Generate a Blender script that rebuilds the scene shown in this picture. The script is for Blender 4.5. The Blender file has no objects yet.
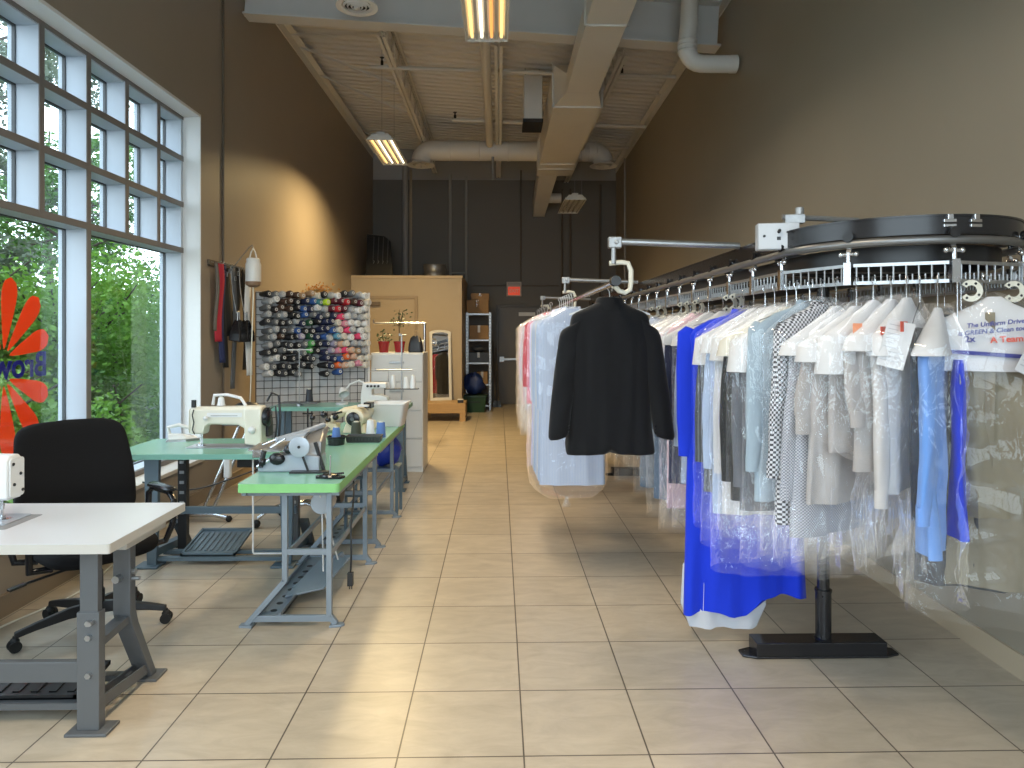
import bpy, bmesh, math, random
from mathutils import Vector, Matrix, noise
R = math.radians
PI = math.pi
rnd = random.Random(7)
COL = bpy.context.scene.collection
SC = bpy.context.scene

# ------------------------------------------------------------------ materials
def mat(name, color, rough=0.5, metal=0.0, var=0.0, vscale=8.0, bump=0.0, bscale=40.0,
        coat=0.0, spec=0.5, sheen=0.0, stretch=None):
    m = bpy.data.materials.new(name); m.use_nodes = True
    nt = m.node_tree; N = nt.nodes; L = nt.links
    b = N['Principled BSDF']
    c = (color[0], color[1], color[2], 1)
    b.inputs['Base Color'].default_value = c
    b.inputs['Roughness'].default_value = rough
    b.inputs['Metallic'].default_value = metal
    b.inputs['Specular IOR Level'].default_value = spec
    b.inputs['Coat Weight'].default_value = coat
    b.inputs['Coat Roughness'].default_value = 0.1
    b.inputs['Sheen Weight'].default_value = sheen
    tc = None
    if var > 0 or bump > 0:
        tc = N.new('ShaderNodeTexCoord')
        src = tc.outputs['Object']
        if stretch:
            mp = N.new('ShaderNodeMapping'); mp.inputs['Scale'].default_value = stretch
            L.new(src, mp.inputs[0]); src = mp.outputs[0]
    if var > 0:
        n = N.new('ShaderNodeTexNoise'); n.inputs['Scale'].default_value = vscale
        n.inputs['Detail'].default_value = 5
        L.new(src, n.inputs['Vector'])
        mx = N.new('ShaderNodeMix'); mx.data_type = 'RGBA'
        mx.inputs['A'].default_value = tuple(max(0, x * (1 - var)) for x in color[:3]) + (1,)
        mx.inputs['B'].default_value = tuple(min(1, x * (1 + var)) for x in color[:3]) + (1,)
        L.new(n.outputs['Fac'], mx.inputs['Factor'])
        L.new(mx.outputs['Result'], b.inputs['Base Color'])
    if bump > 0:
        n2 = N.new('ShaderNodeTexNoise'); n2.inputs['Scale'].default_value = bscale
        n2.inputs['Detail'].default_value = 4
        L.new(src, n2.inputs['Vector'])
        bp = N.new('ShaderNodeBump'); bp.inputs['Strength'].default_value = bump
        bp.inputs['Distance'].default_value = 0.01
        L.new(n2.outputs['Fac'], bp.inputs['Height'])
        L.new(bp.outputs['Normal'], b.inputs['Normal'])
    return m

def emat(name, color, strength):
    m = bpy.data.materials.new(name); m.use_nodes = True
    b = m.node_tree.nodes['Principled BSDF']
    b.inputs['Base Color'].default_value = (*color, 1)
    b.inputs['Emission Color'].default_value = (*color, 1)
    b.inputs['Emission Strength'].default_value = strength
    return m

def film(name, clear=0.8, milk=(0.93, 0.94, 0.97), gloss=0.5, bump=0.6, bscale=14.0):
    """thin clear polythene: mostly see-through, a little milky, with crinkled shine"""
    m = bpy.data.materials.new(name); m.use_nodes = True
    nt = m.node_tree; N = nt.nodes; L = nt.links
    N.remove(N['Principled BSDF'])
    out = N['Material Output']
    tc = N.new('ShaderNodeTexCoord')
    mp = N.new('ShaderNodeMapping'); mp.inputs['Scale'].default_value = (1.6, 1.6, 0.8)
    L.new(tc.outputs['Object'], mp.inputs[0])
    v = N.new('ShaderNodeTexNoise'); v.inputs['Scale'].default_value = bscale
    v.inputs['Detail'].default_value = 2; v.inputs['Distortion'].default_value = 0.8
    L.new(mp.outputs[0], v.inputs['Vector'])
    sb = N.new('ShaderNodeMath'); sb.operation = 'SUBTRACT'; sb.inputs[1].default_value = 0.5; L.new(v.outputs['Fac'], sb.inputs[0])
    ab = N.new('ShaderNodeMath'); ab.operation = 'ABSOLUTE'; L.new(sb.outputs[0], ab.inputs[0])
    bp = N.new('ShaderNodeBump'); bp.inputs['Strength'].default_value = bump
    bp.inputs['Distance'].default_value = 0.04
    lo = N.new('ShaderNodeTexNoise'); lo.inputs['Scale'].default_value = bscale * 0.3; L.new(mp.outputs[0], lo.inputs['Vector'])
    rm = N.new('ShaderNodeMapRange'); rm.inputs[1].default_value = 0.48; rm.inputs[2].default_value = 0.66; L.new(lo.outputs['Fac'], rm.inputs[0])
    ml = N.new('ShaderNodeMath'); ml.operation = 'MULTIPLY'; L.new(ab.outputs[0], ml.inputs[0]); L.new(rm.outputs[0], ml.inputs[1])
    L.new(ml.outputs[0], bp.inputs['Height'])
    tr = N.new('ShaderNodeBsdfTransparent'); tr.inputs[0].default_value = (0.985, 0.988, 0.992, 1)
    df = N.new('ShaderNodeBsdfDiffuse'); df.inputs[0].default_value = (*milk, 1)
    tl = N.new('ShaderNodeBsdfTranslucent'); tl.inputs[0].default_value = (*milk, 1)
    m0 = N.new('ShaderNodeMixShader'); m0.inputs[0].default_value = 0.5
    L.new(df.outputs[0], m0.inputs[1]); L.new(tl.outputs[0], m0.inputs[2])
    m1 = N.new('ShaderNodeMixShader'); m1.inputs[0].default_value = 1 - clear
    L.new(tr.outputs[0], m1.inputs[1]); L.new(m0.outputs[0], m1.inputs[2])
    gl = N.new('ShaderNodeBsdfGlossy'); gl.inputs['Roughness'].default_value = 0.06
    L.new(bp.outputs[0], gl.inputs['Normal'])
    fr = N.new('ShaderNodeLayerWeight'); fr.inputs['Blend'].default_value = 0.25
    L.new(bp.outputs[0], fr.inputs['Normal'])
    mu = N.new('ShaderNodeMath'); mu.operation = 'MULTIPLY_ADD'; mu.inputs[1].default_value = 0.30 * gloss; mu.inputs[2].default_value = 0.028 * gloss; mu.use_clamp = True
    L.new(fr.outputs['Fresnel'], mu.inputs[0]); L.new(mu.outputs[0], gl.inputs[0])
    m2 = N.new('ShaderNodeAddShader')
    L.new(m1.outputs[0], m2.inputs[0]); L.new(gl.outputs[0], m2.inputs[1])
    L.new(m2.outputs[0], out.inputs[0])
    return m

def glass_mat(name):
    m = bpy.data.materials.new(name); m.use_nodes = True
    nt = m.node_tree; N = nt.nodes; L = nt.links
    N.remove(N['Principled BSDF'])
    tr = N.new('ShaderNodeBsdfTransparent'); tr.inputs[0].default_value = (0.95, 0.97, 0.96, 1)
    gl = N.new('ShaderNodeBsdfGlossy'); gl.inputs['Roughness'].default_value = 0.02
    fr = N.new('ShaderNodeFresnel'); fr.inputs[0].default_value = 1.4
    mu = N.new('ShaderNodeMath'); mu.operation = 'MULTIPLY'; mu.inputs[1].default_value = 0.15
    L.new(fr.outputs[0], mu.inputs[0])
    mx = N.new('ShaderNodeMixShader')
    L.new(mu.outputs[0], mx.inputs[0]); L.new(tr.outputs[0], mx.inputs[1]); L.new(gl.outputs[0], mx.inputs[2])
    L.new(mx.outputs[0], N['Material Output'].inputs[0])
    return m

def check_mat(name, c1, c2, scale, rough=0.8):
    m = mat(name, c1, rough)
    nt = m.node_tree; N = nt.nodes; L = nt.links
    tc = N.new('ShaderNodeTexCoord')
    ck = N.new('ShaderNodeTexChecker'); ck.inputs['Scale'].default_value = scale
    ck.inputs['Color1'].default_value = (*c1, 1); ck.inputs['Color2'].default_value = (*c2, 1)
    # x and z of the cloth only, so that the pattern runs along the sheet
    mp = N.new('ShaderNodeMapping'); mp.inputs['Scale'].default_value = (1, 1, 1)
    L.new(tc.outputs['UV'], mp.inputs[0])
    L.new(mp.outputs[0], ck.inputs[0])
    L.new(ck.outputs[0], N['Principled BSDF'].inputs['Base Color'])
    return m

def stripe_mat(name, c1, c2, scale, rough=0.8):
    m = mat(name, c1, rough)
    nt = m.node_tree; N = nt.nodes; L = nt.links
    tc = N.new('ShaderNodeTexCoord')
    w = N.new('ShaderNodeTexWave'); w.inputs['Scale'].default_value = scale
    L.new(tc.outputs['UV'], w.inputs['Vector'])
    mx = N.new('ShaderNodeMix'); mx.data_type = 'RGBA'
    mx.inputs['A'].default_value = (*c1, 1); mx.inputs['B'].default_value = (*c2, 1)
    L.new(w.outputs['Fac'], mx.inputs['Factor'])
    L.new(mx.outputs['Result'], N['Principled BSDF'].inputs['Base Color'])
    return m

# ------------------------------------------------------------------ mesh builder
def frame_of(d):
    d = d.normalized()
    up = Vector((0, 0, 1)) if abs(d.z) < 0.95 else Vector((1, 0, 0))
    a = d.cross(up).normalized(); b = a.cross(d).normalized()
    return a, b

class MB:
    def __init__(s):
        s.v = []; s.f = []; s.m = []; s.uv = {}; s.cur = 0
    def mi(s, i): s.cur = i; return s
    def add(s, vs, fs):
        o = len(s.v); s.v += [tuple(x) for x in vs]
        for f in fs:
            s.f.append(tuple(o + i for i in f)); s.m.append(s.cur)
        return o
    def box(s, c, d, rz=0, rx=0, ry=0):
        hx, hy, hz = d[0] / 2, d[1] / 2, d[2] / 2
        M = Matrix.Translation(Vector(c)) @ Matrix.Rotation(rz, 4, 'Z') @ Matrix.Rotation(ry, 4, 'Y') @ Matrix.Rotation(rx, 4, 'X')
        vs = [M @ Vector((x, y, z)) for x in (-hx, hx) for y in (-hy, hy) for z in (-hz, hz)]
        s.add(vs, [(0, 1, 3, 2), (4, 6, 7, 5), (0, 4, 5, 1), (2, 3, 7, 6), (0, 2, 6, 4), (1, 5, 7, 3)])
        return s
    def b2(s, lo, hi):
        return s.box([(a + b) / 2 for a, b in zip(lo, hi)], [abs(b - a) for a, b in zip(lo, hi)])
    def bar(s, p0, p1, w, h, up=None):
        """rectangular bar between two points, w sideways, h along 'up'"""
        p0 = Vector(p0); p1 = Vector(p1); d = (p1 - p0).normalized()
        if up is None: up = Vector((0, 0, 1)) if abs(d.z) < 0.9 else Vector((0, 1, 0))
        else: up = Vector(up)
        a = d.cross(up).normalized(); b = a.cross(d).normalized()
        vs = []
        for p in (p0, p1):
            for x, y in ((-1, -1), (1, -1), (1, 1), (-1, 1)):
                vs.append(p + a * x * w / 2 + b * y * h / 2)
        s.add(vs, [(3, 2, 1, 0), (4, 5, 6, 7), (0, 1, 5, 4), (1, 2, 6, 5), (2, 3, 7, 6), (3, 0, 4, 7)])
        return s
    def loft(s, rings, cap0=True, cap1=True, closed=True, uvs=None):
        n = len(rings[0]); o = len(s.v)
        for r in rings: s.v += [tuple(p) for p in r]
        k = n if closed else n - 1
        for i in range(len(rings) - 1):
            for j in range(k):
                a = o + i * n + j; b = o + i * n + (j + 1) % n
                s.f.append((a, b, b + n, a + n)); s.m.append(s.cur)
        if closed and cap0: s.f.append(tuple(o + j for j in reversed(range(n)))); s.m.append(s.cur)
        if closed and cap1: s.f.append(tuple(o + (len(rings) - 1) * n + j for j in range(n))); s.m.append(s.cur)
        return s
    def cyl(s, p0, p1, r0, r1=None, n=12, caps=True):
        r1 = r0 if r1 is None else r1
        p0 = Vector(p0); p1 = Vector(p1); a, b = frame_of(p1 - p0)
        rings = [[p + (a * math.cos(2 * PI * j / n) + b * math.sin(2 * PI * j / n)) * r for j in range(n)] for p, r in ((p0, r0), (p1, r1))]
        # orientation
        return s.loft([list(reversed(q)) for q in rings], caps, caps)
    def tube(s, pts, r, n=8, caps=True, ell=None):
        pts = [Vector(p) for p in pts]; rings = []
        rr = r if isinstance(r, (list, tuple)) else [r] * len(pts)
        pa = None
        for i, p in enumerate(pts):
            d = (pts[min(i + 1, len(pts) - 1)] - pts[max(i - 1, 0)]).normalized()
            if pa is None: a, b = frame_of(d)
            else:
                a = (pa - d * pa.dot(d)).normalized(); b = a.cross(d).normalized()
            pa = a
            rings.append([p + (a * math.cos(-2 * PI * j / n) + b * math.sin(-2 * PI * j / n)) * rr[i] for j in range(n)])
        return s.loft(rings, caps, caps)
    def lathe(s, prof, c=(0, 0, 0), n=20, axis=(0, 0, 1), cap0=True, cap1=True):
        """prof: (radius, height along axis)"""
        c = Vector(c); ax = Vector(axis).normalized(); a, b = frame_of(ax)
        rings = []
        for r, h in prof:
            rings.append([c + ax * h + (a * math.cos(-2 * PI * j / n) + b * math.sin(-2 * PI * j / n)) * max(r, 1e-4) for j in range(n)])
        return s.loft(rings, cap0, cap1)
    def prism(s, poly, p, u, v, t):
        """flat outline poly [(a,b)] at p + a*u + b*v, thickened by vector t"""
        p = Vector(p); u = Vector(u); v = Vector(v); t = Vector(t)
        lo = [p + u * a + v * b for a, b in poly]; hi = [q + t for q in lo]
        n = len(poly); o = len(s.v)
        s.v += [tuple(q) for q in lo + hi]
        fl = [tuple(o + j for j in reversed(range(n))), tuple(o + n + j for j in range(n))]
        for j in range(n): fl.append((o + j, o + (j + 1) % n, o + n + (j + 1) % n, o + n + j))
        for f in fl: s.f.append(f); s.m.append(s.cur)
        return s
    def ball(s, c, r, n=12, sc=(1, 1, 1)):
        c = Vector(c); rings = []
        m = max(5, n // 2)
        for i in range(m + 1):
            th = PI * i / m
            rings.append([c + Vector((math.sin(th) * math.cos(2 * PI * j / n) * r * sc[0] + 1e-5 * math.cos(2 * PI * j / n),
                                      math.sin(th) * math.sin(2 * PI * j / n) * r * sc[1] + 1e-5 * math.sin(2 * PI * j / n),
                                      -math.cos(th) * r * sc[2])) for j in range(n)])
        return s.loft(rings)
    def sheet(s, fn, nu, nv, uv=False):
        o = len(s.v)
        for i in range(nu + 1):
            for j in range(nv + 1):
                s.v.append(tuple(fn(i / nu, j / nv)))
        for i in range(nu):
            for j in range(nv):
                a = o + i * (nv + 1) + j
                s.f.append((a, a + nv + 1, a + nv + 2, a + 1)); s.m.append(s.cur)
        return s
    def mesh(s, name, mats, smooth=False, angle=40):
        me = bpy.data.meshes.new(name)
        me.from_pydata(s.v, [], s.f)
        for mm in (mats if isinstance(mats, (list, tuple)) else [mats]): me.materials.append(mm)
        if any(s.m): me.polygons.foreach_set('material_index', s.m)
        me.update()
        bm = bmesh.new(); bm.from_mesh(me)
        bmesh.ops.recalc_face_normals(bm, faces=bm.faces)
        bm.to_mesh(me); bm.free()
        if smooth:
            me.polygons.foreach_set('use_smooth', [True] * len(me.polygons))
            if angle < 180:
                me.set_sharp_from_angle(angle=R(angle))
        return me
    def build(s, name, mats, parent=None, smooth=False, angle=40, bevel=0, loc=None, sub=0):
        o = bpy.data.objects.new(name, s.mesh(name, mats, smooth, angle))
        COL.objects.link(o)
        if parent: o.parent = parent
        if loc: o.location = loc
        if bevel:
            md = o.modifiers.new('bevel', 'BEVEL'); md.width = bevel; md.segments = 2; md.limit_method = 'ANGLE'
        if sub:
            md = o.modifiers.new('sub', 'SUBSURF'); md.levels = sub; md.render_levels = sub
        return o

def planar_uv(o):
    """uv from the local x and z of each vertex (y where a face lies flat)"""
    me = o.data; uv = me.uv_layers.new(name='uv')
    for p in me.polygons:
        for li in p.loop_indices:
            co = me.vertices[me.loops[li].vertex_index].co
            if abs(p.normal.x) > 0.8: uv.data[li].uv = (co.y + 0.013, co.z)
            else: uv.data[li].uv = (co.x, co.z)

def tag(o, label, cat, group=None, kind=None):
    o['label'] = label; o['category'] = cat
    if group: o['group'] = group
    if kind: o['kind'] = kind
    return o
def struct(o, label=None, cat=None):
    o['kind'] = 'structure'
    if label: o['label'] = label
    if cat: o['category'] = cat
    return o
def thing(name, label, cat, loc=(0, 0, 0), rz=0, group=None):
    o = bpy.data.objects.new(name, None); COL.objects.link(o)
    o.empty_display_size = 0.1
    o.location = loc; o.rotation_euler = (0, 0, rz)
    return tag(o, label, cat, group)
def dup(root, loc=None, rz=None, label=None, parent=None):
    r = root.copy(); COL.objects.link(r)
    if parent: r.parent = parent
    if loc is not None: r.location = loc
    if rz is not None: r.rotation_euler[2] = rz
    if label: r['label'] = label
    for ch in list(root.children): dup(ch, parent=r)
    return r
def text_mesh(body, size, thick=0.0005, bold=False, shear=0):
    cu = bpy.data.curves.new('lettering', 'FONT'); cu.body = body; cu.size = size
    cu.extrude = thick; cu.align_x = 'CENTER'; cu.align_y = 'CENTER'; cu.shear = shear
    if bold: cu.offset = size * 0.025
    t = bpy.data.objects.new('tmp', cu); COL.objects.link(t)
    dg = bpy.context.evaluated_depsgraph_get()
    me = bpy.data.meshes.new_from_object(t.evaluated_get(dg))
    bpy.data.objects.remove(t); return me
def lettering(name, body, size, m, parent, loc, rot, bold=False, thick=0.0005, scale=(1, 1, 1), shear=0):
    me = text_mesh(body, size, thick, bold, shear); me.materials.clear(); me.materials.append(m)
    o = bpy.data.objects.new(name, me); COL.objects.link(o)
    o.parent = parent; o.location = loc; o.rotation_euler = rot; o.scale = scale
    return o

# ------------------------------------------------------------------ palette
M = {}
M['white_paint'] = mat('white_paint', (0.72, 0.72, 0.71), 0.4)
M['frame_paint'] = mat('window_frame_paint', (0.45, 0.50, 0.565), 0.45)
M['white_plastic'] = mat('white_plastic', (0.68, 0.68, 0.67), 0.35)
M['cream'] = mat('cream_enamel', (0.72, 0.69, 0.58), 0.3, var=0.04, coat=0.3)
M['cream_yellow'] = mat('yellowed_cream_enamel', (0.66, 0.58, 0.40), 0.3, coat=0.3)
M['black'] = mat('black_plastic', (0.012, 0.012, 0.013), 0.4)
M['black_rubber'] = mat('black_rubber', (0.01, 0.01, 0.01), 0.7)
M['black_gloss'] = mat('black_gloss_metal', (0.012, 0.012, 0.014), 0.25, var=0.3)
M['chair_fabric'] = mat('black_chair_fabric', (0.007, 0.007, 0.008), 0.9, bump=0.3, bscale=300, spec=0.2)
M['chrome'] = mat('chrome', (0.58, 0.59, 0.61), 0.2, 1.0)
M['steel'] = mat('galvanised_steel', (0.42, 0.43, 0.44), 0.38, 0.9, var=0.2, vscale=25)
M['dull_steel'] = mat('dull_steel', (0.36, 0.36, 0.36), 0.45, 0.8, var=0.3, vscale=30)
M['grey_metal'] = mat('grey_painted_metal', (0.115, 0.12, 0.125), 0.45, 0.2)
M['blue_grey'] = mat('blue_grey_painted_metal', (0.105, 0.15, 0.185), 0.4, 0.2, var=0.12, vscale=9)
M['pale_blue_grey'] = mat('pale_blue_grey_painted_metal', (0.22, 0.26, 0.30), 0.4, 0.2, var=0.12, vscale=9)
M['machine_grey'] = mat('machine_grey_enamel', (0.36, 0.40, 0.45), 0.3, 0.2, var=0.08, coat=0.3)
M['table_white'] = mat('white_laminate', (0.54, 0.55, 0.575), 0.3)
M['table_edge'] = mat('beige_table_edge', (0.50, 0.475, 0.43), 0.5)
M['green_top'] = mat('green_laminate', (0.22, 0.45, 0.36), 0.22, var=0.05, vscale=60)
M['green_edge'] = mat('bright_green_edge', (0.22, 0.52, 0.19), 0.45, var=0.08, vscale=20)
M['green_edge_dull'] = mat('dull_green_edge', (0.16, 0.36, 0.29), 0.5)
M['wire_black'] = mat('black_wire', (0.01, 0.01, 0.012), 0.4)
M['paper'] = mat('white_paper', (0.55, 0.545, 0.555), 0.7, var=0.05)
M['navy_print'] = mat('navy_print', (0.03, 0.035, 0.22), 0.6)
M['red_print'] = mat('red_print', (0.65, 0.08, 0.04), 0.6)
M['orange_print'] = mat('orange_print', (0.8, 0.28, 0.12), 0.6)
M['ivory'] = mat('ivory_plastic', (0.68, 0.66, 0.56), 0.4)
M['duct'] = mat('painted_duct', (0.64, 0.62, 0.58), 0.4, var=0.05, vscale=3)
M['pipe_paint'] = mat('painted_pipe', (0.60, 0.58, 0.54), 0.5)
M['beam_paint'] = mat('painted_beam', (0.55, 0.545, 0.53), 0.55, var=0.06, vscale=2)
M['joist_paint'] = mat('painted_joist', (0.66, 0.645, 0.61), 0.5)
M['deck_paint'] = mat('painted_deck', (0.70, 0.685, 0.65), 0.5)
M['film'] = film('clear_garment_film', 0.955, gloss=1.0)
M['film_milky'] = film('milky_garment_film', 0.87, gloss=1.0)
M['film_clear'] = film('extra_clear_garment_film', 0.98, gloss=0.9, bump=0.8)
M['glass'] = glass_mat('window_glass')
M['wood'] = mat('pale_wood', (0.42, 0.27, 0.13), 0.55, var=0.2, vscale=6, stretch=(1, 8, 8))
M['cardboard'] = mat('brown_cardboard', (0.36, 0.22, 0.11), 0.8, var=0.1)

def split_loose(names):
    """one object per loose piece: bars, bolts and rods that were laid out together become parts of their own"""
    for o in list(bpy.data.objects):
        st = o.name.split('.')[0]
        if o.type != 'MESH' or st not in names: continue
        me = o.data; n = len(me.vertices); par = list(range(n))
        def find(a):
            while par[a] != a: par[a] = par[par[a]]; a = par[a]
            return a
        for e in me.edges:
            a, b = find(e.vertices[0]), find(e.vertices[1])
            if a != b: par[a] = b
        isl = {}
        for p in me.polygons: isl.setdefault(find(p.vertices[0]), []).append(p.index)
        new = names[st]
        if len(isl) < 2: o.name = new; continue
        for k_, fl in isl.items():
            vm = {}; vs = []; fs = []; mi_ = []; sm = []
            for fi in fl:
                p = me.polygons[fi]; f_ = []
                for v in p.vertices:
                    if v not in vm: vm[v] = len(vs); vs.append(tuple(me.vertices[v].co))
                    f_.append(vm[v])
                fs.append(f_); mi_.append(p.material_index); sm.append(p.use_smooth)
            m2 = bpy.data.meshes.new(new); m2.from_pydata(vs, [], fs)
            for mm in me.materials: m2.materials.append(mm)
            m2.polygons.foreach_set('material_index', mi_); m2.polygons.foreach_set('use_smooth', sm); m2.update()
            q = bpy.data.objects.new(new, m2); COL.objects.link(q); q.parent = o.parent; q.location = o.location; q.rotation_euler = o.rotation_euler
            for md in o.modifiers:
                if md.type == 'BEVEL':
                    nm = q.modifiers.new('bevel', 'BEVEL'); nm.width = md.width; nm.segments = md.segments; nm.limit_method = md.limit_method
        bpy.data.objects.remove(o)

def lumpy(name, label, cat, loc, rad, m, seed, amp=0.25, sub=1, parent=None):
    g = MB(); rings = []
    for i in range(11):
        th = PI * i / 10
        ring = []
        for j in range(20):
            a = 2 * PI * j / 20
            d_ = Vector((math.sin(th) * math.cos(a), math.sin(th) * math.sin(a), -math.cos(th)))
            k_ = 1 + amp * noise.noise(d_ * 2.2 + Vector((seed, 0, 0))) + amp * 0.5 * noise.noise(d_ * 5 + Vector((0, seed, 0)))
            ring.append((d_.x * rad[0] * k_ + 1e-4 * math.cos(a), d_.y * rad[1] * k_ + 1e-4 * math.sin(a), max(0, rad[2] + d_.z * rad[2] * k_)))
        rings.append(ring)
    g.loft(rings); o = g.build(name, m, smooth=True, angle=80, parent=parent)
    o.location = loc
    if label: tag(o, label, cat)
    return o
# ------------------------------------------------------------------ room shell
XL = -2.68; YF = -1.6; YB = 14.75
def XR(y): return 2.34 + (y - 4) * 0.0170
def ZC(x): return 5.5 - 0.0676 * (x + 2.68)
TILE = 0.4575

# floor: square tiles, thin dark joints
def floor_mat():
    m = mat('floor_tile', (0.4, 0.3, 0.2), 0.3)
    nt = m.node_tree; N = nt.nodes; L = nt.links; b = N['Principled BSDF']
    tc = N.new('ShaderNodeTexCoord')
    mp = N.new('ShaderNodeMapping')
    mp.inputs['Location'].default_value = (-0.092 + TILE * 20, -2.5 + TILE * 20, 0)
    L.new(tc.outputs['Object'], mp.inputs[0])
    br = N.new('ShaderNodeTexBrick'); br.offset = 0; br.squash = 1
    br.inputs['Scale'].default_value = 1
    br.inputs['Brick Width'].default_value = TILE; br.inputs['Row Height'].default_value = TILE
    br.inputs['Mortar Size'].default_value = 0.0032; br.inputs['Mortar Smooth'].default_value = 0.1
    br.inputs['Color1'].default_value = (0.43, 0.362, 0.275, 1); br.inputs['Color2'].default_value = (0.48, 0.405, 0.31, 1)
    br.inputs['Mortar'].default_value = (0.10, 0.078, 0.058, 1)
    L.new(mp.outputs[0], br.inputs['Vector'])
    n = N.new('ShaderNodeTexNoise'); n.inputs['Scale'].default_value = 6; n.inputs['Detail'].default_value = 7
    n.inputs['Roughness'].default_value = 0.65; n.inputs['Distortion'].default_value = 0.6
    mp2 = N.new('ShaderNodeMapping'); mp2.inputs['Scale'].default_value = (0.7, 1.8, 1)
    L.new(tc.outputs['Object'], mp2.inputs[0]); L.new(mp2.outputs[0], n.inputs['Vector'])
    cr = N.new('ShaderNodeValToRGB')
    cr.color_ramp.elements[0].position = 0.3; cr.color_ramp.elements[0].color = (0.84, 0.83, 0.82, 1)
    cr.color_ramp.elements[1].position = 0.7; cr.color_ramp.elements[1].color = (1.1, 1.1, 1.09, 1)
    L.new(n.outputs['Fac'], cr.inputs[0])
    mx = N.new('ShaderNodeMix'); mx.data_type = 'RGBA'; mx.blend_type = 'MULTIPLY'; mx.inputs['Factor'].default_value = 1
    L.new(br.outputs['Color'], mx.inputs['A']); L.new(cr.outputs[0], mx.inputs['B'])
    L.new(mx.outputs['Result'], b.inputs['Base Color'])
    b.inputs['Roughness'].default_value = 0.32
    bp = N.new('ShaderNodeBump'); bp.inputs['Strength'].default_value = 0.25; bp.inputs['Distance'].default_value = 0.004; bp.invert = True
    L.new(br.outputs['Fac'], bp.inputs['Height']); L.new(bp.outputs[0], b.inputs['Normal'])
    return m
f = MB(); f.b2((XL - 0.35, YF - 0.2, -0.12), (2.75, YB + 0.2, 0)); struct(f.build('floor', floor_mat()))

WALLC = (0.28, 0.232, 0.18)
M['wall_left'] = mat('taupe_wall_paint', WALLC, 0.42, var=0.05, vscale=2, bump=0.05, bscale=120)
M['wall_right'] = mat('warm_grey_wall_paint', (0.265, 0.232, 0.18), 0.45, var=0.05, vscale=2, bump=0.05, bscale=120)
M['wall_back'] = mat('dark_grey_wall_paint', (0.14, 0.125, 0.106), 0.55, var=0.05, vscale=2, bump=0.06, bscale=90)
M['wall_back_upper'] = mat('light_grey_band_paint', (0.34, 0.33, 0.315), 0.55)
WY0, WY1, WZ0, WZ1 = 0.87, 6.25, 0.40, 3.48
f = MB()
f.b2((XL - 0.34, YF - 0.2, 0), (XL, YB + 0.2, WZ0)); f.b2((XL - 0.34, YF - 0.2, WZ1), (XL, YB + 0.2, 5.75))
f.b2((XL - 0.34, YF - 0.2, WZ0), (XL, WY0, WZ1)); f.b2((XL - 0.34, WY1, WZ0), (XL, YB + 0.2, WZ1))
struct(f.build('wall_left', M['wall_left']))
f = MB()
a0, a1 = XR(YF - 0.2), XR(YB + 0.2)
f.prism([(a0, YF - 0.2), (a0 + 0.25, YF - 0.2), (a1 + 0.25, YB + 0.2), (a1, YB + 0.2)], (0, 0, 0), (1, 0, 0), (0, 1, 0), (0, 0, 5.6))
struct(f.build('wall_right', M['wall_right']))
f = MB(); f.b2((XL, YB, 0), (XR(YB) + 0.02, YB + 0.2, 4.79)); f.mi(1).b2((XL, YB + 0.02, 4.79), (XR(YB) + 0.02, YB + 0.2, 5.6))
struct(f.build('wall_back', [M['wall_back'], M['wall_back_upper']]))
f = MB()
fx0, fx1 = -2.45, 2.0
f.b2((XL, YF - 0.2, 0), (fx0, YF, 5.6)); f.b2((fx1, YF - 0.2, 0), (2.19, YF, 5.6))
f.b2((fx0, YF - 0.2, 0), (fx1, YF, 0.1)); f.b2((fx0, YF - 0.2, 4.3), (fx1, YF, 5.6))
struct(f.build('wall_front', M['wall_right']))
w = bpy.data.objects.new('window_2', None); COL.objects.link(w); struct(w)
w.location = ((fx0 + fx1) / 2, YF - 0.1, 0.1)
f = MB()
for i in range(5):
    x = fx0 + (fx1 - fx0) * i / 4
    f.b2((x - 0.03 - w.location.x, -0.05, 0), (x + 0.03 - w.location.x, 0.05, 4.2))
for z in (0.03, 2.2, 4.17): f.b2((fx0 - w.location.x, -0.05, z - 0.03), (fx1 - w.location.x, 0.05, z + 0.03))
f.build('window_frame', M['frame_paint'], w)
f = MB(); f.b2((fx0 - w.location.x, -0.004, 0.03), (fx1 - w.location.x, 0.004, 4.17)); f.build('pane', M['glass'], w)

# corrugated deck ceiling, falling gently to the right
f = MB(); per = 0.17; xs = (XL - 0.1, 2.75)
prof = []
y = YF - 0.2
while y < YB + 0.2:
    prof += [(y, 0), (y + 0.075, 0), (y + 0.095, 0.045), (y + 0.15, 0.045)]
    y += per
ra = []
for x in xs:
    ra.append([(x, py, ZC(x) + pz) for py, pz in prof])
top = []
for x in (xs[1], xs[0]): top.append([(x, py, ZC(x) + 0.12) for py, pz in prof])
f.loft([ra[0], ra[1], top[0], top[1]], closed=False)
struct(f.build('ceiling', M['deck_paint']))

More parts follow.
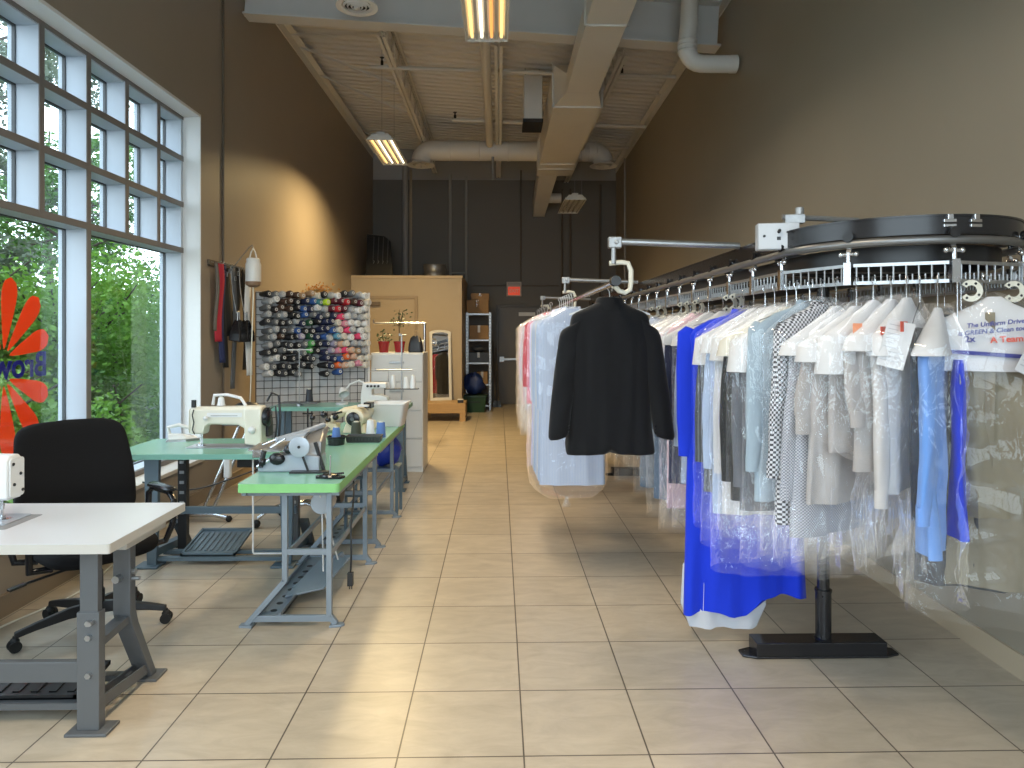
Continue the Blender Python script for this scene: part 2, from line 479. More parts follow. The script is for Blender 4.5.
# baseboards and the wall ledger angles
f = MB(); f.b2((XL, YF, 0), (XL + 0.012, YB, 0.11)); f.b2((XL, YF, 0.11), (XL + 0.018, YB, 0.122))
struct(f.build('baseboard_left', mat('brown_baseboard', (0.25, 0.19, 0.13), 0.45)))
f = MB()
y0, y1 = YF, YB
f.prism([(XR(y0) - 0.013, y0), (XR(y0), y0), (XR(y1), y1), (XR(y1) - 0.013, y1)], (0, 0, 0), (1, 0, 0), (0, 1, 0), (0, 0, 0.11))
struct(f.build('baseboard_right', mat('beige_baseboard', (0.42, 0.34, 0.24), 0.45)))
f = MB(); f.b2((XL, YB - 0.012, 0), (-0.1, YB, 0.1)); f.b2((0.97, YB - 0.012, 0), (XR(YB) - 0.01, YB, 0.1))
struct(f.build('baseboard_back', M['wall_back']))
f = MB(); f.b2((XL, YF, 5.36), (XL + 0.10, YB, 5.375)); f.b2((XL, YF, 5.24), (XL + 0.012, YB, 5.375))
struct(f.build('trim_1', M['joist_paint']))
f = MB()
f.prism([(XR(y0) - 0.09, y0), (XR(y0), y0), (XR(y1), y1), (XR(y1) - 0.09, y1)], (0, 0, 5.06), (1, 0, 0), (0, 1, 0), (0, 0, 0.015))
f.prism([(XR(y0) - 0.012, y0), (XR(y0), y0), (XR(y1), y1), (XR(y1) - 0.012, y1)], (0, 0, 4.95), (1, 0, 0), (0, 1, 0), (0, 0, 0.11))
struct(f.build('trim_2', M['joist_paint']))

# ---- left window: deep mullion grid, three small lights per large one
XG = -2.98                                           # glass plane
wn = bpy.data.objects.new('window_1', None); COL.objects.link(wn); struct(wn); wn.location = (XG, WY0, WZ0)
f = MB()
cols = [6.28 - 0.49 * i for i in range(12)]
def L_(x, y, z): return (x - XG, y - WY0, z - WZ0)
rows = [2.27, 2.68, 3.09]
for i, yc in enumerate(cols):
    big = i % 3 == 0
    lo = WZ0 if big else 2.27
    y0_, y1_ = max(yc - 0.025, WY0), min(yc + 0.025, WY1)
    if y1_ <= y0_: continue
    f.b2(L_(XG - 0.04, y0_, lo), L_(XG + 0.15, y1_, WZ1))
f.b2(L_(XG - 0.04, 6.20, WZ0), L_(XG + 0.15, WY1, WZ1))
for z in rows: f.b2(L_(XG - 0.04, WY0, z - 0.024), L_(XG + 0.147, WY1, z + 0.024))
f.b2(L_(XG - 0.04, WY0, WZ0), L_(XG + 0.147, WY1, WZ0 + 0.06)); f.b2(L_(XG - 0.04, WY0, WZ1 - 0.05), L_(XG + 0.147, WY1, WZ1))
f.build('window_frame', M['frame_paint'], wn, bevel=0.002)
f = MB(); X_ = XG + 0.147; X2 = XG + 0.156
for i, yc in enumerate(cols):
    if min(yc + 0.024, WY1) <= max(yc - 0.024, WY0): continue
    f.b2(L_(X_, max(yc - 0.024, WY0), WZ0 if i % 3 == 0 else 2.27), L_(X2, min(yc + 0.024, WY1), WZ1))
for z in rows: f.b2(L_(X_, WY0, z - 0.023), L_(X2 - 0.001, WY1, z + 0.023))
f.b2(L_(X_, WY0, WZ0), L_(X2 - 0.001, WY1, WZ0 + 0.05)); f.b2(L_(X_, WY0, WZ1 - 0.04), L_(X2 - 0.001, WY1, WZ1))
f.build('shade_strips', mat('taupe_shade_strip', (0.17, 0.155, 0.145), 0.45), wn)  # dark strips paint backlit shade onto the room-facing mullion faces
zr = [2.27, 2.68, 3.09, 3.50]
M['seal'] = mat('dark_window_gasket', (0.05, 0.055, 0.06), 0.5)
def pane(ya, yb, za, zb):
    g = MB(); g.b2(L_(XG - 0.003, ya, za), L_(XG + 0.003, yb, zb)); g.build('pane', M['glass'], wn)
    s = MB(); t = 0.009
    for (p, q) in (((ya, za), (ya + t, zb)), ((yb - t, za), (yb, zb)), ((ya, za), (yb, za + t)), ((ya, zb - t), (yb, zb))):
        s.b2(L_(XG - 0.008, p[0], p[1]), L_(XG + 0.012, q[0], q[1]))
    s.build('gasket', M['seal'], wn)
for i in range(len(cols) - 1):
    for k in range(3): pane(cols[i + 1] + 0.025, min(cols[i] - 0.025, 6.20), zr[k] + 0.024, zr[k + 1] - 0.024 if k < 2 else WZ1 - 0.05)
for a, b_ in ((0, 3), (3, 6), (6, 9)): pane(cols[b_] + 0.025, min(cols[a] - 0.025, 6.20), WZ0 + 0.06, 2.246)
pane(WY0, cols[9] - 0.025, WZ0 + 0.06, 2.246)
# white reveal lining and sill
f = MB()
f.b2((XL - 0.16, WY1 - 0.012, WZ0), (XL + 0.004, WY1 + 0.002, WZ1 + 0.012)); f.b2((XL - 0.16, WY0, WZ1 - 0.012), (XL + 0.004, WY1 - 0.012, WZ1 + 0.012))
f.b2((XL - 0.16, WY0 - 0.012, WZ0), (XL + 0.004, WY0, WZ1 + 0.012))
struct(f.build('trim_3', M['white_paint']))
f = MB(); f.b2((XL - 0.16, WY0, WZ0 - 0.02), (XL + 0.03, WY1 + 0.02, WZ0 + 0.012))
struct(f.build('window_sill', mat('pale_sill', (0.55, 0.50, 0.44), 0.4), bevel=0.004))

# ---- far door in the back wall
d = bpy.data.objects.new('door_1', None); COL.objects.link(d); struct(d); d.location = (-0.05, YB, 0)
M['door_dark'] = mat('dark_grey_door_paint', (0.12, 0.105, 0.09), 0.45)
f = MB()
for p, q in (((0, -0.05, 0), (0.05, 0, 2.12)), ((0.93, -0.05, 0), (0.98, 0, 2.12)), ((0.05, -0.05, 2.07), (0.93, 0, 2.12))): f.b2(p, q)
f.build('door_frame', mat('door_frame_paint', (0.09, 0.078, 0.066), 0.45), d, bevel=0.004)
f = MB(); f.b2((0.053, -0.03, 0.01), (0.927, -0.005, 2.067)); f.build('door_leaf', M['door_dark'], d)
f = MB(); f.b2((0.48, -0.085, 1.88), (0.83, -0.03, 1.96)); f.build('door_closer', M['white_plastic'], d, bevel=0.006)
f = MB(); f.b2((0.07, -0.09, 0.90), (0.17, -0.03, 1.02)); f.b2((0.17, -0.10, 0.935), (0.90, -0.06, 0.985)); f.b2((0.82, -0.09, 0.91), (0.90, -0.03, 1.01))
f.build('push_bar', M['steel'], d, bevel=0.005)
sg = thing('exit_sign', 'red and white lit exit sign above the far dark door', 'sign', (0.31 + 0.02, YB - 0.06, 2.30))
f = MB(); f.b2((-0.16, 0, 0), (0.16, 0.06, 0.31)); f.build('housing', mat('sign_housing', (0.5, 0.42, 0.36), 0.5), sg, bevel=0.006)
f = MB(); f.b2((-0.125, -0.006, 0.025), (0.125, 0, 0.205)); f.build('sign_face', emat('exit_face', (0.8, 0.08, 0.035), 0.45), sg)
lettering('sign_lettering', 'EXIT', 0.10, mat('exit_letters', (0.85, 0.6, 0.5), 0.5), sg, (0, -0.009, 0.115), (PI / 2, 0, 0), bold=True)
f = MB(); f.b2((-0.13, -0.006, 0.225), (0.13, 0, 0.29)); f.build('upper_panel', mat('sign_upper', (0.35, 0.28, 0.23), 0.4), sg)

# ---- storage room box in the far left corner
f = MB(); bx1 = -0.67; by = 12.6; bz = 2.55
M['tan_wall'] = mat('tan_wall_paint', (0.40, 0.325, 0.23), 0.5, var=0.03)
f.b2((XL, by, 0), (bx1, by + 0.11, bz)); f.b2((bx1 - 0.11, by + 0.11, 0), (bx1, YB, bz)); f.b2((XL, by + 0.11, bz - 0.1), (bx1 - 0.11, YB, bz))
struct(f.build('wall_storeroom', M['tan_wall']))
f = MB(); f.b2((XL, by - 0.012, bz - 0.03), (bx1 + 0.012, by + 0.0, bz + 0.02)); f.b2((bx1, by, bz - 0.03), (bx1 + 0.012, YB, bz + 0.02))
struct(f.build('trim_4', mat('tan_cap_trim', (0.46, 0.36, 0.24), 0.5)))
d = bpy.data.objects.new('door_2', None); COL.objects.link(d); struct(d); d.location = (-2.47, by, 0)
M['tan_door'] = mat('tan_door_paint', (0.37, 0.295, 0.20), 0.4)
f = MB()
for p, q in (((0, -0.03, 0), (0.06, 0, 2.2)), ((0.94, -0.03, 0), (1.0, 0, 2.2)), ((0.06, -0.03, 2.14), (0.94, 0, 2.2))): f.b2(p, q)
f.build('door_frame', mat('tan_frame_paint', (0.30, 0.23, 0.15), 0.45), d, bevel=0.004)
f = MB(); f.b2((0.063, -0.018, 0.01), (0.937, -0.003, 2.137)); f.build('door_leaf', M['tan_door'], d)
f = MB(); f.b2((0.08, -0.075, 2.02), (0.32, -0.018, 2.09)); f.build('door_closer', mat('bronze_closer', (0.12, 0.09, 0.06), 0.4), d, bevel=0.005)
f = MB(); f.cyl((0.88, -0.018, 1.0), (0.88, -0.06, 1.0), 0.022); f.ball((0.88, -0.075, 1.0), 0.028); f.build('door_knob', M['chrome'], d, smooth=True)
# ------------------------------------------------------------------ roof steel, ducts, pipes, lamps
def slopez(x, z0): return z0 - 0.06 * (x + 2.68)
f = MB(); by_ = 7.3; p0, p1 = -2.66, 2.34
def bz_(x): return slopez(x, 4.85)
f.bar((p0, by_, bz_(p0) + 0.24), (p1, by_, bz_(p1) + 0.24), 0.014, 0.46)
f.bar((p0, by_, bz_(p0) + 0.01), (p1, by_, bz_(p1) + 0.01), 0.21, 0.022)
f.bar((p0, by_, bz_(p0) + 0.47), (p1, by_, bz_(p1) + 0.47), 0.21, 0.022)
tag(f.build('steel_beam', M['beam_paint'], bevel=0.003), 'wide grey steel I-beam crossing the room under the corrugated roof', 'beam')

def joist(x, ya, yb, seat_a, seat_b, label):
    t = thing('roof_joist', label, 'roof joist', (x, ya, ZC(x) - 0.48), 0, 'open web joists under the roof deck')
    Lh = yb - ya; a = 0.55 if seat_a else 0.0; b = Lh - (0.55 if seat_b else 0.0)
    g = MB()
    for s in (-1, 1): g.b2((s * 0.012, 0, 0.43), (s * 0.055, Lh, 0.438)); g.b2((s * 0.012, 0, 0.40), (s * 0.018, Lh, 0.43))
    g.build('top_chord', M['joist_paint'], t)
    g = MB()
    for s in (-1, 1): g.b2((s * 0.012, a, 0), (s * 0.05, b, 0.008)); g.b2((s * 0.012, a, 0.008), (s * 0.018, b, 0.045))
    g.build('bottom_chord', M['joist_paint'], t)
    g = MB(); n = max(2, int(round((b - a) / 0.62))); st = (b - a) / n
    if a: g.cyl((0, 0.05, 0.42), (0, a, 0.02), 0.011, n=6)
    for i in range(n):
        y_ = a + i * st
        g.cyl((0, y_, 0.02), (0, y_ + st / 2, 0.42), 0.011, n=6); g.cyl((0, y_ + st / 2, 0.42), (0, y_ + st, 0.02), 0.011, n=6)
    if b < Lh: g.cyl((0, b, 0.02), (0, Lh - 0.05, 0.42), 0.011, n=6)
    g.build('web_rods', M['joist_paint'], t)
for x, nm in ((-1.35, 'left of the hanging lamps'), (0.0, 'over the middle of the aisle'), (1.45, 'above the rectangular duct')):
    joist(x, YF, 7.2, False, True, 'painted open web roof joist %s, in front of the I-beam' % nm)
    joist(x, 7.4, YB, True, False, 'painted open web roof joist %s, behind the I-beam' % nm)
for i, (ya, za, yb, zb, nm) in enumerate(((8.9, 4.98, 8.6, 5.25, 'nearest'), (9.3, 5.25, 9.7, 5.0, 'middle'), (10.3, 5.22, 11.0, 5.0, 'farthest'))):
    g = MB(); g.bar((XL + 0.02, ya, 5.36), (-1.40, yb, zb), 0.03, 0.03)
    tag(g.build('bridging_brace', M['joist_paint']), '%s of the slanted braces from the left wall to the roof joist' % nm, 'brace', 'bridging braces')

def pipe(name, pts, r, m, label, cat='pipe', group=None, heads=(), n=10):
    o = Vector(pts[0]); g = MB(); g.tube([Vector(p) - o for p in pts], r, n)
    ob = g.build(name, m, smooth=True); ob.location = o; tag(ob, label, cat, group)
    for h in heads:
        k = MB(); h = Vector(h) - o
        k.cyl(h, h + Vector((0, 0, 0.06)), r * 0.7, n=8); k.cyl(h + Vector((0, 0, 0.06)), h + Vector((0, 0, 0.10)), r * 0.4, n=8)
        k.cyl(h + Vector((0, 0, 0.10)), h + Vector((0, 0, 0.105)), r * 1.1, n=10)
        k.build('sprinkler_head', M['black'], ob)
    return ob
pipe('sprinkler_pipe', [(-1.66, 8.9, 4.95), (2.30, 8.9, 4.85)], 0.026, M['pipe_paint'], 'painted sprinkler pipe crossing just behind the I-beam', group='sprinkler pipes', heads=[(-1.5, 8.9, 4.97), (1.6, 8.9, 4.89)])
pipe('sprinkler_pipe', [(-0.75, 11.1, 4.95), (2.38, 11.1, 4.86)], 0.03, M['pipe_paint'], 'painted sprinkler pipe with black valve crossing halfway to the back wall', group='sprinkler pipes', heads=[(-0.7, 11.1, 4.97)])
pipe('sprinkler_pipe', [(1.5, 12.75, 4.98), (2.42, 12.75, 4.96)], 0.024, M['pipe_paint'], 'short sprinkler pipe near the back right corner above the round duct', group='sprinkler pipes')
pipe('sprinkler_pipe', [(1.3, 10.0, 5.02), (2.36, 10.0, 4.99)], 0.018, M['pipe_paint'], 'thin sprinkler pipe right of the rectangular duct, between the two long ones', group='sprinkler pipes')
pipe('main_pipe', [(-0.155, 7.45, 4.84), (-0.155, 12.2, 4.84)], 0.062, M['pipe_paint'], 'fat painted pipe running down the room over the aisle')
pipe('drop_pipe', [(-0.1, 12.05, 4.60), (-0.1, 12.05, 4.42), (-0.1, 12.05, 4.2)], 0.025, M['dull_steel'], 'short hanging pipe fitting below the round duct')

# round cross duct with elbows and flared outlets
def duct_half(xa, xe, label, zoff=0):
    Y, Z, r = 12.3, 4.77, 0.175; s = 1 if xe > xa else -1
    t = thing('round_duct', label, 'duct', (xa, Y, Z), 0, 'round cross ducts')
    ex = xe - xa; pts = [Vector((0, 0, 0)), Vector((ex - s * 0.2, 0, 0))]
    for k in range(1, 6):
        a = k * PI / 10; pts.append(Vector((ex - s * 0.2 + s * 0.2 * math.sin(a), 0, -0.2 + 0.2 * math.cos(a))))
    g = MB(); g.tube(pts, r, 20); g.build('tube', M['duct'], t, smooth=True)
    g = MB()
    for q in range(1, 4):
        x = ex * q / 4; g.cyl((x - 0.012, 0, 0), (x + 0.012, 0, 0), r + 0.006, n=20)
    g.build('seam_bands', M['duct'], t, smooth=True)
    g = MB(); g.lathe([(0.155, 0.03), (0.165, 0), (0.25, -0.035), (0.25, -0.045), (0.15, -0.03), (0.14, 0.0)], (ex, 0, -0.22), 20, cap0=False, cap1=False)
    g.lathe([(0.10, -0.035), (0.10, -0.045)], (ex, 0, -0.22), 16); g.cyl((ex, 0, -0.22), (ex, 0, -0.31), 0.012, n=8)
    g.build('outlet', M['duct'], t, smooth=True)
duct_half(0.69, -1.38, 'long round duct left of the square duct, ending over the left wall')
duct_half(1.30, 1.88, 'short round duct right of the square duct, ending by the right wall')

# rectangular duct in three runs
t = thing('rectangular_duct', 'long square painted air duct running down the room under the roof', 'duct', (1.0, 1.5, 4.34))
def rect(x0, x1, z0, z1, y): return [(x0 - 1.0, y - 1.5, z0 - 4.34), (x1 - 1.0, y - 1.5, z0 - 4.34), (x1 - 1.0, y - 1.5, z1 - 4.34), (x0 - 1.0, y - 1.5, z1 - 4.34)]
g = MB(); g.loft([rect(0.80, 1.18, 4.36, 4.59, 1.5), rect(0.80, 1.18, 4.36, 4.59, 8.1)]); g.build('near_run', M['duct'], t, bevel=0.004)
g = MB(); g.loft([rect(0.80, 1.18, 4.36, 4.59, 8.1), rect(0.683, 1.28, 4.34, 4.86, 8.55)]); g.build('transition', M['duct'], t, bevel=0.004)
g = MB(); g.loft([rect(0.683, 1.28, 4.34, 4.86, 8.55), rect(0.683, 1.28, 4.34, 4.86, 12.36)]); g.build('far_run', M['duct'], t, bevel=0.004)
g = MB(); g.loft([rect(0.72, 1.05, 4.34, 4.7, 12.36), rect(0.73, 0.98, 4.00, 4.3, 14.7)]); g.build('end_run', M['duct'], t, bevel=0.004)
g = MB()
for yy in (2.7, 3.9, 5.1, 6.3): 
    for q in ((0.785, 1.195, 4.345, 4.36), (0.785, 0.80, 4.345, 4.605), (1.18, 1.195, 4.345, 4.605)): g.loft([rect(*q, yy), rect(*q, yy + 0.02)])
for yy in (8.54, 11.45, 11.8):
    for q in ((0.668, 1.295, 4.325, 4.34), (0.668, 0.683, 4.325, 4.875), (1.28, 1.295, 4.325, 4.875)): g.loft([rect(*q, yy), rect(*q, yy + 0.02)])
g.build('joint_flanges', M['duct'], t)
g = MB(); g.cyl((-0.06, 12.6, -0.06), (0.28, 12.6, -0.06), 0.10, n=16); g.build('branch_collar', M['duct'], t, smooth=True)

# air unit panel and wall exhaust pipe
t = thing('air_unit', 'pale boxy air unit hanging left of the square duct', 'air unit', (0.48, 9.55, 4.45))
g = MB(); g.b2((-0.13, 0, 0.05), (0.13, 0.5, 0.66)); g.build('casing', M['duct'], t, bevel=0.01)
g = MB(); g.b2((-0.14, -0.01, 0), (0.14, 0.5, 0.05)); g.build('grille_rim', M['black'], t)
g = MB(); g.cyl((-0.1, 0.25, 0.66), (-0.1, 0.25, 0.89), 0.006); g.cyl((0.1, 0.25, 0.66), (0.1, 0.25, 0.88), 0.006); g.build('hanger_rods', M['dull_steel'], t)
ex = thing('exhaust_pipe', 'fat pale exhaust pipe dropping in front of the I-beam and elbowing into the right wall', 'pipe', (1.86, 6.8, 4.2))
g = MB(); pts = [(0.05, 0, 0.94), (0.03, 0, 0.4), (0.0, 0, 0.17)]
for k in range(1, 6):
    a = k * PI / 10; pts.append((0.16 - 0.16 * math.cos(a), 0, 0.16 - 0.16 * math.sin(a)))
pts += [(0.44, 0, 0)]
g.tube(pts, 0.085, 18); g.build('tube', M['duct'], ex, smooth=True)
g = MB()
for zz in (0.12, 0.17, 0.22): g.cyl((0.012, 0, zz - 0.01), (0.012, 0, zz + 0.01), 0.097, n=18)
g.build('elbow_rings', M['duct'], ex, smooth=True)
g = MB(); g.cyl((0.44, 0, 0), (0.50, 0, 0), 0.088, n=18); g.build('wall_flange', M['duct'], ex, smooth=True)
df = thing('ceiling_diffuser', 'round white slotted air diffuser high at the left in front of the I-beam', 'diffuser', (-1.33, 6.5, 4.59))
g = MB(); g.lathe([(0.13, 0.2), (0.13, 0.03), (0.19, 0.02), (0.195, 0.0), (0.15, 0.0), (0.12, 0.03)], (0, 0, 0), 28, cap1=False); g.build('outer_ring', M['white_paint'], df, smooth=True)
g = MB()
for r in (0.13, 0.095, 0.06): g.lathe([(r, 0.012), (r - 0.006, -0.006), (r - 0.016, -0.006), (r - 0.006, 0.012)], (0, 0, 0), 24, cap0=False, cap1=False)
g.cyl((0, 0, -0.012), (0, 0, 0.01), 0.03, n=14); g.build('louvre_rings', M['white_paint'], df, smooth=True)
g = MB(); g.cyl((0, 0, 0.02), (0, 0, 0.025), 0.125, n=24); g.build('dark_throat', M['black'], df)
g = MB(); g.cyl((0, 0, 0.2), (0, 0, ZC(-1.33) - 4.59), 0.13, n=24); g.build('drop_duct', M['duct'], df, smooth=True)

# suspended tube lamps
M['lamp_shell'] = mat('lamp_shell', (0.62, 0.62, 0.6), 0.35)
M['reflector'] = mat('lamp_reflector', (0.75, 0.74, 0.7), 0.2, 0.3)
M['tube_warm'] = emat('tube_warm', (1.0, 0.66, 0.25), 1.5)
M['tube_white'] = emat('tube_white', (1.0, 0.9, 0.7), 2.0)
M['tube_amber'] = emat('tube_amber', (1.0, 0.46, 0.13), 1.0)
M['tube_off'] = mat('tube_off', (0.55, 0.55, 0.53), 0.3)
def lamp(x, y, z, label, tubes, power, length=1.36, width=0.37, col=(1.0, 0.84, 0.62), wx=0.0):
    t = thing('ceiling_lamp', label, 'ceiling lamp', (x, y, z), 0, 'suspended tube lamps')
    w, l = width / 2, length / 2
    g = MB()
    g.loft([[(-w, yy, 0), (w, yy, 0), (w * 0.62, yy, 0.075), (-w * 0.62, yy, 0.075)] for yy in (-l, -l + 0.012)])
    g.loft([[(-w, yy, 0), (w, yy, 0), (w * 0.62, yy, 0.075), (-w * 0.62, yy, 0.075)] for yy in (l - 0.012, l)])
    for s in (-1, 1): g.loft([[(s * w, yy, 0), (s * w * 0.62, yy, 0.075), (s * (w * 0.62 - 0.006), yy, 0.07), (s * (w - 0.006), yy, 0)] for yy in (-l, l)])
    g.b2((-w * 0.62, -l, 0.07), (w * 0.62, l, 0.082)); g.b2((-0.05, -l + 0.05, 0.08), (0.05, l - 0.05, 0.12))
    g.build('housing', M['lamp_shell'], t)
    n = len(tubes)
    g = MB()
    for k in range(n + 1):
        xx = -w + 0.02 + (2 * w - 0.04) * k / n
        g.prism([(-0.012, 0), (0.012, 0), (0, 0.04)], (xx, -l + 0.03, 0.01), (1, 0, 0), (0, 0, 1), (0, 2 * l - 0.06, 0))
    g.build('reflector', M['reflector'], t)
    for k, tm in enumerate(tubes):
        xx = -w + 0.02 + (2 * w - 0.04) * (k + 0.5) / n
        g = MB(); g.cyl((xx, -l + 0.05, 0.028), (xx, l - 0.05, 0.028), 0.013, n=8); g.build('tube', M[tm], t, smooth=True)
        g = MB(); g.b2((xx - 0.014, -l + 0.015, 0.008), (xx + 0.014, -l + 0.05, 0.045)); g.b2((xx - 0.014, l - 0.05, 0.008), (xx + 0.014, l - 0.015, 0.045)); g.build('lampholder', M['lamp_shell'], t)
    g = MB()
    for yy in (-l + 0.15, l - 0.15): g.cyl((wx, yy, 0.07), (wx, yy, ZC(x + wx) - z), 0.003, n=5)
    g.build('suspension_wire', M['dull_steel'], t)
    if power:
        li = bpy.data.lights.new('tube_light', 'AREA'); li.shape = 'RECTANGLE'; li.size = width * 0.9; li.size_y = length * 0.92
        li.energy = power; li.color = col; li.spread = R(150)
        o = bpy.data.objects.new('tube_light', li); COL.objects.link(o); o.parent = t; o.location = (0, 0, -0.004)
    return t
LAMP = 60
lamp(-0.10, 5.22, 4.02, 'lit tube lamp hanging nearest, cut by the top edge of the photo', ['tube_warm', 'tube_white', 'tube_amber', 'tube_warm'], LAMP)
lamp(-1.53, 9.6, 4.02, 'lit tube lamp hanging over the left side before the back wall', ['tube_warm', 'tube_white', 'tube_warm', 'tube_white'], LAMP * 2.7, col=(1.0, 0.74, 0.36))
lamp(1.28, 12.1, 3.74, 'unlit tube lamp hanging small at the back right of the aisle', ['tube_off'] * 4, 0, wx=0.12)
lamp(-0.6, 1.2, 4.02, 'added unseen tube lamp brightening the room by the shop front, beyond the top edge of the photo', ['tube_white'] * 4, LAMP * 1.2)  # extra lamp out of view, added to lift the interior light

# conduits and pipes on the walls
M['conduit_brown'] = mat('brown_conduit', (0.11, 0.085, 0.06), 0.5)
M['conduit_grey'] = mat('grey_conduit', (0.36, 0.35, 0.33), 0.5)
pipe('wall_conduit', [(XL + 0.012, 6.73, 5.2), (XL + 0.012, 6.73, 0.13)], 0.011, M['conduit_brown'], 'thin brown conduit running up the left wall beside the window', 'conduit')
for xx, z0, z1, r, m, l in ((-1.98, 2.57, 5.2, 0.062, 'conduit_grey', 'fat grey pipe rising behind the storeroom, leftmost on the back wall'),
                            (-1.87, 2.57, 5.0, 0.03, 'tan_wall', 'tan pipe rising right beside the fat grey pipe on the back wall'),
                            (-1.03, 2.75, 4.9, 0.032, 'conduit_grey', 'grey conduit on the back wall above the metal drum'),
                            (-0.69, 2.4, 4.85, 0.028, 'conduit_grey', 'grey conduit on the back wall right of the metal drum'),
                            (0.48, 2.63, 5.0, 0.016, 'conduit_brown', 'thin dark conduit dropping to the exit sign'),
                            (1.36, 1.5, 4.6, 0.022, 'conduit_brown', 'left of two dark conduits on the back wall under the unlit lamp'),
                            (1.54, 1.5, 4.6, 0.022, 'conduit_brown', 'right of two dark conduits on the back wall under the unlit lamp'),
                            (2.18, 1.5, 4.7, 0.025, 'conduit_brown', 'dark conduit below the round outlet by the right corner')):
    pipe('wall_conduit', [(xx, YB - r, z0), (xx, YB - r, z1)], r, M[m], l, 'conduit', 'conduits on the back wall', n=8)
pipe('wall_conduit', [(-0.55, YB - 0.012, 2.53), (1.3, YB - 0.012, 2.53)], 0.014, M['conduit_brown'], 'thin dark conduit running level behind the exit sign', 'conduit')
pipe('wall_conduit', [(-1.03, YB - 0.03, 2.80), (-0.69, YB - 0.03, 2.80)], 0.02, M['conduit_grey'], 'short level conduit joining two upright ones behind the metal drum', 'conduit')
pipe('wall_conduit', [(XR(13.5) - 0.02, 13.5, 4.95), (XR(13.5) - 0.02, 13.5, 1.5)], 0.018, M['conduit_grey'], 'pale conduit running down the right wall near its far end', 'conduit')

# things stored on the storeroom roof
t = thing('folding_screen', 'black folded screen with hooks leaning upright on the storeroom roof', 'screen', (-2.24, 13.0, 2.551))
g = MB(); g.prism([(-0.26, 0.0), (0.26, 0), (0.18, 0.72), (0.06, 0.82), (-0.27, 0.86)], (0, 0, 0), (1, 0, 0), (0, 0.25, 1), (0, 0.05, -0.01)); g.build('board', M['black'], t, bevel=0.008)
g = MB()
for k in range(4):
    x = -0.13 + 0.09 * k; g.bar((x, 0.05, 0.32), (x, 0.17, 0.8), 0.012, 0.012)
g.build('ribs', M['grey_metal'], t)
g = MB()
for k in range(4): 
    x = -0.12 + 0.085 * k; g.tube([(x, 0.06, 0.34), (x + 0.02, 0.03, 0.32), (x, 0.03, 0.28)], 0.006, 6)
g.build('hooks', M['steel'], t)
t = thing('metal_drum', 'dark metal drum lying on the storeroom roof beside the conduits', 'drum', (-1.25, 13.5, 2.551))
g = MB(); g.lathe([(0.21, 0), (0.22, 0.01), (0.215, 0.02), (0.215, 0.14), (0.222, 0.15), (0.215, 0.16), (0.215, 0.28), (0.225, 0.3), (0.2, 0.3)], (0, 0, 0), 24); g.build('drum_body', M['dull_steel'], t, smooth=True)
g = MB(); g.lathe([(0.19, 0.301), (0.06, 0.312)], (0, 0, 0), 20); g.build('drum_lid', M['black'], t, smooth=True)
# ------------------------------------------------------------------ sewing tables
def rrect(x0, y0, x1, y1, r, n=5):
    pts = []
    for cx, cy, a0 in ((x1 - r, y1 - r, 0), (x0 + r, y1 - r, 90), (x0 + r, y0 + r, 180), (x1 - r, y0 + r, 270)):
        for k in range(n + 1):
            a = R(a0 + 90 * k / n); pts.append((cx + r * math.cos(a), cy + r * math.sin(a)))
    return pts
def table_top(t, x0, y0, x1, y1, z, th, mtop, medge, r=0.02):
    g = MB(); g.mi(1).prism(rrect(x0, y0, x1, y1, r), (0, 0, z - th), (1, 0, 0), (0, 1, 0), (0, 0, th - 0.0012))
    g.mi(0).prism(rrect(x0 + 0.001, y0 + 0.001, x1 - 0.001, y1 - 0.001, r), (0, 0, z - 0.0012), (1, 0, 0), (0, 1, 0), (0, 0, 0.0012))
    return g.build('tabletop', [mtop, medge], t)

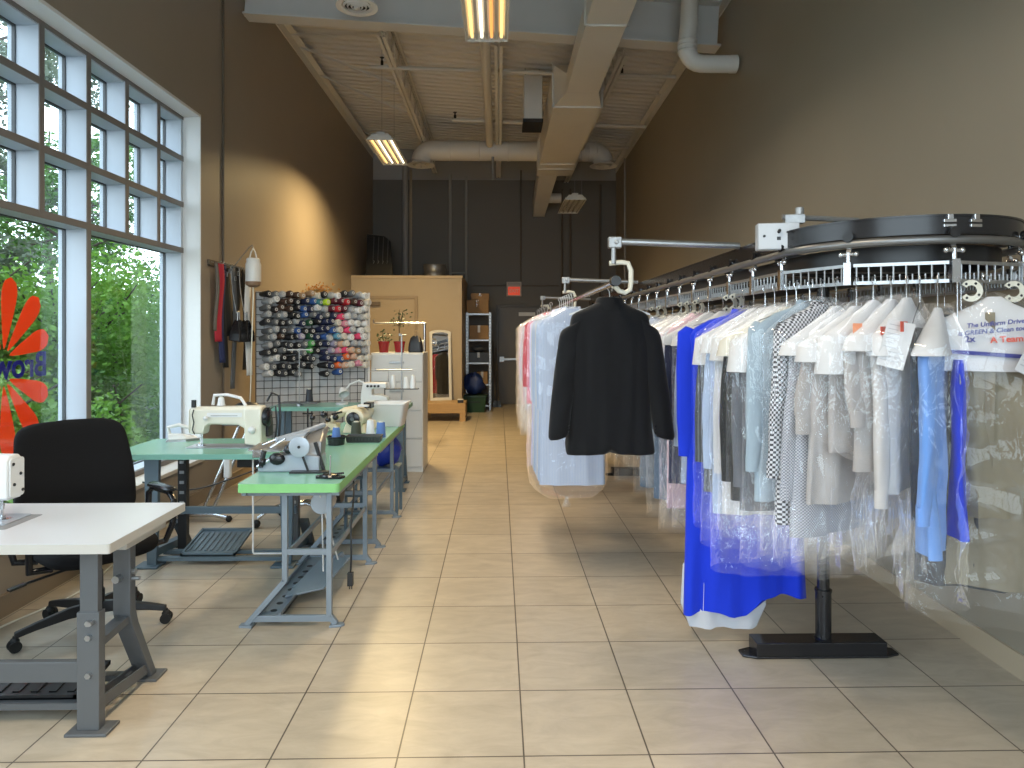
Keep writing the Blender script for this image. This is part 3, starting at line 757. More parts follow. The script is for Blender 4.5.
# near white table on a grey bent-leg stand
def bent_stand(t, x, yf, yr, ztop, m, wide=0.085, knobs=True):
    g = MB(); g.b2((x - wide / 2, yf - 0.022, 0.012), (x + wide / 2, yf + 0.022, ztop - 0.26)); g.b2((x - wide / 2 + 0.008, yf - 0.016, ztop - 0.27), (x + wide / 2 - 0.008, yf + 0.016, ztop))
    g.b2((x - 0.075, yf - 0.05, 0), (x + 0.085, yf + 0.05, 0.012)); 
    l = g.build('leg', m, t, bevel=0.003)
    if knobs:
        k = MB()
        for zz in (ztop - 0.30, ztop - 0.355, ztop - 0.5): k.cyl((x + 0.005, yf - 0.022, zz), (x + 0.005, yf - 0.034, zz), 0.012, n=6)
        k.cyl((x + 0.022, yf - 0.022, ztop - 0.295), (x + 0.022, yf - 0.05, ztop - 0.295), 0.008, n=10)
        k.build('bolt', M['steel'], l)
    g = MB(); w = wide * 0.42
    prof = [(yr, ztop), (yr, 0.36), (yr + 0.025, 0.29), (yr + 0.18, 0.012)]
    rings = []
    for i, (yy, zz) in enumerate(prof):
        rings.append([(x - w, yy - 0.02, zz), (x + w, yy - 0.02, zz), (x + w, yy + 0.025, zz + (0.012 if i in (1, 2) else 0)), (x - w, yy + 0.025, zz + (0.012 if i in (1, 2) else 0))])
    g.loft(rings); g.b2((x - 0.06, yr + 0.13, 0), (x + 0.07, yr + 0.235, 0.012))
    l2 = g.build('leg', m, t, bevel=0.003)
    if knobs:
        k = MB(); k.cyl((x + w, yr, ztop - 0.19), (x + w + 0.014, yr, ztop - 0.19), 0.013, n=6); k.cyl((x + w, yr, ztop - 0.22), (x + w + 0.03, yr, ztop - 0.22), 0.009, n=8)
        k.cyl((x - 0.01, yr - 0.02, ztop - 0.21), (x - 0.01, yr - 0.05, ztop - 0.21), 0.016, n=8); k.build('bolt', M['steel'], l2)
    g = MB(); g.bar((x, yf + 0.02, 0.325), (x, yr - 0.015, 0.335), 0.055, 0.03); g.bar((x, yf, ztop - 0.015), (x, yr + 0.12, ztop - 0.015), 0.05, 0.03)
    for s in (-1, 1): g.bar((x + s * 0.024, yf + 0.02, 0.095), (x + s * 0.024, yr + 0.15, 0.055), 0.008, 0.045)
    for q in range(6): 
        yy = yf + 0.05 + (yr + 0.1 - yf) * q / 6; g.b2((x - 0.022, yy, 0.078 - 0.006 * q), (x + 0.022, yy + 0.012, 0.086 - 0.006 * q))
    g.build('side_bars', m, t)
def pedal(t, x0, x1, y0, y1, m, z0=0.045, z1=0.10):
    g = MB(); n = 9
    def pt(u, v, dz=0): return Vector((x0 + (x1 - x0) * u, y0 + (y1 - y0) * v, z0 + (z1 - z0) * v + dz))
    for a, b in ((0, 0.06), (0.94, 1)):
        g.loft([[pt(0, a), pt(1, a), pt(1, a, 0.018), pt(0, a, 0.018)], [pt(0, b), pt(1, b), pt(1, b, 0.018), pt(0, b, 0.018)]])
    g.loft([[pt(0, 0), pt(1, 0), pt(1, 0, 0.006), pt(0, 0, 0.006)], [pt(0, 1), pt(1, 1), pt(1, 1, 0.006), pt(0, 1, 0.006)]])
    for a in (0, 0.96): g.loft([[pt(a, 0), pt(a + 0.04, 0), pt(a + 0.04, 0, 0.018), pt(a, 0, 0.018)], [pt(a, 1), pt(a + 0.04, 1), pt(a + 0.04, 1, 0.018), pt(a, 1, 0.018)]])
    for i in range(n):
        u = 0.08 + 0.84 * i / (n - 1)
        g.loft([[pt(u - 0.02, 0.15), pt(u + 0.02, 0.15), pt(u + 0.02, 0.15, 0.012), pt(u - 0.02, 0.15, 0.012)], [pt(u - 0.02, 0.85), pt(u + 0.02, 0.85), pt(u + 0.02, 0.85, 0.012), pt(u - 0.02, 0.85, 0.012)]])
    return g.build('pedal', m, t)

T1 = thing('sewing_table', 'white topped sewing table on grey bent legs nearest the camera', 'table', (-2.03, 2.87, 0))
table_top(T1, -0.60, -0.31, 0.60, 0.31, 0.76, 0.036, M['table_white'], M['table_edge'], 0.008)
for x in (-0.46, 0.455): bent_stand(T1, x, -0.175, 0.06, 0.724, M['grey_metal'])
g = MB(); g.b2((-0.46, -0.165, 0.18), (0.455, -0.135, 0.26)); g.build('stretcher', M['grey_metal'], T1, bevel=0.003)
g = MB(); g.b2((0.16, -0.06, 0.66), (0.53, 0.27, 0.722)); g.build('drawer', M['table_edge'], T1, bevel=0.004)
g = MB()
for yy in (-0.10, 0.12): g.b2((-0.45, yy - 0.02, 0.05), (0.45, yy + 0.02, 0.075))
g.build('pedal_rails', M['grey_metal'], T1)
pedal(T1, -0.33, 0.36, -0.09, 0.13, M['black'], 0.076, 0.11)
g = MB(); g.prism(rrect(-0.10, -0.115, 0.085, 0.115, 0.01), (0, 0, 0.7602), (1, 0, 0), (0, 1, 0), (0, 0, 0.0006)); g.build('bed_cutout', mat('cutout_line', (0.2, 0.2, 0.2), 0.5), T1)

# left-hand green table beside the window
T2 = thing('sewing_table', 'green topped sewing table with blue grey legs standing crosswise by the window', 'table', (-1.925, 4.76, 0))
table_top(T2, -0.575, -0.33, 0.575, 0.33, 0.76, 0.034, M['green_top'], M['green_edge_dull'], 0.06)
for x in (-0.35, 0.53):
    g = MB(); g.prism([(-0.03, 0), (0.03, 0), (0.05, 0.72), (-0.05, 0.72)], (x, -0.20, 0.01), (1, 0, 0), (0, 0, 1), (0, 0.035, 0)); g.b2((x - 0.09, -0.25, 0), (x + 0.06, -0.12, 0.014))
    g.build('leg', M['blue_grey'], T2, bevel=0.003)
    g = MB(); g.b2((x + 0.055 - (0 if x < 0 else 0.11), 0.05, 0.02), (x + 0.115 - (0 if x < 0 else 0.11), 0.10, 0.72)); g.bar((x + 0.03, 0.1, 0.22), (x + 0.03, 0.26, 0.014), 0.06, 0.04); g.b2((x - 0.03, 0.2, 0), (x + 0.09, 0.31, 0.014))
    lg = g.build('leg', M['black'] if x < 0 else M['grey_metal'], T2, bevel=0.003)
    g = MB()
    for k in range(6): g.b2((x + 0.07 - (0 if x < 0 else 0.11), 0.046, 0.28 + 0.07 * k), (x + 0.10 - (0 if x < 0 else 0.11), 0.05, 0.30 + 0.07 * k))
    g.build('slot', M['steel'], lg)
    g = MB(); g.bar((x, -0.17, 0.09), (x, 0.26, 0.05), 0.06, 0.05); g.bar((x, -0.18, 0.705), (x, 0.2, 0.705), 0.05, 0.03); g.build('side_bars', M['blue_grey'], T2)
g = MB(); g.b2((-0.35, 0.03, 0.285), (0.53, 0.06, 0.335)); g.build('stretcher', M['blue_grey'], T2, bevel=0.003)
g = MB()
for yy in (-0.16, -0.02): g.b2((-0.35, yy - 0.02, 0.03), (0.53, yy + 0.02, 0.055))
g.build('pedal_rails', M['blue_grey'], T2)
pedal(T2, -0.18, 0.18, -0.16, 0.18, M['blue_grey'], 0.058, 0.13)
g = MB(); g.tube([(0.33, -0.25, 0.73), (0.33, -0.25, 0.11), (0.335, -0.25, 0.10), (0.55, -0.25, 0.10)], 0.006, 6); g.build('knee_lever', M['white_plastic'], T2, smooth=True)
g = MB(); g.b2((0.15, -0.05, 0.62), (0.30, 0.1, 0.726)); g.cyl((0.3, 0.02, 0.6), (0.44, 0.02, 0.6), 0.05, n=14); g.build('motor', M['black'], T2, bevel=0.004)

# long green pair of tables along the aisle
def angle_frame(t, yy, wide=True):
    xa, xb = -0.035, 0.195       # local: table centre is x = -1.0815
    m = M['pale_blue_grey']; s = 0.028
    g = MB(); g.bar((xa, yy, 0.70), (xa, yy, 0.235), s, s, up=(0, 1, 0)); g.bar((xa, yy, 0.24), (-0.235, yy, 0.012), s, s, up=(0, 1, 0)); g.prism([(-0.27, -0.022), (-0.2, -0.03), (-0.2, 0.03), (-0.27, 0.022)], (0, yy, 0), (1, 0, 0), (0, 1, 0), (0, 0, 0.012)); g.build('leg', m, t, bevel=0.002)
    g = MB(); g.bar((xb, yy, 0.70), (xb, yy, 0.05), s, s, up=(0, 1, 0)); g.bar((xb, yy, 0.055), (xb + 0.035, yy, 0.012), s, s, up=(0, 1, 0)); g.prism([(0.20, -0.03), (0.26, -0.02), (0.275, 0), (0.26, 0.02), (0.2, 0.03)], (0, yy, 0), (1, 0, 0), (0, 1, 0), (0, 0, 0.012)); g.build('leg', m, t, bevel=0.002)
    g = MB(); g.b2((xa, yy - 0.012, 0.375), (xb, yy + 0.012, 0.405)); g.b2((-0.215, yy - 0.01, 0.025), (xb + 0.01, yy + 0.012, 0.058)); g.b2((-0.245, yy - 0.012, 0.685), (0.25, yy + 0.012, 0.712)); g.build('cross_bars', m, t, bevel=0.002)
def aisle_table(yc, hl, ya, yb, label):
    t = thing('sewing_table', label, 'table', (-1.0815, yc, 0))
    table_top(t, -0.2615, -hl, 0.2615, hl, 0.76, 0.046, M['green_top'], M['green_edge'], 0.022)
    angle_frame(t, ya - yc); angle_frame(t, yb - yc)
    m = M['pale_blue_grey']
    g = MB(); g.bar((0.195, ya - yc, 0.37), (0.195, yb - yc, 0.37), 0.012, 0.03); g.bar((-0.035, ya - yc, 0.37), (-0.035, yb - yc, 0.37), 0.012, 0.03)
    for x in (-0.24, 0.24): g.b2((x - 0.012, -hl + 0.04, 0.69), (x + 0.012, hl - 0.04, 0.712))
    g.build('side_rails', m, t)
    g = MB(); g.b2((-0.18, ya - yc, 0.04), (-0.06, yb - yc, 0.05))
    for x in (-0.18, -0.07): g.b2((x, ya - yc, 0.04), (x + 0.01, yb - yc, 0.068))
    bo = g.build('pan', m, t)
    g = MB()
    for k in range(8): g.cyl((-0.12, ya - yc + 0.08 + 0.1 * k, 0.05), (-0.12, ya - yc + 0.08 + 0.1 * k, 0.0515), 0.018, n=10)
    g.build('holes', M['black'], bo)
    return t
T3 = aisle_table(4.18, 0.62, 3.63, 4.60, 'green topped machine table at the near end of the aisle row, grey machine on it')
T3b = aisle_table(5.43, 0.62, 4.95, 5.75, 'green topped machine table at the far end of the aisle row, white bin on it')
g = MB(); g.prism([(-0.16, -0.2), (0.06, -0.12), (0.16, 0.2), (-0.03, 0.2)], (0.03, -0.12, 0.10), (0.9, 0, 0), (0, 0.9, 0.25), (0, -0.004, 0.012)); g.bar((-0.1, -0.2, 0.06), (0.12, 0.1, 0.17), 0.02, 0.03); g.build('treadle', M['pale_blue_grey'], T3, bevel=0.003)
g = MB(); g.cyl((0.135, -0.1, 0.20), (0.10, -0.42, 0.70), 0.005, n=6); g.cyl((0.10, -0.3, 0.2), (0.09, -0.30, 0.69), 0.004, n=6); g.build('treadle_rod', M['white_plastic'], T3)
g = MB(); g.lathe([(0.02, -0.05), (0.06, -0.05), (0.06, 0.05), (0.02, 0.05)], (0.11, -0.33, 0.60), 16, axis=(0, 1, 0)); g.build('belt_pulley', M['machine_grey'], T3, smooth=True)
g = MB(); g.cyl((-0.02, 0.0, 0.58), (0.14, 0.0, 0.58), 0.07, n=16); g.b2((0.0, -0.04, 0.63), (0.12, 0.04, 0.713)); g.build('motor', M['black'], T3, bevel=0.004)
g = MB()
for zz in (0.20, 0.33, 0.46): g.b2((-0.04, -0.36, zz), (0.12, -0.33, zz + 0.02))
g.b2((-0.05, -0.36, 0.05), (-0.03, -0.33, 0.7)); g.build('rung_frame', M['blue_grey'], T3b)

# far green table in front of the thread rack
T4 = thing('sewing_table', 'green topped sewing table farthest back below the thread rack', 'table', (-1.54, 6.86, 0))
table_top(T4, -0.66, -0.24, 0.66, 0.24, 0.82, 0.036, M['green_top'], M['green_edge_dull'], 0.02)
for x in (-0.56, 0.58):
    g = MB(); g.b2((x - 0.035, -0.17, 0.01), (x + 0.035, -0.13, 0.784)); g.b2((x - 0.06, -0.21, 0), (x + 0.06, -0.09, 0.012)); g.build('leg', M['blue_grey'], T4, bevel=0.003)
    g = MB(); g.b2((x - 0.03, 0.06, 0.3), (x + 0.03, 0.10, 0.784)); g.bar((x, 0.08, 0.32), (x, 0.21, 0.012), 0.06, 0.04); g.b2((x - 0.05, 0.17, 0), (x + 0.05, 0.25, 0.012)); g.build('leg', M['blue_grey'], T4, bevel=0.003)
    g = MB(); g.bar((x, -0.15, 0.08), (x, 0.18, 0.06), 0.05, 0.04); g.build('side_bar', M['blue_grey'], T4)
g = MB(); g.b2((-0.56, -0.02, 0.38), (0.58, 0.01, 0.45)); g.build('stretcher', M['blue_grey'], T4)

# ------------------------------------------------------------------ swivel chair
ch = thing('office_chair', 'black fabric swivel armchair behind the white sewing table', 'chair', (-2.10, 3.62, 0), R(51))
g = MB(); rings = []
for i in range(15):
    v = i / 14; z = 0.50 + 0.56 * v
    hw = 0.295 * (1 - 0.22 * max(0, v - 0.35) ** 1.5) ; cap = 1.0
    if v > 0.86: cap = math.sqrt(max(0.02, 1 - ((v - 0.86) / 0.14) ** 2)) * 0.28 + 0.72
    if v < 0.08: cap = 0.9
    hw *= cap; th = 0.05 * (1 if 0.05 < v < 0.95 else 0.55) + 0.012 * math.sin(v * PI * 2)
    yb = 0.245 + 0.10 * (v - 0.2) ** 2 + 0.05 * v
    ring = []
    for j in range(28):
        a = 2 * PI * j / 28; c, s = math.cos(a), math.sin(a)
        x = hw * math.copysign(abs(c) ** 0.5, c); y = th * math.copysign(abs(s) ** 0.8, s)
        crease = 0.012 * (math.exp(-((v - 0.22) / 0.03) ** 2) + 0.7 * math.exp(-((v - 0.32) / 0.03) ** 2)) * (1 if s < 0 else 0)
        ring.append((x, yb + y + crease - 0.06 * (1 - (x / 0.3) ** 2) * -1 - 0.06, z))
    rings.append(ring)
g.loft(rings); g.build('backrest', M['chair_fabric'], ch, smooth=True, angle=80, sub=1)
g = MB(); rings = []
for z, k in ((0.385, 0.82), (0.40, 0.95), (0.43, 1.0), (0.46, 0.98), (0.485, 0.86), (0.49, 0.6)):
    rings.append([(0.265 * k * math.copysign(abs(math.cos(a)) ** 0.55, math.cos(a)), -0.02 + 0.255 * k * math.copysign(abs(math.sin(a)) ** 0.55, math.sin(a)), z) for a in [2 * PI * j / 28 for j in range(28)]])
g.loft(rings); g.build('seat', M['chair_fabric'], ch, smooth=True, angle=80, sub=1)
g = MB(); g.bar((0, 0.18, 0.37), (0, 0.30, 0.40), 0.09, 0.02); g.bar((0, 0.295, 0.39), (0, 0.275, 0.62), 0.09, 0.016, up=(0, 1, 0)); g.build('back_bracket', M['black'], ch)
for s in (-1, 1):
    g = MB(); pts = [(s * 0.22, 0.10, 0.385), (s * 0.315, 0.12, 0.40), (s * 0.335, 0.14, 0.5), (s * 0.335, 0.13, 0.63), (s * 0.335, 0.08, 0.665), (s * 0.335, -0.10, 0.665), (s * 0.335, -0.16, 0.63), (s * 0.335, -0.15, 0.5), (s * 0.32, -0.10, 0.40), (s * 0.22, -0.08, 0.385)]
    g.tube(pts, 0.017, 10); ar = g.build('armrest', M['black_gloss'], ch, smooth=True)
    g = MB(); rr = []
    for yy, k in ((-0.15, 0.5), (-0.13, 1), (0.08, 1), (0.11, 0.5)): rr.append([(s * 0.335 + 0.034 * k * math.cos(a), yy, 0.682 + 0.016 * k * math.sin(a)) for a in [2 * PI * j / 12 for j in range(12)]])
    g.loft(rr); g.build('arm_pad', M['black_gloss'], ar, smooth=True)
g = MB(); g.b2((-0.10, -0.11, 0.355), (0.10, 0.11, 0.387)); g.build('seat_plate', M['black'], ch)
g = MB(); g.cyl((-0.05, -0.03, 0.36), (-0.33, -0.08, 0.345), 0.006, n=6); g.bar((-0.33, -0.08, 0.345), (-0.40, -0.09, 0.335), 0.03, 0.01); g.build('lever', M['black'], ch)
g = MB(); g.lathe([(0.05, 0.09), (0.05, 0.2), (0.042, 0.21), (0.042, 0.30), (0.03, 0.30), (0.03, 0.36)], n=18); g.build('gas_column', M['black'], ch, smooth=True)
for k in range(5):
    a = 2 * PI * k / 5 + R(-51 + 12); c, s = math.cos(a), math.sin(a)
    g = MB(); rr = []
    for d_, z, w, h in ((0.02, 0.115, 0.05, 0.06), (0.12, 0.115, 0.042, 0.05), (0.26, 0.095, 0.034, 0.036), (0.345, 0.078, 0.03, 0.03)):
        rr.append([(c * d_ - s * w / 2 * i, s * d_ + c * w / 2 * i, z + h / 2 * j) for i, j in ((-1, -1), (1, -1), (0.7, 1), (-0.7, 1))])
    g.loft(rr); lg = g.build('base_leg', M['black'], ch, bevel=0.005)
    g = MB()
    for q in (-1, 1): g.cyl((c * 0.345 - s * 0.009 * q, s * 0.345 + c * 0.009 * q, 0.027), (c * 0.345 - s * 0.026 * q, s * 0.345 + c * 0.026 * q, 0.027), 0.027, n=14)
    g.cyl((c * 0.345, s * 0.345, 0.04), (c * 0.345, s * 0.345, 0.075), 0.008, n=8); g.ball((c * 0.345, s * 0.345, 0.045), 0.024, 10)
    g.build('caster', M['black_rubber'], lg, smooth=True)

# chrome stool behind the crosswise green table
st = thing('swivel_stool', 'small black seated stool on curved chrome legs between the green tables', 'stool', (-1.62, 5.55, 0))
for k in range(5):
    a = 2 * PI * k / 5 + R(200); c, s = math.cos(a), math.sin(a)
    g = MB(); g.tube([(c * q, s * q, z) for q, z in ((0.02, 0.16), (0.1, 0.17), (0.2, 0.14), (0.29, 0.075))], 0.014, 10); lg = g.build('leg', M['chrome'], st, smooth=True)
    g = MB(); g.ball((c * 0.30, s * 0.30, 0.033), 0.033, 12); g.build('caster', M['black_rubber'], lg, smooth=True)
g = MB(); g.cyl((0, 0, 0.13), (0, 0, 0.44), 0.025, n=14); g.build('column', M['chrome'], st, smooth=True)
g = MB(); g.lathe([(0.10, 0.44), (0.17, 0.445), (0.19, 0.47), (0.18, 0.505), (0.1, 0.515)], n=24); g.build('seat', M['chair_fabric'], st, smooth=True)
# slanted chrome tube stand by the window
st = thing('tube_stand', 'pair of slanted chrome tubes on a black tipped base under the window-side green table', 'stand', (-2.32, 5.65, 0))
g = MB(); g.tube([(-0.42, -0.02, 0.03), (-0.2, 0, 0.055), (0.0, 0, 0.055), (0.12, -0.02, 0.035)], 0.018, 10); bs = g.build('base', M['chrome'], st, smooth=True)
g = MB(); g.ball((0.135, -0.022, 0.026), 0.026, 12); g.ball((-0.44, -0.022, 0.026), 0.026, 12); g.build('foot_tip', M['black_rubber'], bs, smooth=True)
g = MB(); g.cyl((-0.10, 0, 0.05), (0.18, 0.1, 0.78), 0.014, n=10); g.build('tube', M['chrome'], st, smooth=True)
g = MB(); g.cyl((-0.02, 0, 0.05), (0.26, 0.1, 0.78), 0.014, n=10); g.build('tube', M['chrome'], st, smooth=True)
g = MB(); g.b2((0.10, -0.05, 0.36), (0.155, 0.0, 0.56)); g.build('switch_box', M['white_plastic'], st, bevel=0.012)
g = MB(); g.b2((0.06, 0.02, 0.775), (0.40, 0.18, 0.80)); g.build('top_plate', M['grey_metal'], st, bevel=0.004)

lumpy('tool_bag', 'black bag lying on the tube stand behind the cream sewing machine', 'bag', (-2.09, 5.75, 0.801), (0.15, 0.08, 0.075), M['black'], 6, 0.3)
# loose cords
def cord(name, pts, r, m, label):
    c = bpy.data.curves.new(name, 'CURVE'); c.dimensions = '3D'; c.bevel_depth = r; c.bevel_resolution = 2
    sp = c.splines.new('NURBS'); sp.points.add(len(pts) - 1); sp.use_endpoint_u = True; sp.order_u = 4
    o = Vector(pts[0])
    for p, q in zip(sp.points, pts): p.co = (*(Vector(q) - o), 1)
    ob = bpy.data.objects.new(name, c); COL.objects.link(ob); c.materials.append(m); ob.location = o
    dg = bpy.context.evaluated_depsgraph_get(); me = bpy.data.meshes.new_from_object(ob.evaluated_get(dg))
    bpy.data.objects.remove(ob)
    ob = bpy.data.objects.new(name, me); COL.objects.link(ob); ob.location = o
    return tag(ob, label, 'cord')
pc = cord('power_cord', [(-0.84, 4.0, 0.70), (-0.80, 3.86, 0.62), (-0.815, 3.76, 0.5), (-0.79, 3.74, 0.36), (-0.80, 3.74, 0.24)], 0.005, M['black'], 'black power cord with plug dangling beside the near green machine table')
g = MB(); g.b2((0.025, -0.275, -0.53), (0.055, -0.245, -0.46)); g.cyl((0.035, -0.26, -0.53), (0.035, -0.26, -0.55), 0.003, n=6); g.cyl((0.047, -0.26, -0.53), (0.047, -0.26, -0.55), 0.003, n=6); g.build('plug', M['black'], pc, bevel=0.005)
cord('floor_cable', [(-2.655, 2.6, 0.006), (-2.63, 3.3, 0.006), (-2.6, 3.7, 0.006), (-2.45, 4.0, 0.006), (-2.5, 4.4, 0.006), (-2.62, 5.0, 0.006), (-2.64, 5.8, 0.006)], 0.006, M['ivory'], 'cream cable lying along the foot of the window wall')
cord('power_cord', [(-2.66, 5.2, 0.42), (-2.4, 5.25, 0.30), (-2.1, 5.3, 0.40), (-1.8, 5.28, 0.50), (-1.5, 5.2, 0.66)], 0.005, M['black'], 'black cord sagging under the crosswise green table')
# ------------------------------------------------------------------ sewing machines
def flat_machine(name, label, loc, rz, m, motor=True):
    """lockstitch head: needle end at local -x, pillar and handwheel at +x, z=0 is the table top"""
    t = thing(name, label, 'sewing machine', loc, rz)
    g = MB(); g.prism(rrect(-0.30, -0.085, 0.21, 0.085, 0.015), (0, 0, 0), (1, 0, 0), (0, 1, 0), (0, 0, 0.004)); g.build('bed_plate', M['machine_grey'], t)
    g = MB(); g.b2((-0.262, -0.02, 0.004), (-0.198, 0.02, 0.006)); g.build('needle_plate', M['chrome'], t)
    # arm: pillar, horizontal arm and head in one casting
    def sec(x, z0, z1, d): return [(x, -d, z0 + 0.01), (x, -d + 0.012, z0), (x, d - 0.012, z0), (x, d, z0 + 0.01), (x, d, z1 - 0.02), (x, d - 0.022, z1), (x, -d + 0.022, z1), (x, -d, z1 - 0.02)]
    g = MB()
    g.loft([sec(-0.285, 0.10, 0.262, 0.04), sec(-0.28, 0.088, 0.27, 0.048), sec(-0.195, 0.088, 0.272, 0.05), sec(-0.185, 0.135, 0.272, 0.05), sec(-0.16, 0.155, 0.272, 0.05), sec(0.04, 0.15, 0.275, 0.055), sec(0.085, 0.125, 0.277, 0.06), sec(0.09, 0.02, 0.277, 0.065), sec(0.19, 0.004, 0.277, 0.065), sec(0.20, 0.012, 0.27, 0.058)])
    g.build('arm_casting', m, t, smooth=True, angle=35, bevel=0.004)
    g = MB(); g.prism(rrect(-0.042, 0.098, 0.042, 0.258, 0.014), (-0.2885, 0, 0), (0, 1, 0), (0, 0, 1), (-0.005, 0, 0)); fp = g.build('face_plate', m, t, bevel=0.0015)
    g = MB()
    for y, z in ((0.026, 0.235), (-0.03, 0.12), (0.02, 0.15), (-0.018, 0.19)): g.cyl((-0.2935, y, z), (-0.297, y, z), 0.0065, n=10)
    g.build('screws', M['black'], fp)
    g = MB(); g.cyl((-0.23, 0, 0.01), (-0.23, 0, 0.10), 0.005, n=8); g.cyl((-0.23, 0, 0.0), (-0.23, 0, 0.02), 0.0018, n=6); g.cyl((-0.23, 0, 0.045), (-0.23, 0, 0.065), 0.009, n=8); g.build('needle_bar', M['chrome'], t)
    g = MB(); g.cyl((-0.23, 0.022, 0.02), (-0.23, 0.022, 0.10), 0.006, n=8); g.prism([(-0.02, 0), (0.012, 0), (0.012, 0.008), (-0.006, 0.008), (-0.02, 0.016)], (-0.23, 0.03, 0.006), (1, 0, 0), (0, 0, 1), (0, -0.024, 0)); g.build('presser_foot', M['chrome'], t)
    g = MB(); g.lathe([(0.012, 0), (0.06, 0.0), (0.064, 0.01), (0.064, 0.03), (0.055, 0.035), (0.02, 0.045), (0.012, 0.045)], (0.202, 0, 0.20), 22, axis=(1, 0, 0)); g.build('handwheel', M['black_gloss'], t, smooth=True)
    g = MB(); g.b2((-0.165, -0.0585, 0.205), (0.07, -0.0575, 0.235)); g.build('trim_strip', M['white_paint'], t)
    g = MB(); g.b2((-0.14, -0.0592, 0.212), (0.04, -0.058, 0.218)); g.build('trim_line', M['dull_steel'], t)
    g = MB(); g.cyl((0.14, -0.065, 0.12), (0.14, -0.08, 0.12), 0.024, n=16); g.cyl((-0.17, -0.05, 0.20), (-0.17, -0.075, 0.20), 0.015, n=12); g.build('dials', M['white_plastic'], t, smooth=True)
    g = MB(); g.tube([(-0.255, -0.052, 0.255), (-0.262, -0.06, 0.22), (-0.25, -0.062, 0.17), (-0.262, -0.058, 0.12), (-0.25, -0.05, 0.09)], 0.004, 6); (g.b2((-0.27, -0.055, 0.27), (-0.245, -0.035, 0.32)) if motor else None); g.build('take_up_lever', M['black'], t)
    g = MB(); g.lathe([(0.03, 0), (0.03, 0.006), (0.006, 0.008), (0.006, 0.03)], (-0.10, 0.02, 0.276), 14); g.build('spool_stand', M['white_plastic'], t)
    if motor:
        g = MB(); g.b2((0.14, 0.03, 0.06), (0.22, 0.12, 0.18)); g.tube([(0.20, 0.05, 0.30), (0.23, 0.06, 0.36), (0.28, 0.05, 0.34), (0.30, 0.03, 0.2), (0.29, 0.02, 0.02)], 0.008, 8); g.tube([(0.23, 0, 0.25), (0.27, 0.02, 0.27), (0.285, 0.0, 0.15), (0.27, 0, 0.01)], 0.006, 8); g.build('belt_guard', M['black'], t, bevel=0.004)
    return t
m1 = flat_machine('sewing_machine', 'white sewing machine head at the left edge on the white table', (-2.29, 2.90, 0.7605), PI, M['cream'] if False else M['white_plastic'], motor=False)
m2 = flat_machine('sewing_machine', 'cream sewing machine standing on the crosswise green table', (-1.80, 4.74, 0.7605), 0, M['cream'])
g = MB(); g.tube([(-0.16, 0.03, 0.28), (-0.15, 0.03, 0.345), (-0.06, 0.02, 0.35), (0.04, 0.0, 0.33), (0.075, 0, 0.278)], 0.011, 10); g.build('carry_handle', M['white_plastic'], m2, smooth=True)

def cone(name, label, loc, m, h=0.09, r0=0.03, r1=0.018, group=None, tilt=None, core='ivory'):
    o = Vector(loc); g = MB()
    g.mi(1).lathe([(r0 * 0.6, 0), (r0 * 0.9, 0.0), (r0 * 0.9, 0.004)], n=16)
    g.mi(0).lathe([(r0, 0.004), (r0 * 1.02, 0.012), (r1 * 1.06, h - 0.012), (r1, h - 0.006)], n=18)
    g.mi(1).lathe([(r1 * 0.6, h - 0.006), (r1 * 0.6, h), (r1 * 0.3, h), (r1 * 0.3, h - 0.02)], n=12, cap0=False)
    ob = g.build(name, [m, M[core]], smooth=True, angle=50); ob.location = o
    if tilt: ob.rotation_euler = tilt
    return tag(ob, label, 'thread', group)
M['th_blue'] = mat('blue_thread', (0.10, 0.20, 0.48), 0.7, bump=0.2, bscale=400)
M['th_olive'] = mat('olive_thread', (0.05, 0.055, 0.035), 0.7)
M['th_white'] = mat('white_thread', (0.75, 0.76, 0.76), 0.7)
M['th_char'] = mat('charcoal_thread', (0.03, 0.035, 0.045), 0.7)
cone('thread_cone', 'white thread cone standing on top of the cream sewing machine', (-1.90, 4.76, 1.0375), M['th_white'], 0.06, 0.024, 0.018)

# grey machine at the near end of the aisle tables
z0 = 0.7605
t = thing('sewing_machine', 'old grey specialist sewing machine with round balance wheel, nearest on the green aisle tables', 'sewing machine', (-1.10, 3.95, z0))
def hull(pts_lo, pts_hi): return [pts_lo, pts_hi]
g = MB(); g.prism([(-0.24, 0), (0.10, 0), (0.10, 0.085), (-0.02, 0.10), (-0.16, 0.085), (-0.24, 0.05)], (0, -0.09, 0), (1, 0, 0), (0, 0, 1), (0, 0.16, 0)); g.build('base_casting', M['machine_grey'], t, bevel=0.008)
g = MB(); g.loft([[(-0.06, -0.05, 0.09), (0.10, -0.05, 0.06), (0.10, 0.06, 0.06), (-0.06, 0.06, 0.09)], [(-0.05, -0.02, 0.17), (0.10, -0.02, 0.19), (0.10, 0.10, 0.19), (-0.05, 0.10, 0.17)], [(-0.08, 0.16, 0.21), (0.06, 0.20, 0.24), (0.06, 0.32, 0.22), (-0.08, 0.30, 0.19)], [(-0.04, 0.30, 0.22), (0.05, 0.32, 0.24), (0.05, 0.42, 0.2), (-0.04, 0.4, 0.18)]]); g.build('arm_casting', M['dull_steel'], t, bevel=0.01).scale = (0.95, 1, 0.84)
g = MB(); g.loft([[(-0.18, -0.02, 0.19), (-0.02, 0.0, 0.20), (-0.02, 0.1, 0.205), (-0.18, 0.08, 0.2)], [(-0.16, 0.0, 0.215), (0.0, 0.04, 0.25), (0.0, 0.12, 0.25), (-0.16, 0.07, 0.225)]]); g.tube([(-0.2, 0.0, 0.2), (-0.05, 0.1, 0.235), (0.06, 0.25, 0.27)], 0.02, 8); g.build('upper_arm', M['machine_grey'], t, bevel=0.006).scale = (0.85, 0.9, 0.82)
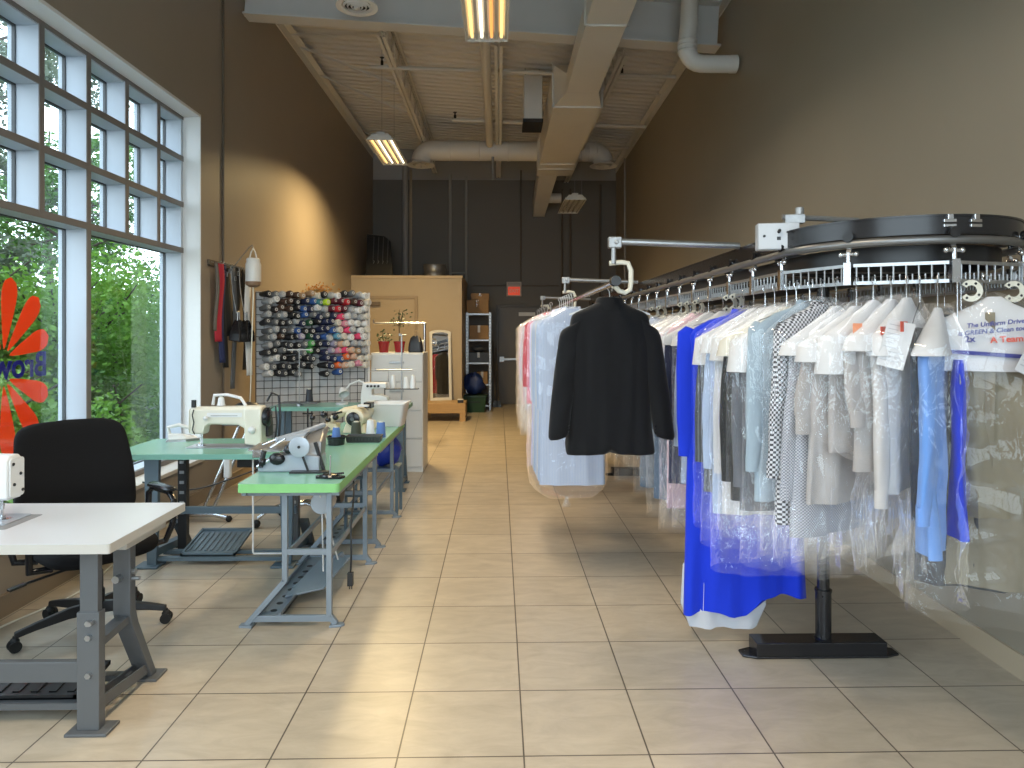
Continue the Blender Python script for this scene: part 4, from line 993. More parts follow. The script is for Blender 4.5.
g = MB(); g.lathe([(0.008, -0.012), (0.05, -0.012), (0.057, -0.004), (0.057, 0.012), (0.04, 0.016), (0.01, 0.016)], (0.0, -0.115, 0.145), 28, axis=(0, -1, 0)); g.cyl((0, -0.05, 0.145), (0, -0.115, 0.145), 0.014, n=10); w_ = g.build('balance_wheel', M['machine_grey'], t, smooth=True)
g = MB(); g.cyl((0, -0.130, 0.145), (0, -0.136, 0.145), 0.008, n=10); g.build('wheel_hub', M['black'], w_)
g = MB(); g.prism([(-0.30, -0.08), (-0.12, -0.10), (-0.05, 0.02), (-0.10, 0.10), (-0.28, 0.06)], (0, 0, 0.125), (1, 0, 0), (0, 1, 0.12), (0, 0, 0.008)); g.build('cloth_plate', M['steel'], t, bevel=0.002)
g = MB(); g.ball((-0.13, -0.10, 0.075), 0.035, 12, (1.3, 0.6, 1)); g.cyl((-0.09, -0.10, 0.11), (-0.06, -0.08, 0.16), 0.012, n=8); g.ball((-0.07, -0.09, 0.125), 0.026, 10); g.cyl((-0.22, -0.10, 0.03), (-0.20, -0.10, 0.12), 0.014, n=8); g.ball((-0.21, -0.10, 0.06), 0.024, 10); g.build('looper_gear', M['black_gloss'], t, smooth=True)
g = MB(); g.cyl((-0.24, -0.10, 0.03), (-0.15, -0.10, 0.08), 0.01, n=8); g.b2((-0.27, -0.09, 0.08), (-0.22, -0.03, 0.125)); g.cyl((-0.18, -0.06, 0.13), (-0.10, -0.04, 0.18), 0.008, n=8); g.cyl((-0.24, -0.02, 0.14), (-0.16, 0.02, 0.17), 0.009, n=8); g.build('feed_levers', M['chrome'], t, bevel=0.003)
g = MB(); g.bar((0.015, -0.12, 0.10), (0.05, -0.115, -0.0), 0.012, 0.006); g.bar((0.07, -0.06, 0.16), (0.12, -0.06, 0.0), 0.016, 0.02); g.build('drive_belt', M['black'], t)
g = MB(); g.b2((-0.05, -0.14, 0.0), (0.16, -0.09, 0.01)); g.build('belt_slot_cover', M['black'], t)
g = MB(); g.cyl((-0.02, 0.12, 0.22), (-0.02, 0.12, 0.33), 0.005, n=6); g.cyl((-0.05, 0.12, 0.30), (0.01, 0.12, 0.30), 0.005, n=6); g.ball((0.02, 0.33, 0.27), 0.022, 10); g.ball((-0.03, 0.26, 0.26), 0.018, 10); g.build('thread_guides', M['black_gloss'], t, smooth=True)
# small spool pin on a black foot
t = thing('spool_pin', 'bare spool pin on a flat black foot at the near corner of the green table', 'spool holder', (-0.90, 3.70, z0))
g = MB(); g.prism([(-0.07, -0.02), (0.06, -0.035), (0.08, 0.0), (0.02, 0.03), (-0.06, 0.03), (-0.08, 0.01)], (0, 0, 0), (1, 0, 0), (0, 1, 0), (0, 0, 0.012)); g.lathe([(0.045, 0.012), (0.04, 0.02), (0.015, 0.024)], n=16); g.bar((-0.05, -0.01, 0.014), (0.07, 0.02, 0.022), 0.012, 0.01); g.build('foot', M['black_gloss'], t)
g = MB(); g.cyl((0, 0, 0.02), (0.002, 0, 0.12), 0.0035, n=8); g.build('pin', M['dull_steel'], t)

# yellowed cream machine further along
t = thing('sewing_machine', 'yellowed cream sewing machine with black round wheel, behind the blue thread cone', 'sewing machine', (-1.15, 5.45, z0), R(-8))
g = MB(); rr = []
for d_, r, zz in ((-0.14, 0.05, 0.115), (-0.13, 0.075, 0.115), (0.0, 0.08, 0.115), (0.08, 0.062, 0.12), (0.2, 0.05, 0.135), (0.22, 0.03, 0.135)):
    rr.append([(0.06 + r * math.cos(a), d_, zz + r * math.sin(a)) for a in [2 * PI * j / 20 for j in range(20)]])
g.loft(rr); g.build('arm_casting', M['cream_yellow'], t, smooth=True)
g = MB(); g.loft([[(-0.04, -0.12, 0), (0.15, -0.12, 0), (0.15, 0.22, 0), (-0.04, 0.22, 0)], [(-0.02, -0.10, 0.07), (0.13, -0.10, 0.07), (0.13, 0.18, 0.07), (-0.02, 0.18, 0.07)]]); g.build('base_casting', M['cream_yellow'], t, bevel=0.01)
g = MB(); g.lathe([(0.012, 0), (0.045, 0), (0.052, 0.008), (0.052, 0.02), (0.03, 0.03), (0.012, 0.03)], (0.06, -0.14, 0.115), 24, axis=(0, -1, 0)); w_ = g.build('balance_wheel', M['black_gloss'], t, smooth=True)
g = MB(); g.cyl((0.06, -0.165, 0.115), (0.06, -0.176, 0.115), 0.014, n=12); g.build('wheel_hub', M['grey_metal'], w_, smooth=True)
g = MB(); g.tube([(0.04, 0, 0.17), (-0.05, -0.03, 0.16), (-0.13, -0.06, 0.11), (-0.16, -0.07, 0.05)], [0.035, 0.03, 0.028, 0.02], 12); g.b2((-0.20, -0.12, 0.02), (-0.09, -0.02, 0.07)); g.build('work_arm', M['cream_yellow'], t, smooth=True, bevel=0.006)
g = MB(); g.ball((-0.10, -0.10, 0.12), 0.025, 10); g.ball((-0.16, -0.10, 0.10), 0.022, 10); g.cyl((-0.13, -0.10, 0.14), (-0.05, -0.09, 0.16), 0.008, n=8); g.b2((0.09, 0.0, 0.18), (0.15, 0.08, 0.225)); g.build('tension_discs', M['black_gloss'], t, smooth=True)
g = MB(); g.cyl((0.10, 0.14, 0.18), (0.10, 0.14, 0.22), 0.03, n=14); g.b2((0.07, -0.08, 0.20), (0.15, -0.04, 0.215)); g.build('top_knob', M['white_plastic'], t, smooth=True)

# cones, cup, tray, bin on the aisle tables
cup = thing('cup_tray', 'round black cup tray holding the blue thread cone', 'tray', (-1.125, 4.80, z0))
g = MB(); g.lathe([(0.03, 0.004), (0.055, 0.0), (0.062, 0.055), (0.058, 0.055), (0.05, 0.008), (0.02, 0.008)], n=22); g.build('bowl', M['black_gloss'], cup, smooth=True)
g = MB(); g.lathe([(0.062, 0.05), (0.068, 0.054), (0.068, 0.06), (0.06, 0.058)], n=22, cap0=False, cap1=False); g.build('rim', M['black'], cup, smooth=True)
cone('thread_cone', 'blue thread cone standing in the black cup tray', (-1.125, 4.80, z0 + 0.0085), M['th_blue'], 0.115, 0.034, 0.022)
tr = thing('black_tray', 'low black tray in front of three thread cones on the green aisle table', 'tray', (-0.955, 4.93, z0))
g = MB(); g.loft([[(-0.115, -0.05, 0), (0.115, -0.05, 0), (0.115, 0.05, 0), (-0.115, 0.05, 0)], [(-0.125, -0.058, 0.045), (0.125, -0.058, 0.045), (0.125, 0.058, 0.045), (-0.125, 0.058, 0.045)], [(-0.12, -0.053, 0.045), (0.12, -0.053, 0.045), (0.12, 0.053, 0.045), (-0.12, 0.053, 0.045)], [(-0.11, -0.045, 0.005), (0.11, -0.045, 0.005), (0.11, 0.045, 0.005), (-0.11, 0.045, 0.005)]]); g.build('tray_body', mat('dark_tray', (0.04, 0.042, 0.04), 0.4), tr)
g = MB()
for k in range(10): g.b2((-0.108 + 0.0225 * k, -0.0575, 0.012), (-0.10 + 0.0225 * k, -0.054, 0.036))
g.build('rib', M['black'], tr)
cone('thread_cone', 'dark olive thread cone, leftmost of three behind the black tray', (-1.045, 5.08, z0), M['th_olive'], 0.125, 0.04, 0.03)
cone('thread_cone', 'white thread cone, middle of three behind the black tray', (-0.945, 5.10, z0), M['th_white'], 0.135, 0.036, 0.022)
cone('thread_cone', 'blue thread cone, rightmost of three behind the black tray', (-0.868, 5.10, z0), M['th_blue'], 0.12, 0.036, 0.028)
bn = thing('plastic_bin', 'white tapered plastic bin at the far end of the green aisle tables', 'bin', (-0.915, 5.80, z0), R(-4))
g = MB()
lo = rrect(-0.115, -0.10, 0.115, 0.10, 0.02, 3); hi = rrect(-0.15, -0.135, 0.15, 0.135, 0.025, 3)
scl = lambda P, s_, z: [(x * s_, y * s_, z) for x, y in P]
g.loft([scl(lo, 1, 0), scl(hi, 1, 0.19), scl(hi, 0.965, 0.19), scl(lo, 0.95, 0.006)]); g.build('bin_body', M['white_plastic'], bn, smooth=True, angle=40)
g = MB(); g.loft([scl(hi, 1.0, 0.175), scl(hi, 1.05, 0.18), scl(hi, 1.05, 0.194), scl(hi, 0.97, 0.194)], False, False); g.build('rim', M['white_plastic'], bn, smooth=True, angle=40)
# blue bag under the aisle tables
M['blue_bag'] = mat('blue_bag_plastic', (0.02, 0.05, 0.42), 0.35, bump=0.5, bscale=18)
lumpy('plastic_bag', 'bright blue plastic bag stuffed under the far green aisle table', 'bag', (-0.97, 5.9, 0.40), (0.13, 0.12, 0.13), M['blue_bag'], 3, 0.35)
g = MB(); g.b2((-1.2, 5.75, 0.39), (-0.84, 6.03, 0.40)); 
for xx in (-1.19, -0.85):
    for yy in (5.77, 6.01): g.b2((xx - 0.012, yy - 0.012, 0), (xx + 0.012, yy + 0.012, 0.39))
sh = g.build('low_stand', M['blue_grey']); tag(sh, 'low blue grey stand carrying the blue plastic bag under the table', 'stand')

# far green table: serger, lamp, thread stands
t = thing('sewing_machine', 'small white overlock machine on the far green table behind the white bin', 'sewing machine', (-1.22, 6.84, 0.8205))
g = MB(); g.prism([(-0.13, 0), (0.13, 0), (0.13, 0.08), (0.06, 0.10), (-0.02, 0.10), (-0.02, 0.16), (0.12, 0.17), (0.12, 0.22), (-0.11, 0.22), (-0.13, 0.1)], (0, -0.07, 0), (1, 0, 0), (0, 0, 1), (0, 0.14, 0)); g.build('machine_body', M['white_plastic'], t, bevel=0.01)
g = MB()
for k in range(4): g.cyl((-0.06 + 0.035 * k, -0.07, 0.19), (-0.06 + 0.035 * k, -0.085, 0.19), 0.012, n=10)
g.cyl((0.1, -0.03, 0.10), (0.1, -0.03, 0.17), 0.006, n=6); g.build('tension_dials', M['black'], t)
g = MB(); g.tube([(-0.09, 0.06, 0.22), (-0.09, 0.06, 0.33), (0.12, 0.06, 0.33), (0.12, 0.06, 0.22)], 0.004, 6); g.build('thread_rail', M['chrome'], t)
t = thing('desk_lamp', 'white bent arm desk lamp on the far green table before the thread rack', 'lamp', (-1.56, 6.90, 0.8205))
g = MB(); g.lathe([(0.06, 0), (0.06, 0.015), (0.02, 0.025)], n=18); g.build('lamp_base', M['white_plastic'], t, smooth=True)
g = MB(); g.tube([(0, 0, 0.02), (0.02, 0, 0.12), (0.08, 0, 0.2), (0.17, -0.01, 0.235), (0.25, -0.02, 0.2)], 0.009, 8); g.build('lamp_arm', M['white_plastic'], t, smooth=True)
g = MB(); g.lathe([(0.02, 0.0), (0.03, 0.02), (0.055, 0.08), (0.05, 0.08), (0.025, 0.025)], (0.01, -0.05, 0.16), 16, axis=(0.4, -0.6, -0.7)); g.cyl((0.02, 0, 0.12), (0.01, -0.05, 0.16), 0.01, n=8); g.build('lamp_shade', M['white_plastic'], t, smooth=True)
t = thing('thread_stand', 'thin thread stand with crossbar and small shelf in the middle of the far green table', 'thread stand', (-1.955, 6.80, 0.8205))
g = MB(); g.cyl((0, 0, 0), (0, 0, 0.56), 0.005, n=8); g.cyl((0, 0, 0), (0, 0, 0.012), 0.03, n=14); g.build('pole', M['steel'], t)
g = MB(); g.cyl((-0.12, 0, 0.545), (0.12, 0, 0.545), 0.005, n=8); g.build('crossbar', M['white_paint'], t)
g = MB(); g.b2((-0.17, -0.05, 0.02), (0.19, 0.07, 0.032)); g.b2((-0.02, -0.02, 0), (0.02, 0.02, 0.02)); g.build('shelf', M['grey_metal'], t, bevel=0.002)
cone('thread_cone', 'charcoal thread cone on the shelf of the thin thread stand', (-1.86, 6.81, 0.8205 + 0.0325), M['th_char'], 0.13, 0.036, 0.026)
t = thing('thread_stand', 'tall thread stand with three crossbars at the right end of the far green table', 'thread stand', (-0.97, 6.92, 0.8205))
g = MB(); g.cyl((0, 0, 0), (0, 0, 0.70), 0.008, n=10); g.cyl((0, 0, 0), (0, 0, 0.015), 0.03, n=14); g.build('pole', M['steel'], t)
for zz, a, b_ in ((0.34, -0.26, 0.10), (0.69, -0.02, 0.05)):
    g = MB(); g.cyl((a, 0, zz), (b_, 0, zz), 0.006, n=8); g.cyl((a, 0, zz - 0.01), (a, 0, zz + 0.02), 0.008, n=8); g.build('crossbar', M['steel'], t)
g = MB(); g.b2((-0.16, -0.05, 0.145), (0.17, 0.05, 0.155)); g.build('shelf', M['grey_metal'], t, bevel=0.002)
for i, (x, l) in enumerate(((-0.085, 'left'), (0.0 + 0.045, 'middle'), (0.115, 'right'))):
    cone('thread_cone', 'white thread cone, %s of three on the tall thread stand' % l, (-0.97 + x, 6.92 - 0.01, 0.8205 + 0.1555), M['th_white'], 0.135 if i != 1 else 0.12, 0.03, 0.018, 'white cones on the thread stand')
# steam iron on the window-side table
t = thing('steam_iron', 'white domestic iron standing at the back corner of the window-side green table', 'iron', (-2.26, 4.99, 0.7605), R(20))
g = MB(); g.prism([(-0.11, -0.045), (0.02, -0.05), (0.12, 0), (0.02, 0.05), (-0.11, 0.045)], (0, 0, 0), (1, 0, 0), (0, 1, 0), (0, 0, 0.012)); g.build('sole_plate', M['steel'], t)
g = MB(); g.loft([[(-0.10, -0.04, 0.012), (0.02, -0.045, 0.012), (0.11, 0, 0.012), (0.02, 0.045, 0.012), (-0.10, 0.04, 0.012)], [(-0.10, -0.03, 0.055), (0.0, -0.03, 0.05), (0.07, 0, 0.035), (0.0, 0.03, 0.05), (-0.10, 0.03, 0.055)]]); g.build('iron_body', M['white_plastic'], t, bevel=0.008)
g = MB(); g.tube([(-0.09, 0, 0.05), (-0.10, 0, 0.10), (-0.03, 0, 0.115), (0.04, 0, 0.09), (0.05, 0, 0.045)], 0.013, 10); g.build('iron_handle', M['white_plastic'], t, smooth=True)
# ------------------------------------------------------------------ thread rack
A = Vector((-2.50, 7.15, 0)); B = Vector((-1.455, 7.55, 0)); U = (B - A).normalized(); NRM = Vector((U.y, -U.x, 0))
RW = (B - A).length; RA = math.atan2(U.y, U.x)
bd = thing('back_board', 'tall pale board standing behind the thread rack', 'board', A - NRM * 0.03, RA)
g = MB(); g.b2((-0.0, 0.0, 0.0), (RW + 0.05, 0.025, 1.96)); g.build('board_panel', mat('pale_board', (0.52, 0.52, 0.52), 0.5), bd)
g = MB(); g.b2((RW + 0.035, -0.012, 0.0), (RW + 0.055, 0.03, 1.97)); g.build('edge_strip', M['white_paint'], bd)
rk = []
for i in range(2):
    t = thing('wire_grid', '%s black wire grid panel holding rows of thread cones' % ('left hand' if i == 0 else 'right hand'), 'wire grid', A + U * (RW / 2 * i), RA, 'wire grid panels of the thread rack')
    w = RW / 2 - 0.004; g = MB()
    n = 7
    for k in range(n + 1):
        x = w * k / n; r_ = 0.005 if k in (0, n) else 0.003
        g.cyl((x, 0, 0.0), (x, 0, 1.955), r_, n=5)
    nz = 25
    for k in range(nz + 1):
        z = 0.04 + 1.91 * k / nz; g.cyl((0, 0, z), (w, 0, z), 0.003, n=5)
    g.build('wire_mesh', M['wire_black'], t); rk.append(t)
    g = MB()
    for x in (0.02, w - 0.02): g.b2((x - 0.02, -0.12, 0), (x + 0.02, 0.0, 0.015))
    g.build('foot', M['wire_black'], t)
# thread cones on pegs, tipped up a little, pointing at the aisle
TH = {
 'k': ('black', (0.012, 0.012, 0.014)), 'c': ('charcoal', (0.04, 0.042, 0.048)), 'g': ('mid grey', (0.14, 0.145, 0.15)), 'l': ('light grey', (0.36, 0.37, 0.38)),
 'b': ('dark brown', (0.06, 0.03, 0.018)), 't': ('tan', (0.35, 0.22, 0.12)), 'n': ('navy', (0.014, 0.02, 0.06)), 'u': ('blue', (0.03, 0.09, 0.28)), 's': ('sky blue', (0.12, 0.32, 0.45)),
 'e': ('teal', (0.04, 0.18, 0.2)), 'd': ('dark green', (0.01, 0.07, 0.03)), 'f': ('bright green', (0.07, 0.32, 0.08)), 'y': ('lime yellow', (0.5, 0.7, 0.04)), 'm': ('maroon', (0.1, 0.008, 0.018)),
 'r': ('red', (0.5, 0.02, 0.03)), 'p': ('pink', (0.65, 0.25, 0.32)), 'h': ('hot pink', (0.7, 0.06, 0.15)), 'w': ('white', (0.72, 0.71, 0.69)), 'i': ('ivory', (0.66, 0.6, 0.5)),
 'o': ('orange', (0.7, 0.13, 0.03)), 'a': ('peach', (0.6, 0.36, 0.25)), 'v': ('lilac grey', (0.3, 0.27, 0.36))}
ROWS = ['kglbbttiklwkglw',
        'lwbbknueymmrbmi',
        'gkbbkunwlmrmlww',
        'lglkkugngnhwlli',
        'cgkclndknnipwww',
        'glcgukknnuihlwi',
        'glbkkvdnulsiwhw',
        'lgkckgfknvailli',
        'ckgkcgfknvphatl',
        'lwkkckc.nnuoaii',
        'wgkckck.knoaipi',
        'wkckg...k.u....']
tmesh = {}
for k_, (nm, c) in TH.items(): M['thr_' + k_] = mat('thread_' + nm.replace(' ', '_'), c, 0.65, bump=0.15, bscale=300)
M['core'] = mat('thread_core', (0.55, 0.535, 0.50), 0.6)
def spool_mesh(k_):
    g = MB(); h = 0.125
    g.mi(0).lathe([(0.022, 0.0), (0.024, 0.004), (0.036, h - 0.016), (0.033, h - 0.005), (0.017, h - 0.001)], n=14, axis=(0, -1, 0))
    g.mi(1).lathe([(0.018, h - 0.002), (0.018, h + 0.002), (0.009, h + 0.002), (0.008, h - 0.02)], n=12, axis=(0, -1, 0), cap0=False)
    g.mi(1).lathe([(0.012, -0.006), (0.018, 0.0)], n=12, axis=(0, -1, 0))
    return g.mesh('thread_spool', [M['thr_' + k_], M['core']], smooth=True, angle=50)
ORD = ['top', 'second', 'third', 'fourth', 'fifth', 'sixth', 'seventh', 'eighth', 'ninth', 'tenth', 'eleventh', 'bottom']
NUM = ['first', 'second', 'third', 'fourth', 'fifth', 'sixth', 'seventh', 'eighth', 'ninth', 'tenth', 'eleventh', 'twelfth', 'thirteenth', 'fourteenth', 'fifteenth']
rs = random.Random(5)
for r_, row in enumerate(ROWS):
    for c_, k_ in enumerate(row):
        if k_ == '.': continue
        if k_ not in tmesh: tmesh[k_] = spool_mesh(k_)
        o = bpy.data.objects.new('thread_spool', tmesh[k_]); COL.objects.link(o)
        x = 0.045 + (RW - 0.09) * (c_ + (0.5 if r_ % 2 else 0.2) - 0.2) / 14.4 + rs.uniform(-0.006, 0.006)
        p = A + U * x + NRM * 0.012 + Vector((0, 0, 1.925 - 0.0745 * r_ + rs.uniform(-0.008, 0.008)))
        o.location = p; o.rotation_euler = (R(-6 + rs.uniform(-7, 7)), R(rs.uniform(-10, 10)), RA + R(36 + rs.uniform(-9, 9)))
        tag(o, '%s thread cone on the wire grid, %s row, %s from the left' % (TH[k_][0], ORD[r_], NUM[c_]), 'thread', 'thread cones on the wire rack')
# dried orange flowers on top
M['dry_flower'] = mat('dried_orange_flower', (0.62, 0.28, 0.06), 0.8, var=0.3, vscale=40)
t = thing('dried_flowers', 'bunch of dried orange flowers lying along the top of the thread rack', 'flowers', A + U * 0.62 + Vector((0, 0, 1.957)) + NRM * -0.01, RA)
g = MB(); rs = random.Random(3)
for k in range(70):
    c = Vector((rs.gauss(0, 0.085), rs.gauss(0, 0.02), abs(rs.gauss(0.035, 0.022)) + 0.008))
    for q in range(5):
        d_ = Vector((rs.uniform(-1, 1), rs.uniform(-1, 1), rs.uniform(-0.4, 1))).normalized() * 0.022
        e = Vector((rs.uniform(-1, 1), rs.uniform(-1, 1), rs.uniform(-1, 1))).normalized() * 0.007
        g.add([c, c + d_ * 0.6 + e, c + d_, c + d_ * 0.6 - e], [(0, 1, 2, 3)])
g.build('petals', M['dry_flower'], t)
g = MB()
for k in range(9): g.cyl((rs.uniform(-0.14, 0.14), rs.uniform(-0.01, 0.01), 0.005), (rs.uniform(-0.14, 0.14), 0, 0.04), 0.003, n=5)
g.build('stems', mat('dry_stem', (0.3, 0.2, 0.07), 0.8), t)

# ------------------------------------------------------------------ white drawer cabinet
M['cab_white'] = mat('cabinet_white', (0.60, 0.60, 0.58), 0.4)
t = thing('drawer_cabinet', 'white four drawer metal cabinet carrying two red plant pots', 'cabinet', (-1.115, 7.86, 0))
g = MB(); g.b2((-0.285, -0.26, 0.0), (0.285, 0.24, 1.31)); g.build('body', M['cab_white'], t, bevel=0.004)
for k in range(4):
    z = 0.06 + 0.312 * k
    g = MB(); g.b2((-0.275, -0.278, z), (0.275, -0.26, z + 0.30)); dw = g.build('drawer', M['cab_white'], t, bevel=0.004)
    g = MB(); g.b2((-0.08, -0.292, z + 0.20), (0.08, -0.278, z + 0.222)); g.build('drawer_pull', M['steel'], dw, bevel=0.003)
# pots
M['pot_red'] = mat('red_glazed_pot', (0.33, 0.012, 0.02), 0.2, coat=0.5)
M['soil'] = mat('soil', (0.03, 0.02, 0.014), 0.9)
M['leaf_dark'] = mat('dark_leaf', (0.04, 0.085, 0.025), 0.5, var=0.3, vscale=30)
def plant(label, x, tall, seed):
    t = thing('potted_plant', label, 'plant', (x, 7.78, 1.31))
    g = MB(); g.lathe([(0.045, 0), (0.05, 0.0), (0.062, 0.10), (0.066, 0.105), (0.066, 0.125), (0.06, 0.125), (0.056, 0.10)], n=22, cap1=False); g.build('pot', M['pot_red'], t, smooth=True, angle=50)
    g = MB(); g.cyl((0, 0, 0.09), (0, 0, 0.11), 0.057, n=18); g.build('soil', M['soil'], t)
    rs = random.Random(seed); st_ = MB(); lf = MB()
    stems = 1 if tall else 4
    for s in range(stems):
        top = Vector((rs.uniform(-0.01, 0.01), 0, 0.40)) if tall else Vector((rs.uniform(-0.09, 0.09), rs.uniform(-0.04, 0.04), rs.uniform(0.15, 0.23)))
        st_.cyl((0, 0, 0.1), top, 0.006 if tall else 0.003, n=6)
        n = 60 if tall else 16
        for k in range(n):
            if tall: c = Vector((rs.gauss(0, 0.06), rs.gauss(0, 0.05), 0.37 + rs.gauss(0, 0.06)))
            else: c = top * rs.uniform(0.6, 1.05) + Vector((rs.uniform(-0.02, 0.02), rs.uniform(-0.02, 0.02), 0.03))
            if tall and k % 6 == 0: st_.cyl((0, 0, 0.30), c, 0.003, n=5)
            d_ = Vector((rs.uniform(-1, 1), rs.uniform(-1, 1), rs.uniform(-0.5, 0.8))).normalized(); e = d_.cross(Vector((rs.uniform(-1, 1), rs.uniform(-1, 1), 1))).normalized() * 0.010
            d_ = d_ * 0.038
            lf.add([c, c + d_ * 0.5 + e, c + d_, c + d_ * 0.5 - e], [(0, 1, 2, 3)])
    st_.build('stem', mat('stem_brown', (0.09, 0.06, 0.03), 0.7), t); lf.build('leaves', M['leaf_dark'], t)
plant('low leafy plant in a red pot, left on the white cabinet', -1.29, False, 2)
plant('small tree-like plant in a red pot, middle of the white cabinet', -1.115, True, 4)
hb = thing('hand_bag', 'small black bag with pale handle on the right of the white cabinet', 'bag', (-0.935, 7.80, 1.31))
g = MB(); rr = []
for z, k_ in ((0, 0.95), (0.03, 1.0), (0.1, 0.92), (0.16, 0.7), (0.19, 0.4)): rr.append([(0.085 * k_ * math.copysign(abs(math.cos(a)) ** 0.6, math.cos(a)), 0.045 * k_ * math.copysign(abs(math.sin(a)) ** 0.6, math.sin(a)), z) for a in [2 * PI * j / 20 for j in range(20)]])
g.loft(rr); g.build('bag_body', M['black'], hb, smooth=True, angle=60)
g = MB(); g.tube([(0.0, -0.02, 0.18), (-0.01, -0.02, 0.24), (0.02, -0.02, 0.25), (0.035, -0.03, 0.2), (0.05, -0.045, 0.12)], 0.008, 8); g.build('handle', mat('tan_strap', (0.4, 0.28, 0.15), 0.6), hb, smooth=True)

# chrome rolling rail behind the cabinet
t = thing('garment_rail', 'chrome single post garment rail on wheels standing behind the white cabinet', 'garment rail', (-1.33, 9.6, 0))
g = MB(); g.cyl((-0.40, 0, 1.66), (0.32, 0, 1.66), 0.018, n=12); g.tube([(-0.40, 0, 1.66), (-0.41, 0, 1.70), (-0.39, 0, 1.72)], 0.012, 8); g.build('top_bar', M['chrome'], t, smooth=True)
for x in (0.30,):
    g = MB(); g.cyl((x, 0, 0.1), (x, 0, 1.66), 0.022, n=12); g.build('upright', M['chrome'], t, smooth=True)
    g = MB(); g.bar((x, -0.25, 0.085), (x, 0.25, 0.085), 0.03, 0.03); ft = g.build('foot_bar', M['chrome'], t)
    g = MB()
    for yy in (-0.24, 0.24): g.cyl((x - 0.012, yy, 0.033), (x + 0.012, yy, 0.033), 0.033, n=14); g.cyl((x, yy, 0.033), (x, yy, 0.08), 0.008, n=6)
    g.build('caster', M['black_rubber'], ft)
cl = thing('folded_cloth', 'white cloth strip hanging over the right end of the chrome rail', 'cloth', (-1.06, 9.55, 0.88))
g = MB(); g.sheet(lambda u, v: (-0.03 + 0.06 * u + 0.008 * math.sin(v * 7), -0.02 + 0.012 * math.sin(u * 9 + v * 3), 0.55 * v), 8, 14)
o = g.build('cloth_fold', M['th_white'], cl, smooth=True); md = o.modifiers.new('thick', 'SOLIDIFY'); md.thickness = 0.012

# ------------------------------------------------------------------ mirror on wooden platform
t = thing('wooden_platform', 'low pale wooden fitting platform under the standing mirror', 'platform', (-0.90, 12.15, 0))
g = MB(); g.b2((-0.42, -0.28, 0.14), (0.33, 0.32, 0.31)); g.build('deck', M['wood'], t, bevel=0.004)
for x in (-0.37, 0.28):
    for yy in (-0.24, 0.28):
        g = MB(); g.b2((x - 0.05, yy - 0.04, 0), (x + 0.05, yy + 0.04, 0.14)); g.build('leg', M['wood'], t)
t = thing('standing_mirror', 'tall arched mirror in a white frame leaning on the tan storeroom wall', 'mirror', (-1.03, 12.40, 0.311), R(17))
def arch(w, z0, z1, rise): return [(-w, z0), (w, z0), (w, z1 - rise)] + [(w * math.cos(a), z1 - rise + rise * math.sin(a)) for a in [PI * k / 12 for k in range(1, 12)]] + [(-w, z1 - rise)]
out_ = arch(0.195, 0.0, 1.27, 0.045); inn = arch(0.15, 0.05, 1.225, 0.04)
lean = Vector((0, 0.09, 1.27)).normalized()
g = MB()
n = len(out_); Q = lambda a, y: Vector((a[0], y, 0)) + lean * a[1]
rings = [[Q(a, 0.0) for a in out_], [Q(a, 0.0) for a in inn], [Q(a, 0.02) for a in inn], [Q(a, 0.03) for a in out_], [Q(a, 0.0) for a in out_]]
g.loft(rings, False, False); g.build('frame', M['white_paint'], t)
g = MB(); g.prism(inn, (0, 0.012, 0), (1, 0, 0), lean, (0, 0.006, 0)); g.build('mirror_glass', mat('mirror', (0.8, 0.8, 0.8), 0.02, 1.0), t)
t = thing('small_box', 'small dark and white box on the right end of the wooden platform', 'box', (-0.66, 12.0, 0.311))
g = MB(); g.b2((-0.05, -0.04, 0), (0.05, 0.04, 0.05)); g.build('carton', M['black'], t, bevel=0.003)
g = MB(); g.b2((-0.052, -0.042, 0.05), (0.052, 0.042, 0.062)); g.build('lid', M['white_plastic'], t, bevel=0.003)

# ------------------------------------------------------------------ steel shelving with boxes
t = thing('steel_shelving', 'tall steel shelving unit beside the storeroom with cartons on it', 'shelving', (-0.40, 13.95, 0))
for x in (-0.23, 0.23):
    for yy in (-0.2, 0.2):
        g = MB(); g.b2((x - 0.02, yy - 0.003, 0), (x + 0.02, yy + 0.003, 1.93)); g.b2((x - 0.02 if x < 0 else x + 0.014, yy - 0.02, 0), (x - 0.014 if x < 0 else x + 0.02, yy + 0.02, 1.93)); p_ = g.build('upright', M['steel'], t)
        if yy < 0:
            g = MB()
            for k in range(30): g.b2((x - 0.006, yy - 0.0045, 0.06 + 0.062 * k), (x + 0.006, yy - 0.003, 0.085 + 0.062 * k))
            g.build('slots', M['black'], p_)
for z in (0.08, 0.5, 0.93, 1.39, 1.91):
    g = MB(); g.b2((-0.228, -0.198, z - 0.03), (0.228, 0.198, z)); g.build('shelf', M['steel'], t)
def carton(name, label, loc, d_, m, flap=True, rz=0):
    t = thing(name, label, 'box', loc, rz)
    g = MB(); g.b2((-d_[0] / 2, -d_[1] / 2, 0), (d_[0] / 2, d_[1] / 2, d_[2])); g.build('carton', m, t, bevel=0.004)
    g = MB(); g.b2((-0.025, -d_[1] / 2 - 0.001, d_[2] * 0.5), (0.025, -d_[1] / 2, d_[2])); g.b2((-0.025, -d_[1] / 2, d_[2]), (0.025, d_[1] / 2, d_[2] + 0.001)); g.build('tape', M['film_milky'] if flap else M['white_plastic'], t)
    return t
carton('cardboard_box', 'brown carton wrapped in shiny film on top of the steel shelving', (-0.42, 13.95, 1.911), (0.44, 0.36, 0.27), M['cardboard'])
carton('cardboard_box', 'small flat carton stacked highest on top of the shelving', (-0.37, 13.96, 2.183), (0.36, 0.3, 0.13), M['cardboard'])
